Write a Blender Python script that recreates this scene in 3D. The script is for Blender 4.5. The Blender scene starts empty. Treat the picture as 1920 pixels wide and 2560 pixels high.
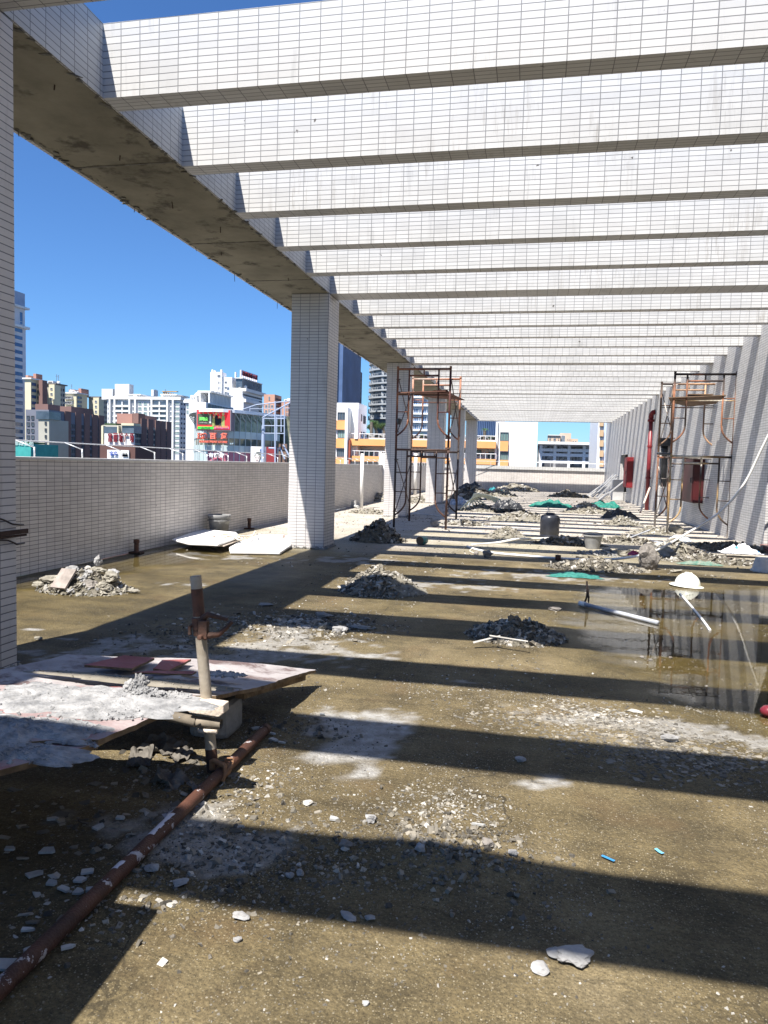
import bpy, math, random
import numpy as np
from mathutils import Vector, Matrix, noise as mnoise

random.seed(7); rng = np.random.default_rng(7)
scene = bpy.context.scene
COL = scene.collection

# ------------------------------------------------------------------ camera
F, YAW, PITCH, ROLL, EYE = 1824.33, 0.1994, 0.0653, 0.0266, 1.3662
_fwd = Vector((-math.sin(YAW)*math.cos(PITCH), math.cos(YAW)*math.cos(PITCH), -math.sin(PITCH)))
_r0 = Vector((math.cos(YAW), math.sin(YAW), 0)); _u0 = _r0.cross(_fwd)
_r = math.cos(ROLL)*_r0 + math.sin(ROLL)*_u0
_u = -math.sin(ROLL)*_r0 + math.cos(ROLL)*_u0
cam = bpy.data.cameras.new('camera'); camo = bpy.data.objects.new('camera', cam); COL.objects.link(camo)
m = Matrix((( _r.x, _u.x, -_fwd.x, 0), (_r.y, _u.y, -_fwd.y, 0), (_r.z, _u.z, -_fwd.z, EYE), (0, 0, 0, 1)))
camo.matrix_world = m
cam.sensor_fit = 'VERTICAL'; cam.sensor_height = 36; cam.lens = F/2560*36
cam.clip_start = 0.05; cam.clip_end = 6000
scene.camera = camo

# ------------------------------------------------------------------ sun and sky
SX, SY = 0.2125, 0.55                       # horizontal run of a ray per metre of fall
sun_dir = Vector((SX, SY, -1)).normalized()
elev = math.asin(-sun_dir.z); azim = math.atan2(-SX, -SY)      # where the sun stands
sun = bpy.data.lights.new('sun', 'SUN'); sun.energy = 5.0; sun.angle = math.radians(0.53); sun.color = (1.0, 0.95, 0.87)
so = bpy.data.objects.new('sun', sun); COL.objects.link(so)
so.rotation_euler = sun_dir.to_track_quat('-Z', 'Y').to_euler()
w = bpy.data.worlds.new('World'); scene.world = w; w.use_nodes = True
nt = w.node_tree; nt.nodes.clear()
sky = nt.nodes.new('ShaderNodeTexSky'); sky.sky_type = 'NISHITA'; sky.sun_disc = False
sky.sun_elevation = elev; sky.sun_rotation = azim
sky.altitude = 0; sky.air_density = 1.0; sky.dust_density = 0.25; sky.ozone_density = 1.5
bg = nt.nodes.new('ShaderNodeBackground'); bg.inputs['Strength'].default_value = 0.056
wo = nt.nodes.new('ShaderNodeOutputWorld')
tint = nt.nodes.new('ShaderNodeMix'); tint.data_type = 'RGBA'; tint.blend_type = 'MULTIPLY'; tint.inputs[0].default_value = 1
tint.inputs[7].default_value = (.60, .97, 1.45, 1); nt.links.new(sky.outputs[0], tint.inputs[6]); nt.links.new(tint.outputs[2], bg.inputs[0]); nt.links.new(bg.outputs[0], wo.inputs[0])
vs = scene.view_settings; scene.display_settings.display_device = 'sRGB'
vs.view_transform = 'Standard'; vs.look = 'None'; vs.exposure = 1.05; vs.gamma = 1
scene.cycles.max_bounces = 8; scene.cycles.diffuse_bounces = 2; scene.cycles.transparent_max_bounces = 12

# ------------------------------------------------------------------ where a sight line meets the floor, a depth or a side plane
def _ray(u, v):
    return _fwd*F + _r*(u-960) - _u*(v-1280)
def G(u, v, z=0.0):
    d = _ray(u, v); t = (z-EYE)/d.z; return Vector((t*d.x, t*d.y, z))
def PY(u, v, Y):
    d = _ray(u, v); t = Y/d.y; return Vector((t*d.x, Y, EYE+t*d.z))
def PX(u, v, X):
    d = _ray(u, v); t = X/d.x; return Vector((X, t*d.y, EYE+t*d.z))

# ------------------------------------------------------------------ numpy value noise
_perm = rng.random((256, 256))
def vnoise(x, y):
    x = np.asarray(x, float); y = np.asarray(y, float)
    xi = np.floor(x).astype(int); yi = np.floor(y).astype(int); fx = x-xi; fy = y-yi
    fx = fx*fx*(3-2*fx); fy = fy*fy*(3-2*fy)
    a = _perm[xi & 255, yi & 255]; b = _perm[(xi+1) & 255, yi & 255]; c = _perm[xi & 255, (yi+1) & 255]; d = _perm[(xi+1) & 255, (yi+1) & 255]
    return a*(1-fx)*(1-fy)+b*fx*(1-fy)+c*(1-fx)*fy+d*fx*fy
def fbm(x, y, o=4):
    s = 0; a = 0.5; t = 0
    for i in range(o):
        s = s + a*vnoise(x*2**i+17*i, y*2**i+31*i); t += a; a *= .5
    return s/t

# ------------------------------------------------------------------ materials
def new_mat(name):
    mt = bpy.data.materials.new(name); mt.use_nodes = True
    n = mt.node_tree.nodes; b = n['Principled BSDF']
    return mt, mt.node_tree, n, b
def N(nt_, kind, **kw):
    nd = nt_.nodes.new('ShaderNode'+kind)
    for k, v in kw.items():
        if k in nd.inputs: nd.inputs[k].default_value = v
        else: setattr(nd, k, v)
    return nd
def L(nt_, a, b): nt_.links.new(a, b)
def rgba(c): return (c[0], c[1], c[2], 1)
def ramp(nt_, src, stops):
    r = nt_.nodes.new('ShaderNodeValToRGB'); e = r.color_ramp.elements
    while len(e) < len(stops): e.new(0.5)
    for i, (p, c) in enumerate(stops):
        e[i].position = p; e[i].color = rgba(c) if hasattr(c, '__len__') else (c, c, c, 1)
    L(nt_, src, r.inputs[0]); return r
def mixc(nt_, fac, a, b, mode='MIX'):
    mx = nt_.nodes.new('ShaderNodeMix'); mx.data_type = 'RGBA'; mx.blend_type = mode; mx.clamp_factor = True
    for sock, val in ((0, fac), (6, a), (7, b)):
        if hasattr(val, 'is_linked'): L(nt_, val, mx.inputs[sock])
        elif sock == 0: mx.inputs[0].default_value = val
        else: mx.inputs[sock].default_value = rgba(val)
    return mx.outputs[2]
def math_(nt_, op, a, b=0.0, clamp=False):
    md = nt_.nodes.new('ShaderNodeMath'); md.operation = op; md.use_clamp = clamp
    for i, v in enumerate((a, b)):
        if hasattr(v, 'is_linked'): L(nt_, v, md.inputs[i])
        else: md.inputs[i].default_value = v
    return md.outputs[0]
MC = {}
def M(name, c1, c2=None, scale=8.0, rough=0.8, bump=0.0, bscale=60.0, metal=0.0, lo=0.35, hi=0.65, spec=0.5, island=0.0, c3=None, c3scale=3.0, c3lo=.55, c3hi=.62, emit=0):
    """noise-mottled material; island = brightness spread between separate chips"""
    if name in MC: return MC[name]
    mt, t, n, b = new_mat(name)
    geo = N(t, 'NewGeometry')
    b.inputs['Roughness'].default_value = rough; b.inputs['Metallic'].default_value = metal
    b.inputs['Specular IOR Level'].default_value = spec
    col = None
    if c2 is not None:
        nz = N(t, 'TexNoise', Scale=scale, Detail=6.0, Roughness=0.6); L(t, geo.outputs['Position'], nz.inputs['Vector'])
        r = ramp(t, nz.outputs[0], [(lo, c1), (hi, c2)]); col = r.outputs[0]
    if c3 is not None:
        nz = N(t, 'TexNoise', Scale=c3scale, Detail=8.0, Roughness=0.65); L(t, geo.outputs['Position'], nz.inputs['Vector'])
        r = ramp(t, nz.outputs[0], [(c3lo, 0.0), (c3hi, 1.0)])
        col = mixc(t, r.outputs[0], col if col is not None else c1, c3)
    if island:
        r = ramp(t, geo.outputs['Random Per Island'], [(0, 1-island), (1, 1+island)])
        col = mixc(t, 1.0, col if col is not None else c1, r.outputs[0], 'MULTIPLY')
    if col is None: b.inputs['Base Color'].default_value = rgba(c1)
    else: L(t, col, b.inputs['Base Color'])
    if bump:
        nz = N(t, 'TexNoise', Scale=bscale, Detail=6.0); L(t, geo.outputs['Position'], nz.inputs['Vector'])
        bp = N(t, 'Bump', Strength=bump, Distance=0.01); L(t, nz.outputs[0], bp.inputs['Height']); L(t, bp.outputs[0], b.inputs['Normal'])
    if emit:
        if col is None: b.inputs['Emission Color'].default_value = rgba(c1)
        else: L(t, col, b.inputs['Emission Color'])
        b.inputs['Emission Strength'].default_value = emit
    MC[name] = mt; return mt

def tile_mat(name, base, dirt=0.35, groutc=(.13, .125, .12), zoff=0.0, yoff=0.0, var=0.07):
    """facing tiles 145 x 45 mm on a straight grid, world-sized, projected by face direction"""
    mt, t, n, b = new_mat(name)
    geo = N(t, 'NewGeometry'); sp = N(t, 'SeparateXYZ'); L(t, geo.outputs['Position'], sp.inputs[0])
    sn = N(t, 'SeparateXYZ'); L(t, geo.outputs['True Normal'], sn.inputs[0])
    ax = math_(t, 'GREATER_THAN', math_(t, 'ABSOLUTE', sn.outputs[0]), .5)
    az = math_(t, 'GREATER_THAN', math_(t, 'ABSOLUTE', sn.outputs[2]), .5)
    def sel(f, a, c):
        return math_(t, 'ADD', math_(t, 'MULTIPLY', a, math_(t, 'SUBTRACT', 1.0, f)), math_(t, 'MULTIPLY', c, f))
    u = sel(ax, math_(t, 'ADD', sp.outputs[0], 3.783), math_(t, 'ADD', sp.outputs[1], yoff))
    v = sel(az, math_(t, 'SUBTRACT', sp.outputs[2], zoff), sp.outputs[1])
    cb = N(t, 'CombineXYZ'); L(t, u, cb.inputs[0]); L(t, v, cb.inputs[1])
    # a little waviness of the joints
    nz0 = N(t, 'TexNoise', Scale=1.3, Detail=2.0); L(t, cb.outputs[0], nz0.inputs['Vector'])
    wv = N(t, 'VectorMath', operation='SCALE'); L(t, nz0.outputs['Color'], wv.inputs[0]); wv.inputs['Scale'].default_value = .012
    ad = N(t, 'VectorMath', operation='ADD'); L(t, cb.outputs[0], ad.inputs[0]); L(t, wv.outputs[0], ad.inputs[1])
    br = N(t, 'TexBrick', Scale=1.0, offset=0.0, offset_frequency=1, squash=1.0, squash_frequency=1)
    br.inputs['Mortar Size'].default_value = .0036; br.inputs['Mortar Smooth'].default_value = .25; br.inputs['Bias'].default_value = 0.0
    br.inputs['Brick Width'].default_value = .15; br.inputs['Row Height'].default_value = .0479
    c1 = tuple(base); c2 = tuple(x*(1-var*2) for x in base)
    br.inputs['Color1'].default_value = rgba(c1); br.inputs['Color2'].default_value = rgba(c2); br.inputs['Mortar'].default_value = rgba(groutc)
    L(t, ad.outputs[0], br.inputs['Vector'])
    # broad soiling
    nz = N(t, 'TexNoise', Scale=.9, Detail=6.0, Roughness=.65); L(t, geo.outputs['Position'], nz.inputs['Vector'])
    r = ramp(t, nz.outputs[0], [(.35, 1-dirt*.5), (.65, 1.0)])
    col = mixc(t, 1.0, br.outputs[0], r.outputs[0], 'MULTIPLY')
    # vertical runs
    mp = N(t, 'Mapping'); mp.inputs['Scale'].default_value = (7, 7, .55); L(t, geo.outputs['Position'], mp.inputs[0])
    nz = N(t, 'TexNoise', Scale=1.0, Detail=5.0, Roughness=.7); L(t, mp.outputs[0], nz.inputs['Vector'])
    r = ramp(t, nz.outputs[0], [(.60, 1.0), (.74, 1-dirt)])
    col = mixc(t, 1.0, col, r.outputs[0], 'MULTIPLY')
    # dirt washed down from the top edge and ends, in blotches
    mp = N(t, 'Mapping'); mp.inputs['Scale'].default_value = (16, 16, 1.6); L(t, geo.outputs['Position'], mp.inputs[0])
    nz = N(t, 'TexNoise', Scale=1.0, Detail=6.0, Roughness=.75); L(t, mp.outputs[0], nz.inputs['Vector'])
    nb = N(t, 'TexNoise', Scale=.7, Detail=2.0); L(t, geo.outputs['Position'], nb.inputs['Vector'])
    f_ = math_(t, 'MULTIPLY', ramp(t, nz.outputs[0], [(.53, 0.0), (.66, 1.0)]).outputs[0], ramp(t, nb.outputs[0], [(.52, 0.0), (.66, .5)]).outputs[0])
    col = mixc(t, f_, col, (.20, .175, .14))
    # small dark nicks
    nz = N(t, 'TexNoise', Scale=11.0, Detail=3.0, Roughness=.5); L(t, geo.outputs['Position'], nz.inputs['Vector'])
    r = ramp(t, nz.outputs[0], [(.745, 0.0), (.77, 1.0)])
    col = mixc(t, r.outputs[0], col, (.10, .09, .08))
    L(t, col, b.inputs['Base Color'])
    b.inputs['Roughness'].default_value = .42; b.inputs['Specular IOR Level'].default_value = .35
    nz = N(t, 'TexNoise', Scale=110.0, Detail=3.0); L(t, geo.outputs['Position'], nz.inputs['Vector'])
    hh = math_(t, 'ADD', math_(t, 'MULTIPLY', nz.outputs[0], .25), math_(t, 'SUBTRACT', 1.0, br.outputs['Fac']))
    bp = N(t, 'Bump', Strength=.55, Distance=.004); L(t, hh, bp.inputs['Height']); L(t, bp.outputs[0], b.inputs['Normal'])
    MC[name] = mt; return mt

# ------------------------------------------------------------------ mesh building
class MB:
    def __init__(s): s.v = []; s.f = []; s.m = []
    def add(s, vs_, fs, mi=0):
        o = len(s.v); s.v += [tuple(x) for x in vs_]; s.f += [tuple(i+o for i in f) for f in fs]; s.m += [mi]*len(fs)
    def box(s, a, b, mi=0, mx=None):
        x0, y0, z0 = a; x1, y1, z1 = b
        vs_ = [(x, y, z) for z in (z0, z1) for x, y in ((x0, y0), (x1, y0), (x1, y1), (x0, y1))]
        if mx is not None: vs_ = [mx @ Vector(q) for q in vs_]
        s.add(vs_, [(3, 2, 1, 0), (4, 5, 6, 7), (0, 1, 5, 4), (1, 2, 6, 5), (2, 3, 7, 6), (3, 0, 4, 7)], mi)
    def bar(s, p, q, w_, h_, mi=0, roll=0):
        p = Vector(p); q = Vector(q); d = q-p; ln = d.length
        rot = d.to_track_quat('Z', 'Y').to_matrix().to_4x4()
        s.box((-w_/2, -h_/2, 0), (w_/2, h_/2, ln), mi, Matrix.Translation(p) @ rot @ Matrix.Rotation(roll, 4, 'Z'))
    def tube(s, pts, r, n=8, mi=0, caps=True, hollow=False):
        pts = [Vector(p) for p in pts]; rs = r if hasattr(r, '__len__') else [r]*len(pts)
        rings = []; up = None
        for i, p in enumerate(pts):
            d = (pts[min(i+1, len(pts)-1)]-pts[max(i-1, 0)]).normalized()
            if up is None: up = d.orthogonal().normalized()
            a = (up - d*up.dot(d))
            a = a.normalized() if a.length > 1e-5 else d.orthogonal().normalized()
            up = a; b = d.cross(a)
            rings.append([p+(a*math.cos(k*2*math.pi/n)+b*math.sin(k*2*math.pi/n))*rs[i] for k in range(n)])
        vs_ = [q for R_ in rings for q in R_]; fs = []
        for i in range(len(rings)-1):
            for k in range(n):
                k2 = (k+1) % n; fs.append((i*n+k, i*n+k2, (i+1)*n+k2, (i+1)*n+k))
        if caps and not hollow: fs += [tuple(range(n))[::-1], tuple((len(rings)-1)*n+k for k in range(n))]
        s.add(vs_, fs, mi)
    def lathe(s, prof, c=(0, 0, 0), n=24, mi=0, mx=None, sx=1, sy=1):
        vs_ = []; fs = []
        for (r, z) in prof:
            for k in range(n):
                a = k*2*math.pi/n; q = Vector((r*sx*math.cos(a), r*sy*math.sin(a), z))
                if mx is not None: q = mx @ q
                vs_.append(q+Vector(c))
        for i in range(len(prof)-1):
            for k in range(n):
                k2 = (k+1) % n; fs.append((i*n+k, i*n+k2, (i+1)*n+k2, (i+1)*n+k))
        s.add(vs_, fs, mi)
    def poly(s, pts, th, mi=0, zf=None):
        """slab with outline pts (top surface points), th thick downward"""
        n = len(pts); top = [Vector(p) for p in pts]; bot = [p-Vector((0, 0, th)) for p in top]
        s.add(top+bot, [tuple(range(n)), tuple(range(2*n-1, n-1, -1))]+[(i, i+n, (i+1) % n+n, (i+1) % n) for i in range(n)], mi)
    def build(s, name, mats, parent=None, smooth=False, loc=None, bevel=0, autosm=False):
        me = bpy.data.meshes.new(name); o0 = Vector(loc) if loc is not None else (Vector(parent['_o']) if parent is not None and '_o' in parent else Vector((0, 0, 0)))
        if any(o0): vv = [(x-o0[0], y-o0[1], z-o0[2]) for x, y, z in s.v]
        else: vv = s.v
        me.from_pydata(vv, [], s.f)
        if not isinstance(mats, (list, tuple)): mats = [mats]
        for q in mats: me.materials.append(q)
        if len(mats) > 1: me.polygons.foreach_set('material_index', s.m)
        if smooth: me.polygons.foreach_set('use_smooth', [True]*len(me.polygons))
        me.validate(); me.update()
        ob = bpy.data.objects.new(name, me); COL.objects.link(ob)
        if parent is not None:
            ob.parent = parent
            if '_o' in parent: ob['_o'] = tuple(parent['_o'])
        elif loc is not None: ob.location = loc
        if bevel:
            md = ob.modifiers.new('bevel', 'BEVEL'); md.width = bevel; md.segments = 2; md.limit_method = 'ANGLE'
        return ob
def tag(o, label=None, cat=None, group=None, kind=None):
    if label:
        o['label'] = label
        if len(label.split()) > 16: print('LONG LABEL', o.name, len(label.split()), label)
    if cat: o['category'] = cat
    if group: o['group'] = group
    if kind: o['kind'] = kind
    return o
def thing(name, loc, label, cat, group=None, rz=0, local=False):
    """Empty at the thing's base; parts built in world coordinates are shifted to it unless local"""
    o = bpy.data.objects.new(name, None); COL.objects.link(o); o.location = loc; o.rotation_euler = (0, 0, rz)
    o.empty_display_size = .1
    if not local: o['_o'] = tuple(loc)
    return tag(o, label, cat, group)
def arc(p0, p1, p2, n=6):
    p0, p1, p2 = Vector(p0), Vector(p1), Vector(p2)
    return [(1-t)**2*p0+2*t*(1-t)*p1+t*t*p2 for t in [i/n for i in range(n+1)]]
def spline(pts, n=8):
    pts = [Vector(p) for p in pts]; out = []
    for i in range(len(pts)-1):
        a = pts[max(i-1, 0)]; b = pts[i]; c = pts[i+1]; d = pts[min(i+2, len(pts)-1)]
        for k in range(n):
            t = k/n; out.append(.5*((2*b)+(c-a)*t+(2*a-5*b+4*c-d)*t*t+(3*b-a-3*c+d)*t**3))
    out.append(pts[-1]); return out
def text_mesh(name, body, mat, parent, size, loc, rot, extrude=.02, bold=0.0, fit=None):
    cu = bpy.data.curves.new(name, 'FONT'); cu.body = body; cu.size = size; cu.extrude = extrude; cu.offset = bold
    cu.align_x = 'CENTER'; cu.align_y = 'CENTER'; cu.resolution_u = 2
    tmp = bpy.data.objects.new(name, cu); COL.objects.link(tmp)
    bpy.context.view_layer.update()
    me = bpy.data.meshes.new_from_object(tmp.evaluated_get(bpy.context.evaluated_depsgraph_get()))
    bpy.data.objects.remove(tmp); bpy.data.curves.remove(cu)
    me.materials.clear(); me.materials.append(mat)
    if fit:   # scale to given width and height
        xs = [v.co.x for v in me.vertices]; ys = [v.co.y for v in me.vertices]
        if xs:
            sx = fit[0]/(max(xs)-min(xs)); sy = fit[1]/(max(ys)-min(ys)); cx = (max(xs)+min(xs))/2; cy = (max(ys)+min(ys))/2
            for v in me.vertices: v.co.x = (v.co.x-cx)*sx; v.co.y = (v.co.y-cy)*sy
    ob = bpy.data.objects.new(name, me); COL.objects.link(ob); ob.parent = parent
    o0 = Vector(parent['_o']) if parent is not None and '_o' in parent else Vector((0, 0, 0))
    ob.location = Vector(loc)-o0; ob.rotation_euler = rot
    return ob
ORD = ['first', 'second', 'third', 'fourth', 'fifth', 'sixth', 'seventh', 'eighth', 'ninth', 'tenth', 'eleventh', 'twelfth', 'thirteenth', 'fourteenth', 'fifteenth', 'sixteenth', 'seventeenth', 'eighteenth', 'nineteenth', 'twentieth', 'twenty-first', 'twenty-second', 'twenty-third', 'twenty-fourth', 'twenty-fifth', 'twenty-sixth', 'twenty-seventh', 'twenty-eighth', 'twenty-ninth', 'thirtieth', 'thirty-first', 'thirty-second', 'thirty-third', 'thirty-fourth']
# many angular chips at once
_cube = np.array([(x, y, z) for z in (-1, 1) for x, y in ((-1, -1), (1, -1), (1, 1), (-1, 1))], float)*.5
_cf = np.array([(3, 2, 1, 0), (4, 5, 6, 7), (0, 1, 5, 4), (1, 2, 6, 5), (2, 3, 7, 6), (3, 0, 4, 7)])
def chips(mb, pos, size, flat=.5, jit=.35, tilt=.5, mi=0, elong=1.5):
    n = len(pos); pos = np.asarray(pos, float); size = np.asarray(size, float).reshape(-1, 1)*np.ones((n, 1))
    dims = np.concatenate([size*rng.uniform(.8, elong, (n, 1)), size*rng.uniform(.6, 1, (n, 1)), size*flat*rng.uniform(.6, 1.3, (n, 1))], 1)
    v = _cube[None]*(1+rng.uniform(-jit, jit, (n, 8, 3))); v = v*dims[:, None]
    v[:, 4:, :2] *= rng.uniform(.55, 1, (n, 1, 1))
    az = rng.uniform(0, 2*math.pi, n); tx = rng.normal(0, tilt, n); ty = rng.normal(0, tilt, n)
    def rotm(ax, a):
        c, s_ = np.cos(a), np.sin(a); R_ = np.zeros((n, 3, 3)); i, j = [(1, 2), (2, 0), (0, 1)][ax]
        R_[:, ax, ax] = 1; R_[:, i, i] = c; R_[:, j, j] = c; R_[:, i, j] = -s_; R_[:, j, i] = s_; return R_
    R_ = rotm(0, tx) @ rotm(1, ty) @ rotm(2, az)
    v = np.einsum('nij,nkj->nki', R_, v)+pos[:, None]
    o = len(mb.v); mb.v += [tuple(q) for q in v.reshape(-1, 3).tolist()]
    f = (_cf[None]+(np.arange(n)*8)[:, None, None]+o).reshape(-1, 4); mb.f += [tuple(q) for q in f.tolist()]
    mb.m += ([mi]*(6*n) if not hasattr(mi, '__len__') else np.repeat(np.asarray(mi), 6).tolist())
import bmesh
def rock_mb(mb, c, dims, seed=0, sub=3, rough=.25, cuts=9, mi=0, rz=0, ns=1.6):
    bm = bmesh.new(); bmesh.ops.create_icosphere(bm, subdivisions=sub, radius=1)
    rn = random.Random(seed); planes = []
    for _ in range(cuts):
        d = Vector((rn.gauss(0, 1), rn.gauss(0, 1), rn.gauss(0, 1))).normalized(); planes.append((d, rn.uniform(.55, .85)))
    vs_ = []
    for v in bm.verts:
        p = v.co.copy()
        for d, k in planes:
            e = p.dot(d)-k
            if e > 0: p -= d*e*.92
        p *= 1+rough*(mnoise.fractal(p*ns+Vector((seed, 0, 0)), .8, 2.2, 4))
        p = Matrix.Rotation(rz, 3, 'Z') @ Vector((p.x*dims[0], p.y*dims[1], p.z*dims[2]))
        vs_.append(p+Vector(c))
    fs = [tuple(v.index for v in f.verts) for f in bm.faces]; bm.free(); mb.add(vs_, fs, mi)
# ================================================================== THE ROOF TERRACE
ZB, ZT = 3.979, 4.505          # underside and top of the frame
XL, XR, XP = -3.183, 4.095, -5.614
BAY = 7.59; C0 = 3.44
T_WHITE = tile_mat('tile_beam', (.63, .625, .61), dirt=.22, zoff=ZB, groutc=(.22, .22, .22), var=.06)
T_COL = tile_mat('tile_column', (.64, .61, .59), dirt=.2, zoff=0, groutc=(.15, .15, .17), var=.04)
T_WALL = tile_mat('tile_wall', (.64, .63, .62), dirt=.2, zoff=0, groutc=(.12, .12, .12))
T_PAR = tile_mat('tile_parapet', (.72, .67, .63), dirt=.25, zoff=0, groutc=(.16, .15, .14))
CAPM = M('white_coping', (.66, .65, .64), (.54, .53, .51), scale=5, rough=.7, bump=.2)
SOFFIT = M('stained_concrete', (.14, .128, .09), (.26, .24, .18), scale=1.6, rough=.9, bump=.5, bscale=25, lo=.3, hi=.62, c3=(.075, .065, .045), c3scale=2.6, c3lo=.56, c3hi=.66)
CONC = M('grey_concrete', (.22, .215, .20), (.32, .31, .29), scale=9, rough=.95, bump=.7, bscale=70)
CONCD = M('crumbled_concrete', (.09, .085, .07), (.2, .19, .16), scale=14, rough=.95, bump=1, bscale=60)

# cross beams -------------------------------------------------------
beams = []
for k in range(-1, 6):
    y0 = 3.50+BAY*k
    if k == 5: beams.append((y0, .75)); break
    beams.append((y0, .45))
    for j, dy in enumerate((1.483, 2.713, 3.923, 5.135, 6.355)): beams.append((y0+dy, .205))
XM = (XL+XR)/2
vis = 0
for i, (y, t) in enumerate(beams):
    b = MB(); b.box((XL, y, ZB), (XR, y+t, ZT))
    o = b.build('cross_beam', T_WHITE, loc=(XM, y, ZB))
    if y < 3:
        tag(o, 'white tiled cross beam behind or above the viewer, outside the picture', 'beam', 'white tiled cross beams')
    else:
        kind = 'thick' if t > .3 else 'slim'
        tag(o, '%s white tiled cross beam, %s counting away from the viewer' % (kind, ORD[vis]), 'beam', 'white tiled cross beams'); vis += 1
# edge beam ---------------------------------------------------------
e = thing('edge_beam', (XL-.5, 20, ZB), 'long concrete edge beam along the left side with stained underside and white tiled face', 'beam')
b = MB(); b.box((XL-.022, -8, ZB+.004), (XL, 42.2, ZT)); b.build('tiled_face', T_WHITE, e)
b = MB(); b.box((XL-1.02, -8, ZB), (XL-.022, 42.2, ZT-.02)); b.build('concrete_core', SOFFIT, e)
b = MB(); b.box((XL-1.052, -8, ZB-.004), (XL-1.02, 42.2, ZT)); b.build('outer_face', T_COL, e)
b = MB()
n = 900; ys = np.sort(rng.uniform(-2, 42, n)); 
chips(b, np.stack([XL-1.0+rng.normal(0, .02, n), ys, np.full(n, ZB-.004)], 1), rng.uniform(.012, .038, n), flat=.3, tilt=.15, elong=2.5)
n = 500; ys = rng.uniform(-2, 42, n)
chips(b, np.stack([XL-.03+rng.normal(0, .012, n), ys, np.full(n, ZB-.001)], 1), rng.uniform(.015, .04, n), flat=.3, tilt=.15, elong=2.5)
for i in range(26):
    y = 3+i*1.4+random.uniform(-.5, .5); x = XL-1.0; b.tube([(x, y, ZB), (x+random.uniform(-.02, .02), y+.01, ZB-random.uniform(.04, .13))], .004, 4)
b.build('broken_mortar_lip', CONCD, e)
b = MB()
for i in range(34):
    x, y = XL-random.uniform(.2, .8), 3.5+i*1.1+random.uniform(-.3, .3)
    b.tube([(x, y, ZB+.01), (x+.005, y+random.uniform(-.02, .02), ZB-random.uniform(.03, .07))], .005, 4)
b.build('nail', M('rusted_nail', (.05, .03, .02)), e)['kind'] = 'stuff'
# shuttering joints across the underside
b = MB()
for y in (6.1, 8.4, 10.2, 14, 17.3, 22, 26): b.box((XL-1.0, y, ZB-.005), (XL-.04, y+.02, ZB+.002))
b.build('joint_line', CONCD, e)
# trestle beside the viewer, unseen, added to throw a shadow on the floor
b = MB(); b.poly([(-2.9, .1, 1.0), (-1.22, .1, 1.0), (-1.27, 1.41, 1.0), (-1.42, 1.41, 1.0), (-1.44, 1.53, 1.0), (-2.9, 1.53, 1.0)], .04)
for x_, y_ in ((-2.7, .3), (-1.4, .3), (-1.45, 1.2), (-2.7, 1.2)): b.box((x_-.03, y_-.03, 0), (x_+.03, y_+.03, .959))
tag(b.build('shadow_table', CONC, loc=(-2, .8, 0)), 'plank trestle added beside the viewer to throw a shadow, outside the picture', 'shadow_caster')
# columns -----------------------------------------------------------
for k in range(-1, 6):
    y0 = C0+BAY*k
    c = thing('column', (XL-.3, y0+.3, 0), ('square white tiled column, %s counting away from the viewer' % ORD[k]) if k >= 0 else 'square white tiled column behind the viewer, outside the picture', 'column', 'white tiled columns')
    b = MB(); b.box((XL-.6, y0, 0), (XL, y0+.6, ZB-.004)); b.build('shaft', T_COL, c, bevel=.004)
    b = MB(); n = 260
    s_ = rng.uniform(0, 2.4, n); px = np.where(s_ < .6, XL-.6+s_, np.where(s_ < 1.2, XL+.01, np.where(s_ < 1.8, XL-(s_-1.2), XL-.61)))
    py = np.where(s_ < .6, y0-.01, np.where(s_ < 1.2, y0+s_-.6, np.where(s_ < 1.8, y0+.61, y0+2.4-s_)))
    chips(b, np.stack([px, py, np.abs(rng.normal(0, .012, n))], 1), rng.uniform(.015, .06, n), flat=.5)
    b.build('mortar_skirt', CONC, c)
# right wall with its openings --------------------------------------
wl = thing('tiled_wall', (XR+.12, 28, 0), 'long grey-white tiled wall along the right side with slanting sun stripes', 'wall')
holes = [(10.6, 14.1, 0.0, 3.0), (19.3, 21.6, .95, 1.73), (24.3, 25.5, 0.06, 2.1), (33.9, 36.6, .35, 2.1)]
b = MB(); yc = -8.0
for (a, c_, z0, z1) in holes:
    b.box((XR, yc, 0), (XR+.22, a, ZT+.06))
    if z0 > 0: b.box((XR, a, 0), (XR+.22, c_, z0))
    b.box((XR, a, z1), (XR+.22, c_, ZT+.06)); yc = c_
b.box((XR, yc, 0), (XR+.22, 44.4, ZT+.06)); b.build('tiled_face', T_WALL, wl)
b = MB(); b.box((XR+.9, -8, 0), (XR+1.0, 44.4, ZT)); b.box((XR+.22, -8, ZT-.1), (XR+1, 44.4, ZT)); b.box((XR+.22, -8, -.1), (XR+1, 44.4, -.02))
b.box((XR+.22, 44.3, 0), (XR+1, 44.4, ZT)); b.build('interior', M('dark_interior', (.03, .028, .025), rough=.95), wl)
b = MB(); b.box((XR-.06, 12.2, 0), (XR+.3, 14.09, .12)); b.build('threshold', M('red_granite', (.22, .08, .07), (.3, .13, .11), scale=40, rough=.4), wl)
b = MB(); b.box((XR+.03, 24.32, .062), (XR+.1, 25.48, .85)); b.build('door_panel', M('door_grey', (.42, .42, .42), (.5, .5, .5), scale=4, rough=.6), wl)
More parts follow.
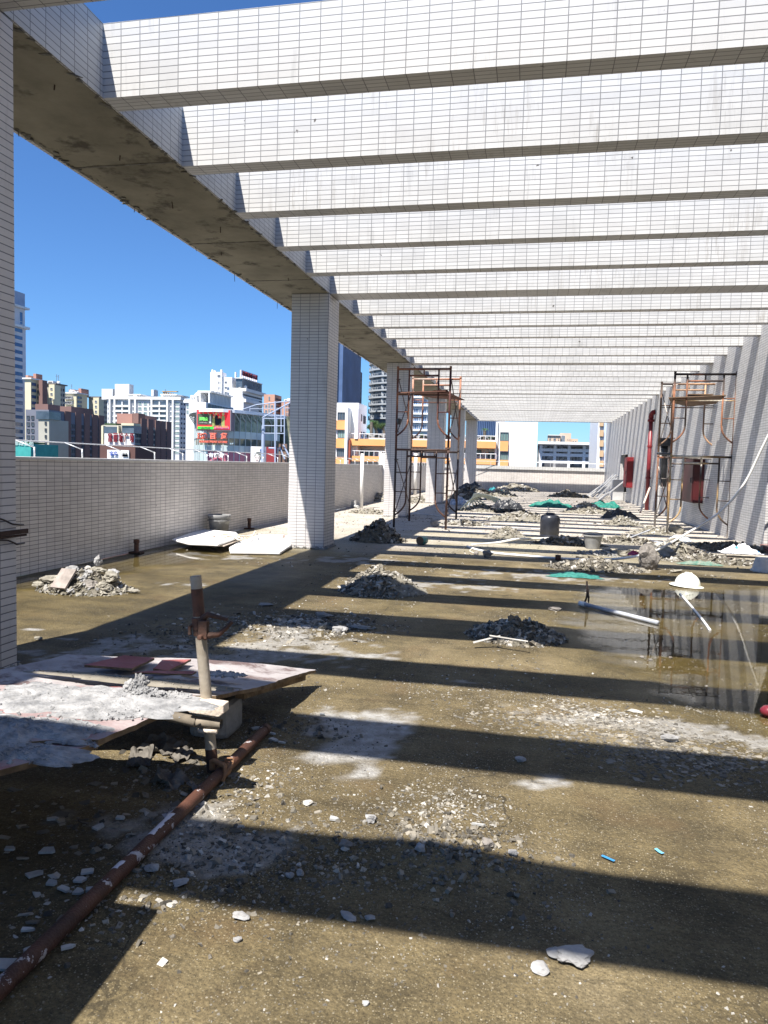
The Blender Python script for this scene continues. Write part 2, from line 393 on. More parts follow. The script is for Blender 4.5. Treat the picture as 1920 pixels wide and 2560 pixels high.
# parapets -----------------------------------------------------------
pl = thing('left_parapet', (XP-.1, 20, 0), 'low pinkish-white tiled parapet wall along the left edge of the roof', 'parapet')
b = MB(); b.box((XP-.2, -8, 0), (XP, 44.6, 1.31)); b.build('tiled_face', T_PAR, pl)
b = MB(); b.box((XP-.22, -8, 1.31), (XP+.012, 44.6, 1.345)); b.build('coping', CAPM, pl, bevel=.006)
pf = thing('far_parapet', (-.7, 44.5, 0), 'low tiled parapet wall across the far end of the roof', 'parapet')
b = MB(); b.box((XP+.012, 44.4, 0), (XR, 44.6, 1.27)); b.build('tiled_face', T_PAR, pf)
b = MB(); b.box((XP+.012, 44.3, 1.27), (XR, 44.62, 1.465)); b.build('coping', T_WHITE, pf)
# body of the building under the roof and its outside --------------
b = MB(); b.box((XP-.2, -9, -16), (XR+8, 44.6, -.14)); b.box((XR+1.02, -9, -.14), (XR+8, 44.6, 4.4))
tag(b.build('building', M('body_wall', (.5, .48, .45), (.58, .56, .52), scale=2), loc=(0, 20, -16)), 'pale building that carries the roof terrace, beside and under the floor', 'building')

# floor ---------------------------------------------------------------
ys = [-8, -6, -4, -2, 0, .8]; y = 1.2; st = .03
while y < 44.4: ys.append(y); y += st; st = max(.03, min(.35, .0055*y))
ys.append(44.4); ys = np.array(ys)
xs = np.linspace(XP, XR, 270)
gx, gy = np.meshgrid(xs, ys)
def blob(cx, cy, rx, ry, n_=2.0, k=.55, seed=0, ang=0):
    dx, dy = gx-cx, gy-cy; ca, sa = math.cos(ang), math.sin(ang)
    ex, ey = dx*ca+dy*sa, -dx*sa+dy*ca
    ex = ex+rx*.9*(fbm(gx*2.2+seed*5, gy*2.2, 3)-.5)*2*k; ey = ey+ry*.9*(fbm(gx*2.2, gy*2.2+seed*9, 3)-.5)*2*k; d = np.sqrt((ex/rx)**2+(ey/ry)**2)
    return np.clip((1.25-d+k*(fbm(gx*n_*3+seed*7, gy*n_*3+seed*3, 5)-.5)*3.2)*3-.9, 0, 1)
def at(u, v): q = G(u, v); return q.x, q.y
white = np.zeros_like(gx)
for (u, v, rx, ry, k, s_, a) in [(900, 1850, .26, .46, .6, 1, .1), (840, 1795, .16, .12, .6, 2, 0), (1385, 1952, .10, .06, .8, 3, 0), (1350, 1965, .09, .05, .8, 31, 0),
    (540, 2090, .16, .22, 1.0, 4, .3), (600, 2150, .15, .12, 1.1, 5, 0), (700, 1610, .5, .35, 1.2, 6, 0), (620, 1640, .45, .3, 1.2, 7, 0), (760, 1560, .35, .25, 1.3, 8, 0),
    (921, 1641, .14, .07, .8, 9, 0), (500, 1385, .3, .18, 1.2, 10, 0), (600, 1395, .25, .15, 1.3, 11, 0), (300, 1620, .35, .3, 1.1, 12, 0), (200, 1640, .3, .2, 1.1, 13, 0),
    (100, 1575, .12, .05, .9, 14, 0), (450, 1460, .18, .1, 1.2, 15, 0), (1480, 1200, 2.5, 1.0, 1.3, 16, 0), (1150, 1465, .7, .3, 1.3, 17, 0), (1400, 1440, .9, .35, 1.3, 18, 0), (850, 1400, .5, .3, 1.3, 19, 0),
    (1500, 1800, .3, .1, 1.3, 20, 0), (1700, 1830, .3, .12, 1.3, 21, 0), (1180, 1710, .12, .05, 1.0, 22, 0), (520, 2120, .3, .1, 1.2, 23, 0)]:
    cx, cy = at(u, v); white = np.maximum(white, blob(cx, cy, rx, ry, 2.5, k, s_, a)*(1 if k < 1 else .75))
wet = np.zeros_like(gx)
pool = [(.55, 8.5), (.95, 9.0), (1.9, 9.05), (2.8, 9.6), (4.09, 10.2), (4.09, 3.2), (2.2, 3.5), (1.25, 4.05), (.85, 4.5), (.62, 5.2), (.38, 5.9), (.2, 6.6), (.42, 7.4)]
pool2 = [(XP, 6.0), (-5.2, 6.0), (-4.7, 6.6), (-4.55, 8), (-4.15, 9.3), (-4.4, 10.3), (-4.9, 11.2), (-5.2, 12.2), (XP, 12.6)]
def polydist(poly, X_, Y_):
    d = np.full(X_.shape, 1e9); ins = np.zeros(X_.shape, bool); n_ = len(poly)
    for i in range(n_):
        (x1, y1), (x2, y2) = poly[i], poly[(i+1) % n_]; ex, ey = x2-x1, y2-y1
        t_ = np.clip(((X_-x1)*ex+(Y_-y1)*ey)/(ex*ex+ey*ey), 0, 1); d = np.minimum(d, np.hypot(X_-x1-t_*ex, Y_-y1-t_*ey))
        if y1 != y2:
            cnd = ((y1 > Y_) != (y2 > Y_)) & (X_ < (x2-x1)*(Y_-y1)/(y2-y1)+x1); ins ^= cnd
    return np.where(ins, -d, d)
nz = fbm(gx*3, gy*3, 5)-.5
pd = np.minimum(polydist(pool, gx, gy)+nz*.5, polydist(pool2, gx, gy)+nz*.45)
wet = np.clip(.62-pd/.75, 0, 1)*1.0
wet = np.maximum(wet, np.clip((fbm(gx*.5+5, gy*.3, 4)-.48)*5, 0, 1)*.6*(gy < 15)*(gy > 3))
wet = np.maximum(wet, .75*np.clip(1.3-np.abs(gx-XP)/.5, 0, 1)*(gy < 14))
wet = np.maximum(wet, .55*np.clip(1.3-np.hypot((gx-1.5)/2.6, (gy-12.2)/1.6), 0, 1))
dry = np.clip((gy-10.5-1.2*(fbm(gx*.8, gy*.8, 3)-.5)*2)/2.5, 0, 1)          # paler, dusty screed further on
hgt = (fbm(gx*1.2, gy*1.2, 4)-.5)*.016+(fbm(gx*9, gy*9, 3)-.5)*.006-np.clip(-pd, 0, .12)*.06
mx_, my_ = at(1110, 2140)
mound = .045*np.exp(-(((gx-mx_)/.28)**2+((gy-my_)/.17)**2))
hgt = hgt*np.clip((gy-.5)/1, 0, 1)+mound
hgt = np.minimum(hgt, .04+0*hgt)
flv = np.stack([gx, gy, hgt], -1).reshape(-1, 3)
nx_, ny_ = len(xs), len(ys)
idx = np.arange(nx_*ny_).reshape(ny_, nx_)
ff = np.stack([idx[:-1, :-1], idx[:-1, 1:], idx[1:, 1:], idx[1:, :-1]], -1).reshape(-1, 4)
me = bpy.data.meshes.new('roof_floor'); me.from_pydata(flv.tolist(), [], ff.tolist())
for nm, arr in (('white', white), ('wet', wet), ('dry', dry)):
    at_ = me.attributes.new(nm, 'FLOAT', 'POINT'); at_.data.foreach_set('value', arr.reshape(-1).astype(np.float32))
me.polygons.foreach_set('use_smooth', [True]*len(me.polygons))
def floor_h(x, y):
    xi = np.clip(np.searchsorted(xs, x)-1, 0, nx_-2); yi = np.clip(np.searchsorted(ys, y)-1, 0, ny_-2)
    return hgt[yi, xi]
mt, t, n, b_ = new_mat('floor_screed')
geo = N(t, 'NewGeometry'); P = geo.outputs['Position']
def tex(kind, out=0, **kw):
    q = N(t, kind, **kw); L(t, P, q.inputs['Vector']); return q.outputs[out]
def attr(nm):
    q = N(t, 'Attribute', attribute_name=nm); return q.outputs['Fac']
base = ramp(t, tex('TexNoise', Scale=.75, Detail=8.0, Roughness=.6), [(.28, (.090, .070, .034)), (.45, (.150, .117, .058)), (.58, (.205, .163, .088)), (.74, (.27, .222, .138))]).outputs[0]
fine = ramp(t, tex('TexNoise', Scale=60.0, Detail=8.0, Roughness=.85), [(.36, .55), (.64, 1.45)]).outputs[0]
stain = ramp(t, tex('TexNoise', Scale=2.6, Detail=9.0, Roughness=.72), [(.40, .62), (.56, 1.06)]).outputs[0]
base = mixc(t, 1.0, base, stain, 'MULTIPLY')
base = mixc(t, 1.0, base, fine, 'MULTIPLY')
vc = N(t, 'TexVoronoi', Scale=.85, feature='DISTANCE_TO_EDGE'); wn = N(t, 'TexNoise', Scale=3.0, Detail=6.0); L(t, P, wn.inputs['Vector'])
wv = N(t, 'VectorMath', operation='SCALE'); wv.inputs['Scale'].default_value = .45; L(t, wn.outputs['Color'], wv.inputs[0]); wa = N(t, 'VectorMath', operation='ADD'); L(t, P, wa.inputs[0]); L(t, wv.outputs[0], wa.inputs[1]); L(t, wa.outputs[0], vc.inputs['Vector'])
crack = math_(t, 'MULTIPLY', math_(t, 'LESS_THAN', vc.outputs['Distance'], .004), ramp(t, tex('TexNoise', Scale=.6, Detail=2.0), [(.5, 0.0), (.56, .8)]).outputs[0])
mp = N(t, 'Mapping'); mp.inputs['Scale'].default_value = (.5, 6, 1); mp.inputs['Rotation'].default_value = (0, 0, .5); L(t, P, mp.inputs[0]); dn = N(t, 'TexNoise', Scale=1.2, Detail=7.0, Roughness=.7); L(t, mp.outputs[0], dn.inputs['Vector'])
base = mixc(t, 1.0, base, ramp(t, dn.outputs[0], [(.38, .80), (.62, 1.12)]).outputs[0], 'MULTIPLY')
base = mixc(t, crack, base, (.03, .025, .015))
base = mixc(t, 1.0, base, (.82, .805, .80), 'MULTIPLY')
rust = ramp(t, tex('TexNoise', Scale=1.9, Detail=5.0, Roughness=.6), [(.55, 0.0), (.72, .6)]).outputs[0]
base = mixc(t, rust, base, (.13, .085, .04))
base = mixc(t, attr('dry'), base, mixc(t, 1.0, ramp(t, tex('TexNoise', Scale=1.6, Detail=8.0, Roughness=.65), [(.3, (.36, .32, .27)), (.7, (.52, .48, .43))]).outputs[0], ramp(t, tex('TexNoise', Scale=30.0, Detail=5.0), [(.3, .8), (.7, 1.2)]).outputs[0], 'MULTIPLY'))
# embedded pale aggregate of two sizes
for sc, th, colr in ((120, .28, (.26, .22, .14)), (60, .17, (.34, .30, .22)), (170, .3, (.035, .028, .015)), (28, .10, (.34, .31, .25))):
    vo = N(t, 'TexVoronoi', Scale=float(sc)); L(t, P, vo.inputs['Vector'])
    sep = N(t, 'SeparateColor'); L(t, vo.outputs['Color'], sep.inputs[0])
    pick = math_(t, 'GREATER_THAN', sep.outputs[0], .5 if sc < 140 else .4)
    spot = math_(t, 'MULTIPLY', math_(t, 'LESS_THAN', vo.outputs['Distance'], th), pick)
    dens = ramp(t, tex('TexNoise', Scale=1.1, Detail=3.0), [(.35, .25), (.6, .95)]).outputs[0]
    base = mixc(t, math_(t, 'MULTIPLY', spot, dens), base, colr)
wetv = attr('wet')
wetc = mixc(t, 1.0, base, (.66, .64, .40), 'MULTIPLY')
base = mixc(t, wetv, base, wetc)
wh = math_(t, 'MULTIPLY', attr('white'), ramp(t, tex('TexNoise', Scale=26.0, Detail=8.0, Roughness=.8), [(.30, .35), (.52, 1.0)]).outputs[0])
base = mixc(t, wh, base, ramp(t, tex('TexNoise', Scale=14.0, Detail=5.0), [(.3, (.22, .21, .195)), (.7, (.40, .39, .37))]).outputs[0])
L(t, base, b_.inputs['Base Color'])
L(t, ramp(t, wetv, [(.0, .92), (.55, .6), (1, .38)]).outputs[0], b_.inputs['Roughness']); b_.inputs['Specular IOR Level'].default_value = .35
hh = math_(t, 'ADD', tex('TexNoise', Scale=75.0, Detail=8.0, Roughness=.75), math_(t, 'MULTIPLY', tex('TexVoronoi', Scale=85.0), -.8))
bp = N(t, 'Bump', Distance=.012); L(t, ramp(t, wetv, [(.5, .6), (1, .25)]).outputs[0], bp.inputs['Strength'])
L(t, hh, bp.inputs['Height']); L(t, bp.outputs[0], b_.inputs['Normal'])
me.materials.append(mt)
tag(bpy.data.objects.new('roof_floor', me), kind='structure'); COL.objects.link(bpy.data.objects['roof_floor'])

# standing water: clear film that only adds the mirror image ------------
mt, t, n, b_ = new_mat('standing_water'); n.remove(b_); out = n['Material Output']
fr = N(t, 'Fresnel', IOR=1.33); gl = N(t, 'BsdfGlossy', Roughness=.015); tr = N(t, 'BsdfTransparent'); tr.inputs[0].default_value = (1, 1, 1, 1); ms = N(t, 'MixShader')
geo = N(t, 'NewGeometry'); nz_ = N(t, 'TexNoise', Scale=14.0, Detail=2.0); L(t, geo.outputs['Position'], nz_.inputs['Vector'])
bp = N(t, 'Bump', Strength=.05, Distance=.004); L(t, nz_.outputs[0], bp.inputs['Height']); L(t, bp.outputs[0], gl.inputs['Normal'])
ea = N(t, 'Attribute', attribute_name='film'); L(t, math_(t, 'MULTIPLY', math_(t, 'MULTIPLY', fr.outputs[0], 1.15, True), ea.outputs['Fac']), ms.inputs[0]); L(t, tr.outputs[0], ms.inputs[1]); L(t, gl.outputs[0], ms.inputs[2]); L(t, ms.outputs[0], out.inputs[0])
WATER = mt
for nm, poly, z in (('puddle', pool, .0055), ('puddle', pool2, .0055)):
    x0, x1 = min(p[0] for p in poly), max(p[0] for p in poly); y0, y1 = min(p[1] for p in poly), max(p[1] for p in poly)
    qx, qy = np.meshgrid(np.arange(x0-.3, x1+.05, .025), np.arange(y0-.3, y1+.3, .03))
    d = polydist(poly, qx, qy)+(fbm(qx*3, qy*3, 5)-.5)*.5+(fbm(qx*14, qy*14, 3)-.5)*.12
    q = (d < 0) & (qx < XR-.001) & (qx > XP+.001)
    b = MB(); ids = -np.ones(qx.shape, int); cell = q[:-1, :-1] & q[1:, :-1] & q[:-1, 1:] & q[1:, 1:]
    used = np.zeros(qx.shape, bool)
    for a_, c_ in ((0, 0), (0, 1), (1, 0), (1, 1)): used[a_:used.shape[0]-1+a_, c_:used.shape[1]-1+c_] |= cell
    ids[used] = np.arange(used.sum()); b.v = list(map(tuple, np.stack([qx[used], qy[used], np.full(used.sum(), z)], 1).tolist()))
    fs = np.stack([ids[:-1, :-1][cell], ids[:-1, 1:][cell], ids[1:, 1:][cell], ids[1:, :-1][cell]], -1); b.f = list(map(tuple, fs.tolist())); b.m = [0]*len(b.f)
    o = b.build(nm, WATER); tag(o, kind='structure'); fa = o.data.attributes.new('film', 'FLOAT', 'POINT')
    fa.data.foreach_set('value', np.clip(-d[used]/.30, 0, 1).astype(np.float32)**1.3)
# ================================================================== THE CITY BEYOND
GZ = -16.0
b = MB(); b.box((-900, -200, GZ-1), (900, 1600, GZ)); tag(b.build('city_ground', M('asphalt', (.05, .05, .05), (.08, .08, .075), scale=.05, rough=.9)), kind='structure')
GL_BLUE = M('glass_blue', (.03, .09, .22), (.06, .15, .32), scale=.15, rough=.12, spec=.9)
GL_DARK = M('glass_dark', (.035, .05, .075), (.10, .13, .17), scale=.3, rough=.15, spec=.8)
GL_GREEN = M('glass_green', (.10, .17, .16), (.22, .32, .30), scale=.25, rough=.15, spec=.8)
FR_W = M('frame_white', (.7, .7, .7)); FR_D = M('frame_dark', (.12, .12, .13))
_wc = {}
def win_mesh(w_, h_, face, gl, fr, mull, proud):
    k = (round(w_, 2), round(h_, 2), face, gl.name, fr.name, mull, proud)
    if k in _wc: return _wc[k]
    b = MB(); t_ = min(w_, h_)*.07; p = proud
    def bx(u0, u1, z0, z1, d, mi):
        if face == 'F': b.box((u0, -d, z0), (u1, .02, z1), mi)
        else: b.box((-.02, u0, z0), (d, u1, z1), mi)
    bx(-w_/2+t_, w_/2-t_, t_, h_-t_, p*.4, 0)
    bx(-w_/2, w_/2, 0, t_, p, 1); bx(-w_/2, w_/2, h_-t_, h_, p, 1); bx(-w_/2, -w_/2+t_, t_, h_-t_, p, 1); bx(w_/2-t_, w_/2, t_, h_-t_, p, 1)
    for i in range(1, mull): u = -w_/2+w_*i/mull; bx(u-t_*.35, u+t_*.35, t_, h_-t_, p*.8, 1)
    me = bpy.data.meshes.new('window'); me.from_pydata(b.v, [], b.f); me.materials.append(gl); me.materials.append(fr); me.polygons.foreach_set('material_index', b.m); me.update()
    _wc[k] = me; return me
class Bld:
    """a building standing square to the roof; fronts and sides given by sight lines at depth Y"""
    def __init__(s, label, Y, px0, px1, pyt, name='building', cat='building', group='buildings of the skyline'):
        s.Y = Y; s.org = PY((px0+px1)/2, pyt, Y); s.org.z = GZ; s.nw = 0
        s.e = thing(name, s.org, label, cat, group)
    def x(s, px, py=1100, Y=None): return PY(px, py, Y or s.Y).x
    def z(s, py, px=None, Y=None): return PY(px if px is not None else 500, py, Y or s.Y).z
    def block(s, part, px0, px1, pyt, mat, side=None, depth=10, Y=None, pyb=None, dY=0, parapet=0):
        Y = (Y or s.Y)+dY; a = PY(px0, pyt, Y); c = PY(px1, pyt, Y); zt = (a.z+c.z)/2
        y1 = PX(side, pyt, c.x).y if side else Y+depth
        zb = PY(px1, pyb, Y).z if pyb else GZ
        b = MB(); b.box((a.x, Y, zb), (c.x, y1, zt))
        if parapet: b.box((a.x-.25, Y-.25, zt), (c.x+.25, y1+.2, zt+parapet))
        o = b.build(part, mat, s.e); s.last = (a.x, c.x, Y, y1, zt); s.all = getattr(s, 'all', []) + [s.last]; return o
    def slab(s, part, blk, z, h, mat, over=.4):
        x0, x1, y0, y1, zt = blk; b = MB(); b.box((x0-over, y0-over, z), (x1+over, y1+over, z+h)); return b.build(part, mat, s.e)
    def wins(s, px0, px1, nx, py0, py1, nz, fx=.6, fz=.6, gl=None, fr=None, mull=2, proud=.12, Y=None, drop=0):
        gl = gl or GL_DARK; fr = fr or FR_W; Y = Y or s.Y
        pc = (px0+px1)/2; xa, xb = PY(px0, (py0+py1)/2, Y).x, PY(px1, (py0+py1)/2, Y).x; za, zb = PY(pc, py0, Y).z, PY(pc, py1, Y).z
        cw, ch = (xb-xa)/nx, (za-zb)/nz; me = win_mesh(cw*fx, ch*fz, 'F', gl, fr, mull, proud)
        for j in range(nz):
            for i in range(nx):
                if drop and random.random() < drop: continue
                s.put(me, (xa+cw*(i+.5), Y, za-ch*(j+.5)-ch*fz/2))
    def swins(s, blk, f0, f1, ny, py0, py1, nz, fy=.6, fz=.6, gl=None, fr=None, mull=2, proud=.12, pxr=None):
        gl = gl or GL_DARK; fr = fr or FR_D; x0, x1, y0, y1, zt = blk; pc = pxr or 500
        za, zb = PY(pc, py0, y0).z, PY(pc, py1, y0).z; ya, yb = y0+(y1-y0)*f0, y0+(y1-y0)*f1
        cw, ch = (yb-ya)/ny, (za-zb)/nz; me = win_mesh(cw*fy, ch*fz, 'R', gl, fr, mull, proud)
        for j in range(nz):
            for i in range(ny): s.put(me, (x1, ya+cw*(i+.5), za-ch*(j+.5)-ch*fz/2))
    def put(s, me, p):
        if s.nw >= 100:
            s.over = getattr(s, 'over', []); s.over.append((me, p)); return
        o = bpy.data.objects.new('window', me); COL.objects.link(o); o.parent = s.e; o.location = Vector(p)-s.org; s.nw += 1
    def clutter(s):
        if not hasattr(s, 'last') or s.Y < 130 or s.Y > 250: return
        x0, x1, y0, y1, zt = max(s.all, key=lambda q: q[4]*0+(q[1]-q[0])*(q[3]-q[2])); rr = random.Random(int(s.org.x*10))
        for i in range(5):
            x, y = rr.uniform(x0+.1*(x1-x0), x0+.9*(x1-x0)), rr.uniform(y0+1, min(y0+8, y1-1)); k_ = rr.randrange(3); b = MB()
            if k_ == 0: b.lathe([(0, 0), (.6, 0), (.6, 1.0), (.3, 1.3), (0, 1.35)], (x, y, zt), n=12); b.build('water_tank', FR_W, s.e)
            elif k_ == 1: b.box((x-.9, y-.7, zt), (x+.9, y+.7, zt+1.1)); b.box((x-.7, y-.72, zt+.2), (x+.7, y-.7, zt+.9), 1); b.build('cooling_unit', [FR_W, FR_D], s.e)
            else: b.tube([(x, y, zt), (x, y, zt+3.2)], .06, 5); b.tube([(x-.5, y, zt+2.6), (x+.5, y, zt+2.6)], .04, 4); b.tube([(x-.3, y, zt+3), (x+.3, y, zt+3)], .04, 4); b.build('antenna', FR_D, s.e)
    def done(s):
        s.clutter()
        ov = getattr(s, 'over', [])
        if ov:
            mats = []; b = MB()
            for me, p in ov:
                for q in me.materials:
                    if q not in mats: mats.append(q)
                o0 = len(b.v); b.v += [tuple(v.co+Vector(p)) for v in me.vertices]
                for f in me.polygons: b.f.append(tuple(i+o0 for i in f.vertices)); b.m.append(mats.index(me.materials[f.material_index]))
            b.build('window', mats, s.e)['kind'] = 'stuff'
def CW(name, c, d=.88, sc=.35): return M(name, tuple(x*d for x in c), c, scale=sc, rough=.85)
W_LAV = CW('wall_lavender', (.62, .63, .68)); W_CREAM = CW('wall_cream', (.66, .60, .42)); W_BROWN = CW('wall_brown', (.20, .115, .10)); W_GCREAM = CW('wall_greycream', (.42, .40, .34))
W_WHITE = CW('wall_white', (.78, .78, .78)); W_GREY = CW('wall_palegrey', (.62, .63, .64)); W_SLATE = CW('wall_slate', (.16, .17, .21)); W_ORANGE = CW('wall_salmon', (.50, .28, .20)); W_BRICK = CW('wall_brickpink', (.38, .20, .16))
W_TAN = CW('wall_tan', (.62, .46, .34)); TRIM = CW('trim_white', (.74, .74, .73)); W_PALEBLUE = CW('wall_paleblue', (.50, .60, .72))

# tall lavender tower at the left edge
B = Bld('tall pale tower with bands of blue windows, leftmost of the skyline beside the near column', 185, -170, -60, 760, 'tower', 'tower')
B.block('wall', -200, -62, 790, W_LAV, side=64); bl = B.last
B.slab('cornice', bl, bl[4], .7, TRIM, .9)
B.block('wall', -200, -62, 737, W_LAV, side=62, pyb=785); b2 = B.last; B.slab('cornice', b2, b2[4], .6, TRIM, 1.0)
B.block('glass_screen', -190, -62, 694, M('screen_glass', (.25, .28, .38), (.38, .40, .48), scale=.2, rough=.2), side=62, pyb=733)
B.swins(b2, .3, 1.0, 4, 742, 782, 1, fy=.42, fz=.85, gl=GL_BLUE, fr=FR_W, mull=1, pxr=-62)
B.swins(bl, .2, .96, 1, 797-30, 1100, 17, fy=.92, fz=.6, gl=GL_BLUE, fr=TRIM, mull=2, proud=.12, pxr=-62)
B.done()
# cream and brown apartment pair
B = Bld('cream and brown apartment block with brown roof turrets just right of the pale tower', 190, 64, 76, 948)
B.block('wall', 62, 77, 948, W_CREAM, side=98); bl = B.last; B.slab('cornice', bl, bl[4], .4, TRIM, .5)
B.block('roof_turret', 64, 70, 938, W_ORANGE, side=84, pyb=948, dY=2); B.block('roof_turret', 83, 90, 934, W_BRICK, side=106, pyb=960, dY=4)
B.block('wall', 97, 106, 950, W_BROWN, side=118, dY=2)
B.swins(bl, .05, .62, 1, 952, 1030, 5, fy=.9, fz=.5, gl=GL_BLUE, mull=4, pxr=77); B.swins(bl, .7, .95, 1, 955, 1030, 5, fy=.5, fz=.6, pxr=77)
B.block('wall', 106, 139, 961, W_GCREAM, side=163, dY=8); b2 = B.last; B.slab('cornice', b2, b2[4], .35, FR_D, .5)
B.block('stair_tower', 122, 136, 961, W_CREAM, dY=7, depth=3)
B.wins(108, 120, 1, 966, 1030, 5, fx=.6, fz=.5, Y=198); B.wins(124, 134, 1, 966, 1030, 5, fx=.55, fz=.55, Y=197); B.swins(b2, .1, .95, 3, 966, 1030, 5, fy=.4, fz=.55, pxr=139)
B.done()
B = Bld('cream and brown apartment block with balconies, second of the cream pair from the left', 215, 162, 192, 984)
B.block('wall', 162, 191, 984, W_CREAM, side=218); bl = B.last; B.slab('cornice', bl, bl[4], .4, TRIM, .5)
B.block('roof_turret', 172, 186, 974, W_ORANGE, pyb=984, depth=4, dY=3); B.block('roof_turret', 196, 203, 971, W_BRICK, side=222, pyb=990, dY=3)
B.wins(163, 184, 1, 988, 1040, 4, fx=.9, fz=.55, mull=5, proud=.8); B.swins(bl, .05, .5, 1, 988, 1030, 4, fy=.8, fz=.5, gl=GL_BLUE, mull=3, pxr=191)
B.block('wall', 222, 249, 994, W_GCREAM, side=269, dY=8); b2 = B.last; B.slab('cornice', b2, b2[4], .35, FR_D, .5)
B.block('stair_tower', 233, 247, 994, W_CREAM, dY=7, depth=3); B.wins(235, 245, 1, 998, 1110, 9, fx=.55, fz=.55, Y=222); B.swins(b2, .1, .95, 3, 998, 1110, 9, fy=.4, fz=.5, pxr=249)
B.done()
# dark brown mid-rise
B = Bld('dark brown mid-rise with glass corner bay and shaded ribs, left of the white complex', 105, 66, 126, 1030)
B.block('wall', 64, 122, 1024, W_SLATE, side=253); bl = B.last
B.block('penthouse', 88, 120, 1010, W_BROWN, side=150, pyb=1030, dY=3); B.block('penthouse', 150, 178, 1016, W_BROWN, side=232, pyb=1040, dY=12)
B.block('corner_glass', 90, 122.4, 1028, GL_DARK, side=152, pyb=1048, dY=-.6)
B.block('cream_bay', 96, 122.6, 1048, W_GCREAM, depth=5, dY=-.4)
x0, x1, y0, y1, zt = bl
for f in (.33, .53, .70, .86, .995):
    b = MB(); yy = y0+(y1-y0)*f; b.box((x1, yy-.8, GZ), (x1+.12, yy+.8, zt+.1)); b.build('rib', W_BROWN, B.e)
for fa, fb_ in ((.03, .31), (.36, .51), (.56, .68), (.73, .84), (.88, .98)):
    B.swins(bl, fa, fb_, 2, 1052, 1150, 6, fy=.72, fz=.66, gl=GL_DARK, fr=FR_D, mull=3, pxr=122)
B.wins(66, 88, 2, 1036, 1150, 7, fx=.6, fz=.6, fr=FR_D); B.wins(110, 120, 1, 1050, 1150, 6, fx=.45, fz=.5, Y=104.6, fr=FR_D)
b = MB(); b.box((B.x(100), 103.4, B.z(1150)), (B.x(150), 103.7, B.z(1134))); b.build('sign_band', M('sign_pale', (.5, .52, .56)), B.e)
B.done()
# teal hoarding low at the left
B = Bld('low building with a teal green hoarding at the foot of the pale tower', 90, 30, 78, 1108)
B.block('hoarding', 20, 77, 1109, M('teal_board', (.03, .26, .25), (.05, .36, .33), scale=.6), depth=6)
text_mesh('lettering', '御城名苑', M('pale_letters', (.55, .7, .68)), B.e, 1.0, (B.x(60), 89.9, B.z(1118)), (math.pi/2, 0, 0), fit=(3.2, .7))
B.block('roof_hedge', 40, 78, 1105, M('hedge', (.03, .06, .02)), pyb=1109, depth=3, dY=1); B.done()
# brown mid-rise with red lettering
B = Bld('brown mid-rise with dark red letters on a white screen, before the white complex', 100, 253, 337, 1060)
B.block('wall', 256, 334, 1063, W_GCREAM, side=422); bl = B.last
B.block('tower_block', 292, 331, 1034, W_BRICK, side=392, pyb=1063, dY=5); B.block('core', 332, 346, 1033, W_BROWN, pyb=1058, depth=2, dY=3.8)
B.block('frame_box', 303, 334.3, 1058, W_CREAM, side=352, pyb=1064, dY=-.8); B.block('corner_glass', 305, 334.5, 1064, GL_DARK, side=354, pyb=1083, dY=-.6)
B.block('left_glass', 259, 293, 1067, GL_DARK, pyb=1083, depth=2, dY=-.5); B.block('left_frame', 253, 258, 1064, W_CREAM, depth=2, dY=-.6); B.block('left_frame', 293, 296, 1064, W_CREAM, pyb=1086, depth=2, dY=-.6)
B.block('letter_screen', 261, 335, 1084, M('screen_white', (.62, .62, .62), (.75, .74, .72), scale=1), pyb=1114, depth=.3, dY=-1)
for i, ch in enumerate('富丽城广场'):
    text_mesh('letter', ch, M('letter_darkred', (.20, .015, .03)), B.e, 1.0, (B.x(275+i*13.6, Y=98.8), 98.8, B.z(1098, Y=98.8)), (math.pi/2, 0, 0), extrude=.08, bold=.02, fit=(.62, 1.35))
B.block('podium', 250, 338, 1112, CW('podium_brown', (.12, .06, .05)), depth=6, dY=-1.6)
B.block('billboard', 268, 322, 1125, W_WHITE, pyb=1150, depth=.2, dY=-1.9)
text_mesh('lettering', '宝岛', M('letter_blue', (.02, .07, .35)), B.e, 1, (B.x(284, Y=97.9), 97.9, B.z(1139, Y=97.9)), (math.pi/2, 0, 0), bold=.03, fit=(1.35, .62))
b = MB(); xx = B.x(312, Y=97.9); zz = B.z(1146, Y=97.9)
for k_ in (-.28, 0, .28): b.poly([(xx+k_-.16, 97.95, zz), (xx+k_+.16, 97.95, zz), (xx+k_+.05, 97.95, zz+.55), (xx+k_-.02, 97.95, zz+.62)], .02)
b.build('emblem', MC['letter_blue'], B.e)
x0, x1, y0, y1, zt = bl
for f in (.26, .45, .66, .82, .995):
    b = MB(); yy = y0+(y1-y0)*f; b.box((x1, yy-.8, GZ), (x1+.12, yy+.8, zt+1.2)); b.build('rib', W_BROWN, B.e)
for fa, fb_ in ((.02, .24), (.28, .43), (.48, .64), (.68, .80), (.84, .98)):
    B.swins(bl, fa, fb_, 2, 1068, 1150, 6, fy=.72, fz=.66, gl=GL_DARK, fr=FR_D, mull=3, pxr=334)
B.block('roof_planting', 262, 290, 1058, M('hedge', (.03, .06, .02)), pyb=1064, depth=3, dY=1); B.done()
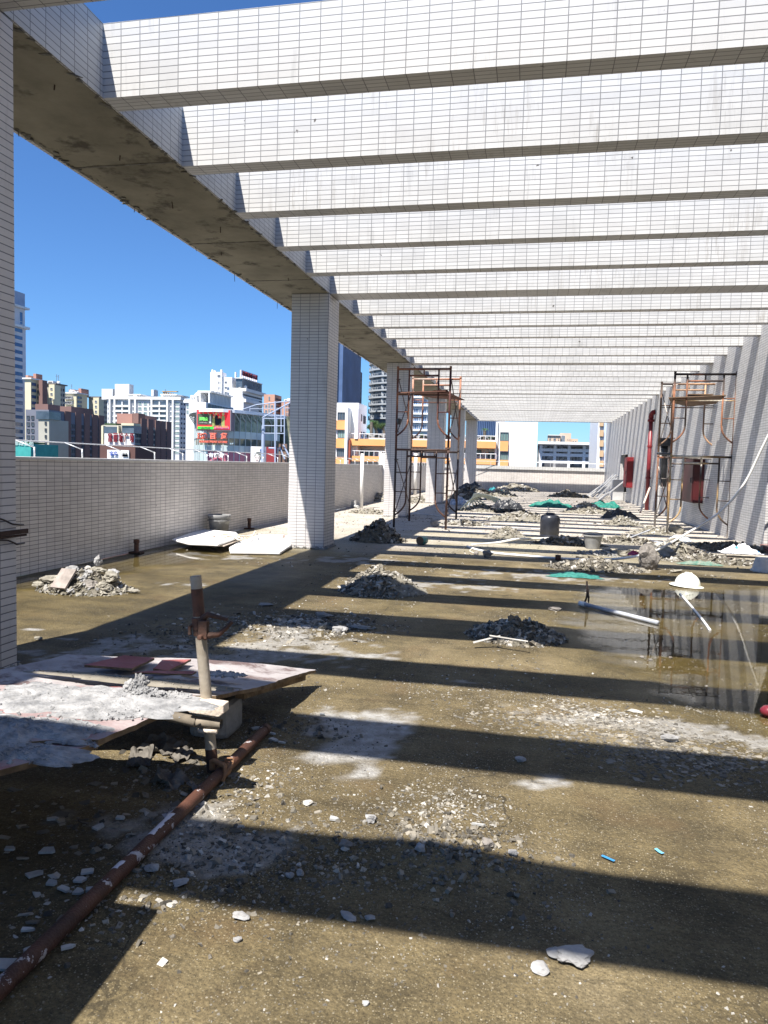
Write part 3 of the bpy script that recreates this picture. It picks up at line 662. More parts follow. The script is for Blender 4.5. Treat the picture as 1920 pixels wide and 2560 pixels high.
# white apartment complex
B = Bld('large white apartment complex with recessed balconies and stepped penthouses', 190, 268, 450, 998)
B.block('wall', 268, 449, 999, W_GREY, side=466); bl = B.last; B.slab('cornice', bl, bl[4], .8, TRIM, .6)
B.block('roof_block', 254, 282, 972, W_GREY, side=298, pyb=999, dY=8); B.block('roof_block', 287, 323, 960, W_GREY, side=334, pyb=999, dY=8)
B.block('penthouse', 315, 349, 988, TRIM, side=385, pyb=999, dY=2); B.block('penthouse', 403, 439, 988, TRIM, side=462, pyb=999, dY=2)
for a_, c_ in ((313, 351), (401, 441)): B.block('eave', a_, c_, 985, TRIM, pyb=988, depth=8, dY=1)
b = MB(); xa = PX(334, 962, PY(323, 960, 198).x)
for i in range(6): b.box((B.x(337+i*6), 206, B.z(985)), (B.x(339+i*6), 206.6, B.z(966+i)))
b.box((B.x(335), 205.8, B.z(966)), (B.x(374), 207, B.z(964))); b.build('pergola', M('ochre_wood', (.45, .25, .08), (.55, .33, .12), scale=.5), B.e)
B.block('roof_block', 378, 384, 974, W_WHITE, pyb=990, depth=3, dY=40)
n_f = 11; py0, py1 = 1003, 1137
for pa, pb in ((292, 324), (384, 417)):      # loggias
    for j in range(n_f):
        za, zb_ = PY(pa, py0+(py1-py0)*j/n_f+1.5, 190).z, PY(pa, py0+(py1-py0)*(j+1)/n_f-2.3, 190).z
        xa_, xb_ = B.x(pa), B.x(pb); b = MB(); b.box((xa_, 189.7, zb_), (xb_, 190.02, za), 0); b.box(((xa_+xb_)/2-.15, 189.3, zb_), ((xa_+xb_)/2+.15, 189.7, za), 1)
        b.box((xa_, 189.2, zb_-.55), (xb_, 189.7, zb_), 1); b.build('loggia', [GL_DARK, TRIM], B.e)
B.wins(343, 370, 2, py0, py1, n_f, fx=.62, fz=.6, gl=GL_GREEN); B.wins(330, 338, 1, py0, py1, n_f, fx=.7, fz=.7); B.wins(371, 379, 1, py0, py1, n_f, fx=.6, fz=.7)
B.wins(435, 449, 1, py0, py1, n_f, fx=.95, fz=.5, gl=GL_GREEN, mull=4); B.wins(423, 433, 1, py0, py1, n_f, fx=.7, fz=.7); B.wins(269, 276, 1, py0, py1, n_f, fx=.8, fz=.5); B.wins(279, 287, 1, py0, py1, n_f, fx=.6, fz=.7)
for p_ in (277, 289, 326, 340, 381, 420, 434):
    b = MB(); b.box((B.x(p_)-.25, 189.3, GZ), (B.x(p_)+.25, 190, B.z(999))); b.build('pilaster', TRIM, B.e)
B.swins(bl, .1, .9, 2, py0, py1, n_f, fy=.35, fz=.4, pxr=449); B.done()
B = Bld('narrow grey-blue apartment wing mostly in shade, between the white complex and the department store', 180, 465, 479, 1005)
B.block('wall', 465, 478, 1007, W_GREY, side=500); bl = B.last; B.wins(466, 473, 1, 1010, 1036, 2, fx=.9, fz=.6, gl=GL_GREEN); B.swins(bl, .1, .9, 3, 1015, 1145, 10, fy=.3, fz=.4, pxr=478)
B.slab('cornice', bl, bl[4], .6, TRIM, .5); B.done()
# low white building with roof pergola
B = Bld('low white building with arched dormers and a row of roof trellises behind the department store', 150, 472, 516, 1004)
B.block('wall', 472, 515, 1005, W_WHITE, side=584); bl = B.last; B.block('dormer', 476, 491, 988, W_WHITE, side=505, pyb=1006, dY=2); B.wins(477, 490, 2, 991, 1000, 1, fx=.35, fz=.6, Y=152)
b = MB(); c_ = B.last; xd = c_[1]; b.lathe([(0, 0), (1.5, 0), (1.5, 6), (0, 6)], (xd-.2, 154, B.z(991)), n=16, mx=Matrix.Rotation(-math.pi/2, 4, 'X')); b.build('arch_roof', TRIM, B.e)
x0, x1, y0, y1, zt = bl
b = MB()
for i in range(15):
    yy = y0+2+i*(y1-y0-3)/15; b.box((x1-2.6, yy, zt), (x1-2.3, yy+.5, zt+2.3)); b.box((x1-.4, yy, zt), (x1-.1, yy+.5, zt+2.3)); b.box((x1-3, yy, zt+2.3), (x1+.3, yy+.6, zt+2.7))
b.build('trellis', TRIM, B.e); B.swins(bl, .05, .98, 9, 1008, 1018, 1, fy=.75, fz=.9, pxr=515); B.done()
# white office tower with roof sign
B = Bld('tall white office tower with red Chinese roof sign and dark glass side', 225, 526, 605, 930, 'office_tower', 'tower')
WT = M('tower_white', (.80, .80, .80), (.84, .84, .84), scale=.3, rough=.7)
B.block('wall', 526, 554, 930, WT, side=566); B.block('wall', 554, 580, 943, WT, side=592, dY=1); B.block('wall', 578, 606, 970, WT, side=656); bl = B.last
B.block('roof_mast', 529, 532, 924, WT, pyb=930, depth=1, dY=1); B.block('roof_mast', 551, 554, 924, WT, pyb=930, depth=1, dY=1); B.block('roof_mast', 587, 589, 930, WT, pyb=945, depth=1, dY=6); B.block('roof_mast', 536, 538, 926, WT, pyb=930, depth=1, dY=3)
B.block('upper_glass', 590, 605.5, 946, GL_DARK, side=655, pyb=968, dY=1.0); gb = B.last
B.block('roof_plate', 588, 606.6, 944, TRIM, side=657, pyb=946, dY=.5)
x0, x1, y0, y1, zt = bl
b = MB()
for f in [i/13 for i in range(14)]:
    yy = y0+(y1-y0)*(.02+.7*f); b.box((x1, yy-.5, GZ), (x1+.5, yy+.5, zt-3))
b.build('fin', TRIM, B.e)
for j in range(2): b = MB(); b.box((x1, y0, zt-1-j*3.5), (x1+1.3, y1+.4, zt-j*3.5)); b.build('ledge', TRIM, B.e)
B.swins(bl, .02, .99, 10, 982, 1080, 12, fy=.8, fz=.5, gl=GL_DARK, mull=1, pxr=606)
B.wins(544, 552, 2, 950, 990, 3, fx=.5, fz=.5, proud=.1); B.wins(561, 568, 1, 950, 1002, 4, fx=.9, fz=.5, gl=GL_DARK); B.wins(543, 552, 1, 937, 943, 1, fx=.9, fz=.9)
za, zb_ = PY(603, 925, gb[2]).z, PY(603, 944, gb[2]).z
b = MB(); b.box((gb[1]-.3, gb[2]-.5, zb_+.8), (gb[1]-.1, gb[2]+.78*(gb[3]-gb[2]), za))
for i in range(9): yy = gb[2]+i*(gb[3]-gb[2])*.78/8; b.box((gb[1]-.8, yy-.1, zb_-.5), (gb[1]-.3, yy+.1, za))
b.build('roof_sign', M('sign_lattice', (.55, .50, .58), (.66, .62, .68), scale=.5), B.e)
for i, ch in enumerate('南城商务大厦'):
    text_mesh('letter', ch, MC['letter_darkred'], B.e, 1, (gb[1]+.05, gb[2]+(gb[3]-gb[2])*(.07+.126*i), (za+zb_)/2+.2), (math.pi/2, 0, math.pi/2), extrude=.15, bold=.02, fit=(4.6*(gb[3]-gb[2])*.78/6/6.2, (za-zb_)*.62))
B.done()
# small corner sign on that block's left shoulder
B = Bld('salmon pink office block right of the white tower, far behind the steel trusses', 215, 660, 688, 986, 'office_block')
B.block('wall', 660, 687, 986, W_ORANGE, side=704); bl = B.last; B.wins(671, 675, 1, 988, 1035, 3, fx=.9, fz=.6); B.wins(662, 684, 3, 1010, 1035, 2, fx=.7, fz=.6, fr=FR_W); B.swins(bl, .1, .9, 4, 992, 1040, 5, fy=.5, fz=.5, pxr=687)
B.block('side_wing', 704, 722, 1004, W_ORANGE, dY=3, depth=10); B.wins(714, 722, 2, 1007, 1040, 3, fx=.5, fz=.6, Y=218); B.done()

# department store: glass drum with canopy, screen and lettering ------------
YD = 78
dp = PY(560, 1100, YD); D = thing('department_store', (dp.x, YD, GZ), 'rounded glass department store with white canopy, coral lettering and a big screen', 'department store', 'buildings of the skyline')
def drum_pts():
    out = []
    for u, y in ((486, 84), (490, 80), (500, 78.2), (520, 77), (545, 76.6), (572, 77), (600, 78), (628, 79.6), (657, 81.6), (700, 85)):
        q = PY(u, 1100, y); out.append((q.x, y))
    return out
dps = drum_pts()
def band(part, pt, pb, mat, off=0.0, i0=0, i1=None, cols=0, seams=None, und=0):
    zt, zb_ = PY(560, pt, 76.6).z, PY(560, pb, 76.6).z; b = MB(); pts = dps[i0:i1]
    fine = []
    for i in range(len(pts)-1):
        for k_ in range(4): f = k_/4; fine.append((pts[i][0]*(1-f)+pts[i+1][0]*f, pts[i][1]*(1-f)+pts[i+1][1]*f))
    fine.append(pts[-1])
    for i in range(len(fine)-1):
        (xa, ya), (xb, yb) = fine[i], fine[i+1]
        b.add([(xa, ya-off, zb_), (xb, yb-off, zb_), (xb, yb-off, zt), (xa, ya-off, zt), (xa, ya+3, zb_), (xb, yb+3, zb_), (xb, yb+3, zt), (xa, ya+3, zt)],
              [(0, 1, 2, 3), (3, 2, 6, 7), (4, 5, 1, 0)], 0)
        if seams is not None and i % 2 == 0: b.bar((xa, ya-off-.04, zb_), (xa, ya-off-.04, zt), .07, .07, 1)
    return b.build(part, [mat]+([seams] if seams is not None else []), D)
GLS_TREE = M('glass_reflecting', (.07, .08, .055), (.22, .23, .17), scale=1.2, rough=.08, spec=.9, lo=.4, hi=.6)
GLS_PALE = M('glass_frosted', (.42, .52, .52), (.55, .64, .64), scale=.4, rough=.3); SEAM = M('seam_metal', (.5, .55, .55), rough=.5, metal=.3)
band('upper_glazing', 1030, 1077, GLS_TREE, 0, seams=SEAM); band('spandrel', 1077, 1095, GLS_PALE, .1, seams=SEAM)
band('middle_glazing', 1095, 1113, M('glass_yellowish', (.06, .09, .09), (.45, .38, .22), scale=.5, rough=.12, lo=.45, hi=.6), 0, seams=SEAM)  # middle glazing mottled from dark to yellowish
band('lower_spandrel', 1113, 1129, GLS_PALE, .15, seams=SEAM); band('pink_hoarding', 1129, 1165, M('pink_panel', (.45, .12, .18), (.6, .25, .3), scale=.4), .05, i0=3, seams=SEAM); band('pale_hoarding', 1129, 1165, GLS_PALE, .08, i0=0, i1=4, seams=SEAM)
band('body', 1165, 1700, W_GREY)
# canopy
b = MB(); zc = PY(560, 1024, 76.6).z; pts = []
for (x_, y_) in dps: pts.append((x_, y_-1.6, zc))
cb = [(dps[-1][0]+1, 96, zc), (dps[0][0]-1, 92, zc)]
b.poly([(dps[0][0]-.8, 86, zc)]+pts+[(dps[-1][0]+1, 90, zc)]+cb, .35); b.build('canopy', M('canopy_white', (.78, .8, .82)), D)
b = MB()
for i in range(len(dps)-1):
    (xa, ya), (xb, yb) = dps[i], dps[i+1]
    for k_ in (0, .5): x_, y_ = xa+(xb-xa)*k_, ya+(yb-ya)*k_; b.tube([(x_, y_-1.5, zc-.35), (x_, y_, zc-1.3)], .05, 4)
b.build('canopy_strut', SEAM, D)
# LED screen
def pan(part, px0, px1, pt, pb, Y, th, mat): 
    a = PY(px0, pt, Y); c = PY(px1, pb, Y); q = MB(); q.box((a.x, Y, c.z), (c.x, Y+th, a.z)); return q.build(part, mat, D)
pan('screen_case', 491, 577, 1024, 1077, 75.9, 1.0, M('case_grey', (.22, .18, .2)))
YS = 75.85
pan('screen_red', 493, 574, 1025, 1074, YS, .04, M('screen_red', (.55, .02, .03), emit=.35)); pan('screen_dark', 494, 532, 1034, 1062, YS-.02, .03, M('screen_dark', (.06, .07, .05), emit=.2))
pan('screen_green', 494, 534, 1066, 1073, YS-.02, .03, M('screen_green', (.02, .55, .05), emit=.35)); pan('screen_mauve', 536, 572, 1066, 1072, YS-.02, .03, M('screen_mauve', (.5, .15, .3), emit=.25))
SK = M('poster_skin', (.5, .36, .16), emit=.2); OL = M('poster_olive', (.25, .28, .09), emit=.2); DKP = M('poster_black', (.03, .03, .03))
def fig(px, pyh, pyb, wd, mat, sk=SK):
    b = MB(); a = PY(px, pyh, YS-.03); c = PY(px, pyb, YS-.03); h = a.z-c.z; hr = h*.10; wd = wd*.0423
    b.lathe([(0, -.02), (hr, -.02), (hr, .02), (0, .02)], (a.x, YS-.05, a.z-hr), n=10, mx=Matrix.Rotation(math.pi/2, 4, 'X'), mi=1)
    ol = [(-.12*wd, h-2*hr), (.12*wd, h-2*hr), (.5*wd, h-2.8*hr), (.46*wd, h*.35), (.55*wd, 0), (-.55*wd, 0), (-.44*wd, h*.35), (-.5*wd, h-2.8*hr)]
    b.add([(a.x+x_, YS-.05, c.z+z_) for x_, z_ in ol]+[(a.x+x_, YS-.01, c.z+z_) for x_, z_ in ol], [tuple(range(8))]+[(i, i+8, (i+1) % 8+8, (i+1) % 8) for i in range(8)], 0)
    b.build('poster_figure', [mat, sk], D)
fig(541, 1031, 1065, 9, DKP); fig(558, 1032, 1067, 9, OL); fig(549, 1040, 1066, 10, DKP); fig(535, 1040, 1066, 9, OL); fig(526, 1035, 1058, 4, M('poster_pale', (.6, .6, .55), emit=.2))
def dtext(body, mat, px, py, wpx, hpx, Y, bold=.0, ex=.03, part='lettering'):
    c = PY(px, py, Y); k_ = Y/F*1.12; return text_mesh(part, body, mat, D, 1, (c.x, Y, c.z), (math.pi/2, 0, 0), extrude=ex, bold=bold, fit=(wpx*k_*.93, hpx*k_*.86))
dtext('演唱会', M('text_green', (.2, .8, .15), emit=.4), 509, 1047, 24, 10, YS-.06); dtext('TOP LIVE HOUSE', M('text_grey', (.4, .4, .38)), 508, 1057, 22, 3, YS-.06)
dtext('NEW COVER', M('text_lemon', (.1, .3, .1)), 514, 1069.5, 26, 5, YS-.06); dtext('2833 8888', M('text_orange', (.7, .3, .15), emit=.2), 554, 1067, 34, 6, YS-.06)
CORAL = M('coral_letters', (.85, .20, .13), rough=.5)
for (a, c) in ((501, '天'), (509, '雅'), (533, '百'), (560, '货')): dtext(c, CORAL, a+(0 if c != '天' else -4), 1090, (17 if c != '天' else 6), 17, 75.9, bold=.03, ex=.15, part='letter')
dtext('DEPARTMENT STORE', CORAL, 534, 1104.5, 76, 6, 75.9, bold=.02, ex=.12); dtext('有健身', M('letter_white', (.8, .8, .8)), 541, 1138, 42, 13, 76.2, bold=.02, ex=.1)
dtext('2F-5F', M('letter_paleblue', (.5, .65, .75)), 573, 1109, 24, 4, 76.3, ex=.05)
# poster billboard with a face, columns, red panel
pan('poster_board', 627, 662, 1116, 1175, 78.6, .4, W_WHITE); pan('poster_badge', 650, 659, 1122, 1128, 78.55, .04, M('badge_blue', (.02, .12, .4))); dtext('HSC', MC['letter_white'], 654.5, 1125, 7, 3, 78.5)
b = MB(); c = PY(642, 1140, 78.5)
b.lathe([(0, -.02), (.36, -.02), (.36, .02), (0, .02)], (c.x+.05, 78.5, c.z-.25), n=20, sx=.8, sy=1.25, mx=Matrix.Rotation(math.pi/2, 4, 'X'), mi=0)
b.lathe([(0, -.01), (.46, -.01), (.46, .01), (0, .01)], (c.x+.1, 78.56, c.z-.02), n=20, sx=.9, sy=1.1, mx=Matrix.Rotation(math.pi/2, 4, 'X'), mi=1)
for dx in (-.1, .18): b.box((c.x+dx-.05, 78.44, c.z-.2), (c.x+dx+.05, 78.48, c.z-.16), 1)
b.box((c.x-.03, 78.44, c.z-.5), (c.x+.12, 78.48, c.z-.46), 2); b.build('poster_face', [M('poster_face', (.62, .56, .54)), M('poster_hair', (.12, .14, .12)), MC['letter_darkred']], D)
pan('red_panel', 663, 689, 1117, 1200, 80, .4, M('deep_red', (.25, .03, .04)));
BLW = M('steel_paleblue', (.34, .40, .52), rough=.5)
b = MB(); c = PY(658, 1100, 77.6); b.tube([(c.x, 77.6, GZ), (c.x, 77.6, PY(658, 1064, 77.6).z)], .2, 14); b.tube([(c.x, 77.6, PY(658, 1064, 77.6).z), (c.x, 77.6, PY(658, 1042, 77.6).z)], .13, 12); b.build('round_column', BLW, D)
D['_o'] = tuple(D.location)
# right wing glass behind the truss
b = MB(); a = PY(664, 1040, 86); c = PY(740, 1160, 86); b.box((a.x, 86, GZ), (c.x, 98, a.z)); b.build('side_wing', GLS_TREE, D)
# truss frame
Tt = thing('steel_truss_frame', PY(690, 1150, 76), 'pale blue open steel truss frame in front of the department store beside the column', 'steel frame')
b = MB()
def tp(u, v, Y=76.0): return PY(u, v, Y)
for (a, c, r_) in (((688, 1003), (688, 1160), .17), ((711, 1005), (711, 1110), .12), ((656, 1044), (735, 1002), .13), ((606, 1024), (640, 1012), .1), ((640, 1012), (735, 1001), .1), ((658, 1010), (658, 1030), .09), ((625, 1017), (625, 1028), .08), ((625, 1022), (735, 1020), .05)):
    b.tube([tp(*a), tp(*c)], r_*.58, 8)
for v in (1038, 1046, 1064, 1083): b.tube([tp(660, v), tp(712, v+1)], .05, 6)
for v in (1120,): b.tube([tp(672, v), tp(690, v+1)], .09, 6)
for u, v in ((692, 1052), (703, 1030)): b.tube([tp(u, v-10, 79), tp(u, v+50, 79)], .07, 6)
b.build('truss', BLW, Tt)
b = MB(); a = PY(697, 1109, 77); c = PY(716, 1150, 77); b.box((a.x, 77, GZ), (c.x, 77.4, a.z)); b.build('brown_panel', M('brown_panel', (.12, .07, .05), (.25, .16, .12), scale=2), Tt)
b = MB(); b.tube([PY(699, 1118, 76.9), PY(712, 1148, 76.9)], .1, 6); b.tube([PY(708, 1112, 76.9), PY(724, 1142, 76.9)], .1, 6); b.build('brace', BLW, Tt)

# dark glass tower and round tower ----------------------------------
B = Bld('dark blue glass tower with vertical fins between the first and second columns', 260, 835, 847, 850, 'glass_tower', 'tower')
B.block('wall', 800, 846, 850, W_WHITE, side=849); B.block('curtain_wall', 842, 847, 846, M('curtain_dark', (.02, .035, .07), (.04, .07, .13), scale=.1, rough=.2), side=894); bl = B.last
x0, x1, y0, y1, zt = bl
for i in range(15):
    b = MB(); yy = y0+(y1-y0)*(i+.3)/15; b.box((x1, yy, GZ), (x1+1.6, yy+1.6, zt+(6 if i % 4 else 9)-i*.5)); b.build('fin', M('fin_blue', (.06, .10, .2), (.10, .16, .3), scale=.1, rough=.4), B.e)
B.block('lower_wing', 880, 884, 920, W_SLATE, side=906, dY=30); B.swins(B.last, .05, .95, 3, 925, 1010, 8, fy=.6, fz=.6, gl=GL_BLUE, pxr=884)
B.done()
cr = PY(990, 900, 300); RT = thing('round_tower', (cr.x, 312, GZ), 'round apartment tower with curved white balconies left of the second column', 'tower', 'buildings of the skyline'); RT['_o'] = (cr.x, 312, GZ)
R0 = 12.3; zt = PY(960, 830, 300).z
b = MB(); b.lathe([(R0, GZ), (R0, zt), (0, zt)], (cr.x, 312, 0), n=48); b.build('wall', M('round_wall', (.10, .13, .17), (.2, .24, .28), scale=.3, rough=.3), RT)
for i in range(14):
    z = PY(930, 1047-i*17.6, 300).z; b = MB(); b.lathe([(R0, z), (R0+1.4, z), (R0+1.4, z+.6), (R0, z+.6)], (cr.x, 312, 0), n=48)
    for k_ in range(40):
        a_ = math.pi+k_*math.pi/39
        if k_ % 5 < 3: b.tube([(cr.x+(R0+1.3)*math.cos(a_), 312+(R0+1.3)*math.sin(a_), z+.6), (cr.x+(R0+1.3)*math.cos(a_), 312+(R0+1.3)*math.sin(a_), z+1.5)], .12, 4)
        if k_ % 7 == 0: b.box((cr.x+(R0+.3)*math.cos(a_)-.5, 312+(R0+.5)*math.sin(a_)-.4, z+.6), (cr.x+(R0+.3)*math.cos(a_)+.5, 312+(R0+.5)*math.sin(a_)+.4, z+3))
    b.lathe([(R0+1.3, z+1.5), (R0+1.4, z+1.5), (R0+1.4, z+1.62), (R0+1.3, z+1.62)], (cr.x, 312, 0), n=48); b.build('balcony', CW('balcony_grey', (.36, .39, .42)), RT)
B = Bld('pale building with blue windows seen through the left scaffold tower', 150, 1029, 1070, 975)
B.block('wall', 1029, 1072, 960, W_PALEBLUE, depth=15); B.wins(1031, 1070, 2, 975, 1078, 5, fx=.72, fz=.62, gl=GL_BLUE, mull=3, proud=.3)
for j in range(6): b = MB(); z = B.z(975+20.6*j, 1050); b.box((B.x(1029)-.3, 149.3, z), (B.x(1072)+.3, 150, z+.35)); b.build('ledge', TRIM, B.e)
B.done()
B = Bld('far blue glass building behind the palm tree', 240, 1185, 1245, 1050)
B.block('curtain_wall', 1180, 1246, 1040, M('curtain_blue', (.04, .09, .22), (.07, .15, .33), scale=.12, rough=.2), depth=15)
for i in range(14): b = MB(); x_ = B.x(1182+i*4.6); b.box((x_, 239.2, GZ), (x_+.35, 240, B.z(1041, 1200))); b.build('mullion', MC['fin_blue'], B.e)
B.done()
# white and orange school building ----------------------------------
S_OR = M('school_orange', (.72, .34, .12), (.78, .38, .15), scale=.5, rough=.8); S_WH = M('school_white', (.80, .80, .80), (.84, .84, .83), scale=.4, rough=.8)
YB = 66
B = Bld('white and orange school building with long galleries beyond the roof parapet', YB, 843, 1345, 1100, 'school_building', 'building')
B.block('stair_block', 820, 897, 1007, S_WH, side=918); bl = B.last
for (pt, pb) in ((1051, 1074), (1096, 1120), (1143, 1200)): B.block('orange_band', 838, 863.5, pt, S_OR, pyb=pb, depth=.5, dY=-.25)
B.wins(844, 864, 1, 1030, 1051, 1, fx=.97, fz=.95, mull=3, fr=FR_D); B.wins(844, 864, 1, 1076, 1096, 1, fx=.97, fz=.95, mull=3, fr=FR_D, gl=GL_GREEN); B.wins(842, 863, 1, 1122, 1143, 1, fx=.97, fz=.95, mull=4, fr=FR_D)
B.block('pilaster', 863.5, 870, 1019, S_WH, depth=2, dY=-1.2); B.block('pilaster', 888, 896, 1020, S_WH, pyb=1097, depth=1.2, dY=-.8)
B.block('recess', 871, 875, 1030, M('recess_grey', (.2, .2, .22)), pyb=1092, depth=.3, dY=-.15)
B.swins(bl, .12, .3, 1, 1034, 1052, 1, fy=.9, fz=1, pxr=897, mull=1); B.swins(bl, .55, .75, 1, 1036, 1056, 1, fy=.9, fz=1, pxr=897, mull=1); B.swins(bl, .12, .3, 1, 1078, 1092, 1, fy=.9, fz=1, pxr=897, mull=1); B.swins(bl, .55, .75, 1, 1078, 1092, 1, fy=.9, fz=1, pxr=897, mull=1)
B.block('gallery', 873, 1240, 1097, S_WH, depth=12, dY=1.5)
for (pt, pb) in ((1100, 1121), (1143.5, 1162)):
    B.block('orange_band', 873, 1240, pt, S_OR, pyb=pb, depth=2.2, dY=-.7)
    b = MB(); zt_ = B.z(pt, 1000, 65.3); za_ = PY(873, pt, 65.3).x; zb2 = PY(1240, pt, 65.3).x
    b.tube([(za_, 65.4, zt_+.5), (zb2, 65.4, zt_+.5-.0)], .035, 5)
    for i in range(30): x_ = za_+(zb2-za_)*i/29; b.tube([(x_, 65.4, zt_), (x_, 65.4, zt_+.5)], .03, 4)
    b.build('handrail', FR_W, B.e)
B.block('red_post', 872, 876, 1100, M('post_red', (.3, .07, .04)), depth=.3, dY=-1)
for (u0, u1, nn) in ((876, 893, 1), (901, 932, 1), (1000, 1020, 1), (1040, 1062, 1), (1186, 1204, 1), (1150, 1170, 1)): B.wins(u0, u1, nn, 1124, 1140, 1, fx=.95, fz=.85, gl=GL_GREEN, mull=5, fr=FR_D, Y=67.5)
B.wins(1219, 1236, 1, 1131, 1145, 1, fx=.9, fz=1, Y=67.5, fr=FR_D, mull=1)
B.block('end_block', 1240, 1345, 1055, S_WH, depth=14); B.block('drain_pipe', 1245.5, 1247, 1056, FR_D, depth=.1, dY=-.12)
B.block('roof_vent', 1246, 1262, 1052, MC['recess_grey'], pyb=1055, depth=.5, dY=1)
for (pt, pb) in ((1103, 1128), (1150, 1200)): B.block('orange_band', 1250, 1271, pt, S_OR, pyb=pb, depth=.5, dY=-.25)
B.wins(1250, 1272, 1, 1080, 1103, 1, fx=.98, fz=.97, mull=3, fr=FR_D, gl=GL_GREEN); B.wins(1249, 1271, 1, 1130, 1151, 1, fx=.98, fz=.97, mull=4, fr=FR_D, gl=GL_GREEN); B.done()
# vaulted roofs
V = thing('vaulted_building', PY(1050, 1150, 88), 'old grey building with a row of barrel-vaulted roofs behind the school galleries', 'building')
b = MB(); a = PY(905, 1088, 88); c = PY(1255, 1088, 88); b.box((a.x, 88, GZ), (c.x, 100, a.z)); b.build('wall', CW('vault_wall', (.38, .36, .32), .7, 1.5), V)
b = MB(); nV = 12
for i in range(nV):
    cx = a.x+(c.x-a.x)*(i+.5)/nV; R_ = (c.x-a.x)/nV/2*.97
    pts_o = [(R_*math.cos(q), R_*.62*math.sin(q)) for q in [k_*math.pi/12 for k_ in range(13)]]
    pts_i = [(.86*x_, .82*z_) for x_, z_ in pts_o]; zb_ = a.z-.3
    o_ = [(cx+x_, 87.2, zb_+z_) for x_, z_ in pts_o]+[(cx+x_, 87.2, zb_+z_) for x_, z_ in pts_i]+[(cx+x_, 99, zb_+z_) for x_, z_ in pts_o]
    b.add(o_, [(k_, k_+1, k_+14, k_+13) for k_ in range(12)]+[(k_+1, k_, k_+26, k_+27) for k_ in range(12)])
b.build('roof', CW('vault_concrete', (.46, .43, .38), .6, 2), V)
# open white steel-framed building
Q = thing('framed_building', PY(1420, 1160, 86), 'white steel-framed open building with louvres and pipes at the far end', 'building')
q = Q; a = PY(1346, 1111, 86); c = PY(1497, 1113, 86); zz = lambda v: PY(1420, v, 86).z; xx = lambda u: PY(u, 1130, 86).x
b = MB(); b.box((xx(1344), 92, GZ), (xx(1500), 93, zz(1112))); b.build('back_wall', M('frame_back', (.10, .11, .12), (.24, .25, .27), scale=1.5), Q)
b = MB()
for u in (1352, 1387, 1422, 1460, 1493): b.box((xx(u)-.16, 85.6, GZ), (xx(u)+.16, 86, zz(1110)))
for v in (1110, 1126, 1138, 1155): b.box((xx(1348), 85.62, zz(v)-.17), (xx(1496), 85.98, zz(v)+.17))
b.box((xx(1344), 84.6, zz(1110)-.1), (xx(1497), 93, zz(1108)+.1)); b.build('frame', FR_W, Q)
b = MB(); rr = random.Random(3)
for j in range(14):
    v = 1114+j*3.6; u = 1353
    while u < 1491:
        l_ = rr.uniform(4, 18)
        if rr.random() < .66: b.box((xx(u), 87.5, zz(v)-.06), (xx(min(u+l_, 1492)), 87.6, zz(v)+.06+rr.random()*.06))
        u += l_+rr.uniform(1, 6)
for i in range(26): u = rr.uniform(1355, 1490); b.box((xx(u), 87, zz(rr.uniform(1140, 1160))), (xx(u)+.09, 87.1, zz(rr.uniform(1112, 1135))))
b.build('louvre', M('louvre_white', (.6, .62, .65)), Q)['kind'] = 'stuff'
b = MB()
for i in range(34): x_ = xx(1362+i*1.65); b.box((x_, 84, zz(1168)), (x_+.05, 84.05, zz(1158)))
b.box((xx(1362), 84, zz(1158)), (xx(1418), 84.05, zz(1157.4))); b.build('railing', FR_D, Q)
# far tan towers
B = Bld('pair of far tan apartment towers over the white steel-framed building', 260, 1370, 1428, 1084)
B.block('wall', 1371, 1401, 1088, W_TAN, depth=15); B.block('wall', 1401, 1428, 1083, W_TAN, depth=15, dY=2); B.block('cornice', 1370, 1402, 1087, TRIM, pyb=1089, depth=10, dY=-.5)
B.wins(1372, 1378, 1, 1091, 1112, 4, fx=.8, fz=.7); B.wins(1383, 1390, 1, 1091, 1112, 4, fx=.9, fz=.7); B.wins(1392, 1400, 1, 1092, 1112, 4, fx=.4, fz=.4); B.wins(1402, 1413, 1, 1087, 1112, 1, fx=.9, fz=.9, mull=3, Y=262); B.wins(1417, 1427, 2, 1088, 1110, 1, fx=.3, fz=.2, Y=262); B.done()
B = Bld('small far tan block right of the tan tower pair', 270, 1428, 1445, 1097); B.block('wall', 1427, 1445, 1097, W_TAN, depth=12); B.wins(1430, 1442, 2, 1100, 1110, 1, fx=.5, fz=.6); B.done()
B = Bld('far hazy grey block beside the beige apartment building', 270, 1485, 1497, 1102); B.block('wall', 1484, 1499, 1103, W_GREY, depth=12); B.block('roof_block', 1490, 1496, 1098, W_GREY, pyb=1103, depth=5, dY=2); B.done()
B = Bld('white apartment block with tan bays at the right end of the far opening', 70, 1497, 1520, 1055)
B.block('wall', 1497, 1509, 1030, S_WH, depth=10)
for i in range(6): B.block('tan_bay', 1500, 1509.5, 1016+i*25.5+22-14, CW('bay_tan', (.55, .38, .22)), pyb=1016+i*25.5+24, depth=.8, dY=-.5)
B.wins(1500.5, 1508, 1, 1040-14, 1167-14, 5, fx=.9, fz=.35); B.block('blue_wall', 1509.5, 1530, 1035, W_PALEBLUE, depth=10, dY=-.3)
B.block('orange_strip', 1523.5, 1526.5, 1075, CW('strip_orange', (.7, .2, .12)), pyb=1100, depth=1, dY=-.9); B.block('orange_strip', 1521, 1524, 1135, MC['strip_orange'], depth=1, dY=-.9); B.done()
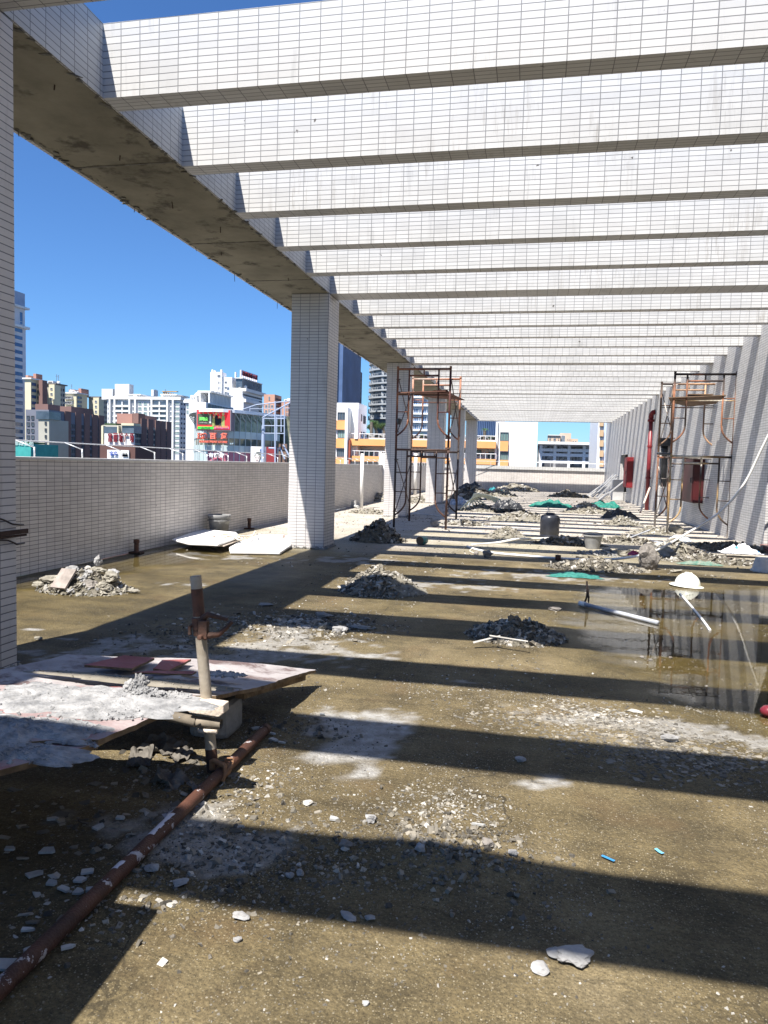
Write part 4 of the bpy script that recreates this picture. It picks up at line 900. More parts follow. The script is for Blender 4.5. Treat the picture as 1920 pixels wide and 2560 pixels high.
# trees ---------------------------------------------------------------
LEAF = M('leaf', (.035, .075, .02), (.09, .15, .04), scale=1.5, rough=.6, island=.45); BARK = M('bark', (.10, .08, .06), (.16, .13, .10), scale=6)
def leaf_cloud(name, parent, centers, n, ls, mat=LEAF):
    P_ = []
    for (c, r_) in centers:
        k_ = int(n/len(centers)); d = rng.normal(0, 1, (k_, 3)); d /= np.linalg.norm(d, axis=1)[:, None]; rad = rng.uniform(.35, 1.08, (k_, 1))**.6
        P_.append(np.array(c)+d*rad*np.array(r_)*(1+.25*rng.normal(0, 1, (k_, 1))))
    P_ = np.concatenate(P_); nn = len(P_); a = rng.normal(0, 1, (nn, 3)); a /= np.linalg.norm(a, axis=1)[:, None]; h = rng.normal(0, 1, (nn, 3)); c_ = np.cross(a, h); c_ /= np.linalg.norm(c_, axis=1)[:, None]
    s_ = rng.uniform(.6, 1.3, (nn, 1))*ls; v = np.stack([P_-a*s_, P_+c_*s_*.5, P_+a*s_, P_-c_*s_*.5], 1).reshape(-1, 3)
    me_ = bpy.data.meshes.new(name); me_.from_pydata((v-np.array(parent['_o'])).tolist(), [], (np.arange(nn)[:, None]*4+np.arange(4)).tolist()); me_.materials.append(mat)
    o = bpy.data.objects.new(name, me_); COL.objects.link(o); o.parent = parent; return o
def tree(px, pyc, Y, rpx, label, cat='tree', n=2500):
    c = PY(px, pyc, Y); r_ = rpx*Y/F; t_ = thing('tree', (c.x, Y, GZ), label, cat, 'trees between the buildings'); b = MB()
    b.tube([(c.x, Y, GZ), (c.x+.2, Y, c.z-r_)], [.35, .2], 8)
    cs = []
    for i in range(7):
        d = Vector((random.uniform(-1, 1), random.uniform(-1, 1), random.uniform(-.5, .8)))*r_*.6; cs.append(((c.x+d.x, Y+d.y, c.z+d.z), (r_*.55, r_*.55, r_*.45)))
        b.tube([(c.x+.2, Y, c.z-r_*1.1), (c.x+d.x*.5, Y+d.y*.5, c.z+d.z*.5-r_*.3), (c.x+d.x, Y+d.y, c.z+d.z)], [.14, .09, .03], 5)
    b.build('trunk', BARK, t_); leaf_cloud('crown', t_, cs, n, r_*.075)
def palm(px, pyt, Y, rpx, label):
    c = PY(px, pyt, Y); r_ = rpx*Y/F; t_ = thing('palm_tree', (c.x, Y, GZ), label, 'palm', 'trees between the buildings'); b = MB()
    b.tube([(c.x, Y, GZ), (c.x+.1, Y, c.z-r_*.3)], [.3, .2], 8); b.build('trunk', BARK, t_); b = MB()
    for i in range(26):
        a_ = i*2.4; el = random.uniform(-.1, 1.1); L_ = r_*random.uniform(.8, 1.1)
        tip = Vector((math.cos(a_)*math.cos(el)*L_, math.sin(a_)*math.cos(el)*L_, math.sin(el)*L_*.6-.35*L_)); o_ = Vector((c.x+.1, Y, c.z-r_*.3))
        pts = arc(o_, o_+Vector((tip.x*.5, tip.y*.5, abs(tip.z)+.55*L_)), o_+tip, 8)
        for k_ in range(8):
            p, q_ = pts[k_], pts[k_+1]; d = (q_-p); sd = d.cross(Vector((0, 0, 1))).normalized(); wd = L_*.17*(1-abs(k_-3)/7)
            for sgn in (-1, 1):
                for f in (0, .5): p2 = p+d*f; b.add([p2, p2+d*.28, p2+d*.6+sd*sgn*wd-Vector((0, 0, wd*.5))], [(0, 1, 2)])
    b.build('crown', M('palm_leaf', (.04, .10, .02), (.10, .20, .05), scale=2, rough=.5, island=.3), t_)
tree(938, 1064, 92, 14, 'leafy green tree in front of the round tower'); tree(957, 1066, 93, 11, 'smaller leafy tree right behind the second column'); tree(925, 1068, 94, 9, 'round shrub-like tree at the left of the leafy pair')
palm(1210, 1072, 84, 13, 'small palm tree in front of the blue glass building'); palm(927, 1052, 91, 9, 'slim palm rising beside the leafy trees')
tree(1225, 1093, 82, 8, 'low bushy tree beside the small palm', n=1200); tree(1190, 1094, 82, 6, 'low bush left of the small palm', n=900); tree(718, 1070, 88, 13, 'dark tree beside the steel truss frame'); tree(1052, 1090, 84, 8, 'low green tree before the vaulted roofs', n=1200)
# ================================================================== THINGS ON THE ROOF
RUST = M('rusty_steel', (.035, .02, .014), (.115, .05, .03), scale=14, rough=.75, bump=.3, bscale=120)
RUSTRED = M('red_rust_pipe', (.035, .013, .009), (.095, .036, .020), scale=7, rough=.7, bump=.4, bscale=150, c3=(.42, .40, .41), c3scale=17, c3lo=.60, c3hi=.62)
PAINTED = M('chalky_pipe', (.27, .23, .175), (.40, .35, .28), scale=9, rough=.7, bump=.2, c3=(.14, .05, .03), c3scale=9, c3lo=.62, c3hi=.66)
PVC = M('white_pvc', (.72, .70, .66), (.82, .81, .79), scale=3, rough=.35)
PVCG = M('grey_pvc', (.30, .32, .36), (.42, .43, .46), scale=7, rough=.4)
WOOD = M('old_timber', (.10, .065, .035), (.26, .18, .10), scale=12, rough=.85, bump=.4)
WOODL = M('pale_timber', (.52, .42, .32), (.70, .62, .54), scale=22, rough=.85, bump=.5, c3=(.25, .14, .09), c3scale=9, c3lo=.6, c3hi=.68)
MORTAR = M('dried_mortar', (.17, .17, .172), (.36, .355, .35), scale=15, rough=.95, bump=.8, bscale=60)
STONE = M('pale_stone', (.22, .215, .21), (.36, .355, .35), scale=13, rough=.9, bump=.5, bscale=60)
STONEB = M('tan_stone', (.19, .175, .14), (.34, .315, .26), scale=13, rough=.95, bump=.6, bscale=60)
DARKST = M('dark_boulder', (.15, .135, .12), (.27, .245, .22), scale=9, rough=.95, bump=.9, bscale=45)
CHIP = M('chip_mix', (.165, .148, .115), (.25, .225, .185), scale=5, rough=.95, island=.5)
CHIPD = M('chip_dark', (.085, .075, .06), (.15, .135, .11), scale=5, rough=.95, island=.55)
CHIPW = M('chip_white', (.28, .265, .235), (.42, .40, .365), scale=5, rough=.7, island=.3)
DIRT = M('dirt', (.07, .062, .045), (.15, .135, .10), scale=18, rough=.98, bump=1, bscale=70)
DIRTP = M('pale_dirt', (.16, .147, .115), (.26, .24, .195), scale=18, rough=.98, bump=1, bscale=70)
TEAL = M('teal_net', (.005, .10, .08), (.012, .22, .165), scale=12, rough=.6, bump=1, bscale=50)
BLACKP = M('black_plastic', (.015, .016, .02), (.045, .048, .055), scale=5, rough=.4)

# scattered grit and chips: nobody could count them ---------------------
def scat(n, x0, x1, y0, y1, s0, s1, dens=None, mis=(0,), flat=.45, mb=None, z=0, **kw):
    x = rng.uniform(x0, x1, n); y = rng.uniform(y0, y1, n)
    if dens is not None: k_ = rng.random(n) < dens(x, y); x, y = x[k_], y[k_]
    s_ = s0*(s1/s0)**(rng.random(len(x))**2.2)
    chips(mb, np.stack([x, y, floor_h(x, y)+s_*flat*.08+z], 1), s_, flat=flat, mi=rng.choice(mis, len(x)), **kw)
grit = MB()
cl = lambda x, y: np.clip((fbm(x*1.7+3, y*1.3+9, 4)-.42)*5, .06, 1)
scat(34000, -1.9, 2.2, 1.2, 4.5, .0025, .010, cl, (0, 0, 0, 1, 1, 1, 2), mb=grit)
scat(16000, -2.5, 3.5, 4.0, 9.0, .004, .017, cl, (0, 0, 0, 1, 1, 1, 2), mb=grit)
scat(6000, -5.4, 4, 9, 20, .010, .04, lambda x, y: np.clip((fbm(x*1.2, y*1.2, 4)-.45)*5, .03, 1), (0, 1, 0, 2), mb=grit)
scat(1500, -5.4, 4, 18, 42, .02, .07, None, (0, 1, 2), mb=grit)
def patch(u, v, ru, rv, n, s0, s1, mis, flat=.4, sd=.45, **kw):
    c = G(u, v); x = rng.normal(c.x, ru*sd, n); y = rng.normal(c.y, rv*sd, n)
    s_ = s0*(s1/s0)**(rng.random(n)**2); chips(grit, np.stack([x, y, floor_h(x, y)+s_*flat*.12], 1), s_, flat=flat, mi=rng.choice(mis, n), **kw)
patch(1110, 2010, .32, .22, 520, .004, .020, (0, 2, 2, 0), flat=.35)
patch(1050, 2120, .5, .35, 1300, .004, .022, (0, 1, 1, 0, 1), flat=.6)
patch(1080, 2150, .25, .2, 110, .012, .030, (0, 1, 1, 0), flat=.6)
patch(200, 2060, .45, .5, 170, .008, .045, (0, 0, 1, 1), flat=.16, tilt=.2); patch(120, 2250, .35, .4, 120, .006, .035, (2, 0, 1), flat=.2, tilt=.2); patch(420, 1920, .25, .35, 160, .008, .045, (1, 0, 1), flat=.14, tilt=.4); patch(560, 2010, .25, .3, 160, .006, .03, (0, 2, 1), flat=.3)
patch(560, 2120, .35, .3, 420, .005, .028, (0, 1, 1, 2), flat=.5)
patch(700, 2180, .4, .4, 700, .004, .02, (0, 1, 1), flat=.5)
patch(1700, 1880, .55, .38, 1500, .010, .034, (1, 1, 0), flat=.14, tilt=.12); patch(1500, 1800, .5, .4, 900, .008, .026, (0, 0, 1), flat=.14, tilt=.1)
patch(1480, 1790, .35, .2, 300, .010, .03, (2, 0), flat=.12, tilt=.1); patch(1300, 1800, .5, .3, 600, .008, .026, (0, 1), flat=.15, tilt=.1)
patch(680, 1960, .22, .3, 260, .005, .02, (0, 2, 0, 1), flat=.3); patch(740, 1820, .35, .2, 120, .008, .03, (1, 1), flat=.7)
patch(650, 1570, .8, .8, 700, .010, .045, (0, 1, 0, 2), flat=.35); patch(820, 1560, .6, .5, 400, .010, .05, (0, 1, 2), flat=.4); patch(450, 1590, .8, .7, 300, .01, .04, (0, 1), flat=.3)
patch(380, 2230, .25, .3, 220, .005, .02, (0, 1, 1), flat=.5)
tag(grit.build('gravel', [CHIP, CHIPD, CHIPW], loc=(0, 5, 0)), 'loose grit, stone chips and broken tile flakes strewn over the wet roof floor', 'gravel', kind='stuff')

# the stones one can tell apart -------------------------------------------
def stone(u, v, w_, h_, d_, label, mat=STONE, seed=1, rz=0, name='stone', cat='stone', rough=.22, cuts=9, grp='loose stones on the floor', z=None, sub=4):
    c = G(u, v) if z is None else G(u, v, z); zf = float(floor_h(np.array([c.x]), np.array([c.y]))[0]) if z is None else z
    b = MB(); rock_mb(b, (c.x, c.y, zf+h_*.40), (w_/2, d_/2, h_/2), seed, sub=sub, rough=rough, cuts=cuts, rz=rz)
    return tag(b.build(name, mat, loc=(c.x, c.y, zf)), label, cat, grp)
stone(1350, 2425, .062, .02, .072, 'smaller of the two pale stones at the shadow edge near the bottom, half in sun', seed=3, rough=.12, cuts=14)
stone(1428, 2392, .115, .03, .095, 'larger jagged pale stone beside its smaller neighbour near the bottom', seed=8, rough=.35, rz=.4)
stone(600, 2294, .065, .025, .03, 'oblong pale stone lying on the shadow edge right of the rusty pipe', seed=12, rz=.1)
stone(870, 2294, .07, .016, .03, 'flat slanting blue-grey flake in the wide shadow at centre bottom', seed=14, rz=-.5)
stone(925, 2298, .035, .015, .02, 'small grey stone right of the slanting flake in the wide shadow', seed=15)
stone(1050, 2152, .042, .035, .035, 'upright grey stone in the gravel heap of the wide shadow', seed=17)
stone(925, 2060, .045, .04, .035, 'rounded pale stone on the far edge of the gravel heap, sun on its back', seed=18)
stone(865, 2125, .05, .03, .04, 'dull brown stone in the left of the gravel heap', DARKST, seed=19)
stone(1220, 2135, .05, .03, .045, 'dull brown stone at the right of the gravel heap', DARKST, seed=20)
stone(1280, 2152, .035, .028, .03, 'grey pointed stone right of the gravel heap', seed=21)
stone(725, 2192, .03, .022, .028, 'pale pebble left in the wide shadow, left one of a pair', seed=22); stone(750, 2188, .03, .022, .028, 'pale pebble left in the wide shadow, right one of a pair', seed=23)
stone(450, 2213, .06, .02, .035, 'pale stone right of the rusty pipe with a bright sharp edge', seed=24, rz=.6); stone(377, 2178, .055, .025, .045, 'roundish pale lump of mortar close to the right side of the rusty pipe', MORTAR, seed=25)
stone(594, 2351, .026, .018, .022, 'small pale pebble in the sun below the oblong stone', seed=26); stone(915, 2512, .02, .012, .016, 'small cream pebble at the bottom edge in the sun', seed=27)
stone(1672, 1853, .085, .05, .05, 'lone pale stone with a dark underside on the flaky shingle at right', seed=30); stone(1302, 1903, .05, .03, .035, 'small round grey stone in the shade band at right centre', seed=31)
stone(1588, 1780, .11, .012, .05, 'flat white flake on the sunlit band at right', CHIPW, seed=32, rz=-.3); stone(770, 2012, .045, .018, .04, 'small white broken tile piece on the sunlit ground', CHIPW, seed=33)
stone(810, 1543, .2, .05, .1, 'flat grey slab of mortar in the second shadow band left of centre', CONC, seed=35, rz=.1); stone(848, 1580, .14, .06, .1, 'pale lump of rubble near the flat mortar slab, right one', seed=36); stone(805, 1573, .09, .05, .07, 'small tan lump of rubble beside the flat mortar slab', STONEB, seed=37); stone(765, 1570, .1, .03, .06, 'small pale lump of rubble left of the tan lump', seed=38)
stone(905, 1572, .22, .03, .07, 'flat grey flake right of the pale lump in the shadow band', CONC, seed=39, rz=-.3); stone(663, 1513, .15, .03, .1, 'flat bluish flake in the shade left of the tall rubble heap', CONC, seed=40)
stone(1690, 1432, .17, .05, .1, 'flat tan stone just behind the white helmet', STONEB, seed=41); stone(1450, 1396, .16, .07, .1, 'rounded tan stone lying by the white hose', STONEB, seed=42)
stone(1218, 1393, .2, .12, .14, 'dark rounded lump lying beside the pale hose, larger one', DARKST, seed=43); stone(1190, 1387, .09, .07, .08, 'dark small lump at the tip of the stick beside the hose', DARKST, seed=44)
stone(97, 1600, .07, .03, .05, 'small pale stone by the near column on brown ground', STONEB, seed=45); stone(1225, 1252, .1, .12, .1, 'dark lump far back left of the drum', DARKST, seed=46)

# rubble heaps -------------------------------------------------------------
def heap(u, v, rx, ry, h, label, n=500, s0=.02, s1=.09, mats=(DIRT, CHIP, CHIPD, CHIPW), w_=(1, 1, 1, .4), seed=0, flat=.35, big=0, zc=None, skew=0, pos=None, name='rubble_heap'):
    c = Vector(pos) if pos is not None else G(u, v); c.z = 0
    b = MB(); nr, na = 16, 44; vs_ = [(c.x, c.y, h)]; fs = []
    def hz(x, y, r_): return h*max(0, 1-r_**1.25)*(1+.55*(mnoise.noise(Vector((x*3.1/rx, y*3.1/rx, seed)))))+.06*h*mnoise.noise(Vector((x*14/rx, y*14/rx, seed)))
    for i in range(1, nr+1):
        for k_ in range(na):
            a = k_*2*math.pi/na; r_ = i/nr*1.0; wob = 1+.28*mnoise.noise(Vector((math.cos(a)*1.6, math.sin(a)*1.6, seed+3)))
            x, y = rx*r_*wob*math.cos(a), ry*r_*wob*math.sin(a); x += skew*rx*(1-r_)
            vs_.append((c.x+x, c.y+y, hz(x, y, r_)-(.012 if i == nr else 0)))
    for k_ in range(na): fs.append((0, 1+k_, 1+(k_+1) % na))
    for i in range(nr-1):
        for k_ in range(na): fs.append((1+i*na+k_, 1+(i+1)*na+k_, 1+(i+1)*na+(k_+1) % na, 1+i*na+(k_+1) % na))
    b.add(vs_, fs, 0)
    rr_ = rng.random(n)**.62*1.12; aa = rng.uniform(0, 2*math.pi, n); X_ = rx*rr_*np.cos(aa); Y_ = ry*rr_*np.sin(aa)
    Z_ = np.array([hz(x, y, min(r_, 1)) for x, y, r_ in zip(X_, Y_, rr_)]); s_ = s0*(s1/s0)**(rng.random(n)**1.8); s_ = np.where(rr_ > 1, s_*.6, s_)
    wt = np.array(w_[:len(mats)-1], float); mi_ = rng.choice(np.arange(1, len(mats)), n, p=wt/wt.sum())
    chips(b, np.stack([c.x+X_+skew*rx*(1-np.minimum(rr_, 1)), c.y+Y_, Z_+s_*.08], 1), s_, flat=flat, mi=mi_, tilt=.7, jit=.4)
    rn = random.Random(seed+5)
    for i in range(big):
        a = rn.uniform(0, 6.28); r_ = rn.uniform(.1, .95); x, y = rx*r_*math.cos(a), ry*r_*math.sin(a); sz = rn.uniform(.5, 1.3)*s1
        rock_mb(b, (c.x+x, c.y+y, hz(x, y, r_)+sz*.15), (sz, sz*.7, sz*.45), seed*10+i, sub=3, mi=1+rn.randrange(len(mats)-1), rz=rn.uniform(0, 3))
    return tag(b.build(name, list(mats), loc=tuple(c)), label, 'rubble', 'rubble heaps on the roof floor')
PD = (DIRTP, CHIP, STONEB, CHIPW)
heap(955, 1476, 0.44, 0.42, 0.24, 'tall chip heap, pale on top and dark in front, near the middle of the floor', n=2100, s0=.010, s1=.06, seed=1, mats=(DIRTP, CHIP, CHIPD, CHIPW), w_=(1.4, .8, .7), skew=-.05)
heap(1290, 1590, 0.37, 0.34, 0.12, 'low heap of dark tile chips with a white strip on it, right of centre', n=1500, s0=.012, s1=.065, seed=2, mats=(DIRT, CHIP, CHIPD, CHIPW), w_=(1, 1.3, .5))
heap(945, 1352, 0.48, 0.4, 0.33, 'dark heap in the shade right beside the second column from the near edge', n=1100, s0=.02, s1=.10, seed=3, mats=(DIRT, CHIP, CHIPD, CHIPW), w_=(.6, 1.6, .25))
heap(1265, 1345, 0.406, 0.31, 0.202, 'pale cone-shaped heap left of the black drum', n=900, s0=.015, s1=.07, seed=4, mats=PD, w_=(1, 1, .4))
heap(1490, 1422, 0.656, 0.344, 0.111, 'wide dark heap with a teal net, in front of the big boulder', n=1500, s0=.015, s1=.09, seed=5, mats=(DIRT, CHIP, CHIPD, CHIPW), w_=(.8, 1.5, .4))
heap(1420, 1362, 0.627, 0.236, 0.122, 'long dark ridge of rubble left of the grey bucket', n=700, s0=.02, s1=.1, seed=6, w_=(.7, 1.3, .3))
heap(1570, 1358, 0.553, 0.295, 0.122, 'dark rubble ridge right of the grey bucket', n=600, s0=.02, s1=.1, seed=7, mats=(DIRTP, CHIP, CHIPD, CHIPW), w_=(1, 1, .3))
heap(1555, 1312, 0.47, 0.313, 0.196, 'pale heap with black bags on top in front of the right scaffold', n=600, s0=.02, s1=.09, seed=8, mats=PD)
heap(1630, 1335, 0.502, 0.283, 0.135, 'low pale heap under the foot of the right scaffold', n=600, s0=.02, s1=.09, seed=9, mats=PD)
heap(1470, 1283, 0.805, 0.464, 0.269, 'broad pale heap with a teal net on its back, far right of centre', n=1200, s0=.02, s1=.13, seed=10, mats=PD)
heap(1300, 1300, 0.844, 0.563, 0.196, 'low pale heap behind the cone-shaped heap', n=700, s0=.02, s1=.11, seed=11, mats=PD)
heap(1205, 1278, 0.716, 0.464, 0.196, 'heap under the coil of pale hose by the left scaffold', n=500, s0=.03, s1=.12, seed=12, mats=(DIRTP, CHIP, CHIPD, CHIPW), w_=(1, 1, .3))
heap(1275, 1280, 0.477, 0.347, 0.22, 'dark bagged heap right of the hose coil', n=500, s0=.03, s1=.14, seed=13, w_=(.5, 1.6, .2))
heap(1180, 1247, 0.994, 0.902, 0.51, 'tall dark heap at the foot of the far columns', n=900, s0=.04, s1=.2, seed=14, w_=(.6, 1.5, .3), big=8)
heap(1290, 1228, 1.2, 0.902, 0.374, 'far heap of mixed rubble with a white slab on top', n=700, s0=.05, s1=.25, seed=15, mats=PD, big=9)
heap(1405, 1228, 1.32, 0.773, 0.408, 'far heap half covered by a green net near the end parapet', n=700, s0=.05, s1=.25, seed=16, mats=(DIRT, CHIP, STONEB, CHIPW), big=6)
heap(1480, 1226, 1.06, 0.773, 0.34, 'far heap left of the leaning metal frames', n=500, s0=.05, s1=.2, seed=17, big=5)
heap(1420, 1243, 0.929, 0.58, 0.272, 'grey lumpy heap behind the bundled teal net', n=400, s0=.04, s1=.18, seed=18, w_=(1, 1, .2), big=4)
heap(1240, 1240, 0.929, 0.58, 0.204, 'scattered far heap of pale slabs left of centre', n=400, s0=.05, s1=.22, seed=26, mats=PD, big=8)
heap(1810, 1375, 0.984, 0.369, 0.136, 'flat spread of rubble under the blue and white bag at the right', n=900, s0=.015, s1=.09, seed=19, mats=(DIRT, CHIP, CHIPD, STONEB), w_=(1, 1, .6))
heap(1770, 1405, 0.738, 0.328, 0.102, 'flat dark rubble with torn sheeting left of the overturned grey bucket', n=700, s0=.015, s1=.08, seed=20)
heap(1690, 1385, 0.41, 0.287, 0.221, 'lumpy tan rubble at the right of the big boulder', n=350, s0=.02, s1=.12, seed=21, mats=PD, big=5)
heap(1525, 1388, 0.574, 0.205, 0.068, 'pale strip of mortar rubble along the white hose left of the boulder', n=500, s0=.015, s1=.08, seed=22, mats=(DIRTP, STONE, CHIPW))
heap(925, 1283, 0.536, 0.347, 0.0785, 'flat pale rubble spread behind the second column at the parapet side', n=900, s0=.02, s1=.12, seed=23, mats=(DIRTP, STONEB, CHIP, CHIPW), w_=(1, 1, .3))
heap(945, 1253, 0.497, 0.451, 0.286, 'pale rubble heap against the parapet below the white pipes', n=600, s0=.03, s1=.16, seed=24, mats=(DIRTP, STONE, STONEB, CHIPW), big=9)
heap(1045, 1255, 0.53, 0.644, 0.204, 'small pale heap between the third and fourth columns', n=400, s0=.03, s1=.12, seed=25, mats=PD)
heap(1165, 1313, 0.564, 0.101, 0.0857, 'narrow row of rubble behind the right foot of the left scaffold', n=500, s0=.02, s1=.12, seed=27, mats=PD, big=5)
hp = heap(215, 1474, .47, .33, .19, 'heap of broken concrete lumps with a stone standing on top, by the left parapet', n=1000, s0=.015, s1=.07, seed=28, mats=(DIRT, STONEB, CHIP, STONE), w_=(1, .8, .5))
c0 = G(215, 1474)
# lumps of that heap are separate stones
GRPL = 'concrete lumps on the left heap'
def lump(dx, dy, z, dims, label, mat, seed, rz=0):
    dx *= .74; dy *= .75; z *= .70; dims = tuple(q*.72 for q in dims)
    b = MB(); rock_mb(b, (c0.x+dx, c0.y+dy, z), dims, seed, sub=4, rough=.28, cuts=8, rz=rz, ns=2.2); tag(b.build('concrete_lump', mat, loc=(c0.x+dx, c0.y+dy, z-dims[2])), label, 'rubble', GRPL)
lump(.12, .10, .42, (.055, .05, .085), 'knobbly grey lump standing on top of the left heap', STONE, 51); lump(-.18, -.03, .27, (.15, .10, .07), 'pale lump behind the brown board on the left heap', STONE, 52, .2)
lump(-.42, -.1, .14, (.19, .12, .065), 'big flat tan lump on the left side of the left heap', STONEB, 53, .1); lump(.03, -.12, .2, (.12, .09, .06), 'pale lump right of the brown board on the left heap', STONE, 54)
lump(.38, .0, .20, (.16, .11, .09), 'pale boulder on the right shoulder of the left heap', STONEB, 55, -.4); lump(.14, .06, .29, (.13, .09, .05), 'flat lump under the standing stone of the left heap', STONEB, 56)
lump(.32, .15, .25, (.09, .07, .05), 'small lump at the back right of the left heap', STONE, 57); lump(-.62, -.15, .06, (.14, .09, .05), 'outlying tan lump at the left foot of the left heap', STONEB, 58)
lump(.2, -.22, .12, (.12, .08, .07), 'mossy lump at the front of the left heap', DARKST, 59); lump(.42, -.2, .1, (.12, .09, .07), 'tan rounded lump at the right front of the left heap', STONEB, 60, .5); lump(.72, -.02, .03, (.1, .05, .03), 'flat outlying flake right of the left heap', STONEB, 61)
lump(0.02, .02, .32, (.05, .045, .03), 'small white square piece on the left heap', CHIPW, 62); lump(-.36, -.36, .06, (.035, .02, .06), 'upright white tile shard in front of the left heap', CHIPW, 63)
b = MB(); mx = Matrix.Translation((c0.x-.10, c0.y-.20, .13)) @ Matrix.Rotation(-.12, 4, 'Z') @ Matrix.Rotation(-2.0, 4, 'X')
b.box((-.09, -.03, -.12), (.09, -.008, .11), 0, mx @ Matrix.Rotation(1.25, 4, 'X')); b.box((-.09, -.008, -.12), (.0, .01, .09), 0, mx @ Matrix.Rotation(1.25, 4, 'X'))
tag(b.build('board_piece', M('grey_wood', (.22, .19, .17), (.36, .31, .28), scale=8, rough=.9, bump=.4), loc=(c0.x-.17, c0.y-.18, .1)), 'weathered brown board piece leaning on the front of the left heap', 'board')

# near left: platform of formwork boards ------------------------------------
PLYR = M('red_formwork_ply', (.24, .06, .055), (.36, .12, .11), scale=5, rough=.75, bump=.2, c3=(.5, .46, .45), c3scale=5, c3lo=.60, c3hi=.68)
PLYC = M('cream_formwork_ply', (.27, .24, .235), (.42, .39, .385), scale=4, rough=.85, bump=.4, c3=(.13, .09, .085), c3scale=4.2, c3lo=.50, c3hi=.60)
PLYM = M('mortar_stained_ply', (.24, .16, .155), (.36, .30, .29), scale=4, rough=.85, bump=.5, c3=(.30, .10, .09), c3scale=3.5, c3lo=.5, c3hi=.6)
def board(pix, zs, th, mat, label, name='plywood_board', edge=WOOD, rag=.012, grp='formwork boards of the platform', wave=.01, extra=None):
    pts = []
    P_ = [(G(u, v, z)) for (u, v), z in zip(pix, zs)] + (extra or [])
    for i in range(len(P_)):
        a, c = P_[i], P_[(i+1) % len(P_)]; n = max(2, int((c-a).length/.03))
        nrm = (c-a).cross(Vector((0, 0, 1))).normalized()
        for k_ in range(n):
            q = a.lerp(c, k_/n); pts.append(q+nrm*rag*mnoise.noise(q*9)+nrm*rag*.6*mnoise.noise(q*31)+Vector((0, 0, wave*mnoise.noise(q*2.3))))
    cen = sum(pts, Vector())/len(pts); n = len(pts); vs_ = []; K = 8
    for k_ in range(K+1): vs_ += [cen.lerp(p, k_/K)+Vector((0, 0, .004*mnoise.noise(cen.lerp(p, k_/K)*11)*(k_ < K))) for p in pts]
    fs = [(k_*n+i, (k_+1)*n+i, (k_+1)*n+(i+1) % n, k_*n+(i+1) % n) for k_ in range(K) for i in range(n)]
    b = MB(); b.add(vs_, fs, 0); top = [vs_[K*n+i] for i in range(n)]; bot = [p-Vector((0, 0, th)) for p in top]
    b.add(top+bot, [(i, i+n, (i+1) % n+n, (i+1) % n) for i in range(n)]+[tuple(range(2*n-1, n-1, -1))], 1)
    return tag(b.build(name, [mat, edge], loc=tuple(cen)), label, 'board', grp)
V3 = lambda *a: Vector(a)
board([(789, 1673), (640, 1718), (540, 1738), (300, 1737)], [.12, .24, .30, .31], .018, PLYC, 'large cream plywood sheet at the back, its pointed tip to the right', extra=[G(-120, 1725, .33), G(-60, 1700, .32), G(0, 1677, .31), G(168, 1636, .29), G(488, 1648, .23)])
board([(211, 1664), (311, 1637), (387, 1645), (330, 1672)], [.325, .315, .29, .31], .012, PLYR, 'red plywood scrap lying left on the cream sheet', rag=.004)
board([(383, 1671), (405, 1650), (479, 1650), (420, 1676)], [.30, .28, .27, .285], .012, PLYR, 'red plywood scrap lying right on the cream sheet', rag=.006)
board([(330, 1682), (400, 1676), (489, 1676), (480, 1684)], [.325, .305, .30, .305], .008, PLYR, 'narrow torn red strip in front of the two red scraps', rag=.01)
board([(490, 1741), (420, 1772), (245, 1852), (0, 1860)], [.40, .40, .40, .40], .02, PLYM, 'front formwork sheet under the mortar with a ragged red edge', extra=[V3(-3.0, 2.1, .40), V3(-3.0, 2.8, .40), G(0, 1712, .40), G(300, 1716, .40)])
board([(246, 1860), (120, 1895), (0, 1925)], [.39, .39, .39], .02, PLYM, 'nearest formwork sheet, mortar-covered, running out at the left edge', extra=[V3(-2.2, 1.4, .38), V3(-3.0, 1.4, .38), V3(-3.0, 2.4, .376), G(150, 1845, .377)])
def timber(a, c, w_, h_, label, mat=WOOD, name='timber_joist', cat='timber', grp='timbers under the platform'):
    b = MB(); b.bar(a, c, w_, h_); tag(b.build(name, mat, loc=tuple(a)), label, cat, grp)
A_ = G(480, 1755, .355); timber(A_-V3(.03, 0, .01), V3(-3.0, 2.2, .35), .05, .05, 'timber joist under the front edge of the front sheet')
timber(V3(-1.50, 3.2, .20), V3(-3.0, 3.2, .26), .06, .05, 'timber joist under the middle of the cream sheet'); timber(G(755, 1690, .09), G(600, 1735, .20), .05, .045, 'timber runner under the slanting edge of the cream sheet tip')
timber(V3(-1.50, 2.7, .35), V3(-1.52, 2.15, .35), .045, .05, 'yellowish timber stub poking out under the front sheet', M('yellow_timber', (.28, .2, .06), (.4, .3, .1), scale=15, rough=.8))
timber(V3(-1.8, 1.9, .34), V3(-3, 1.9, .34), .06, .06, 'timber joist under the nearest sheet')
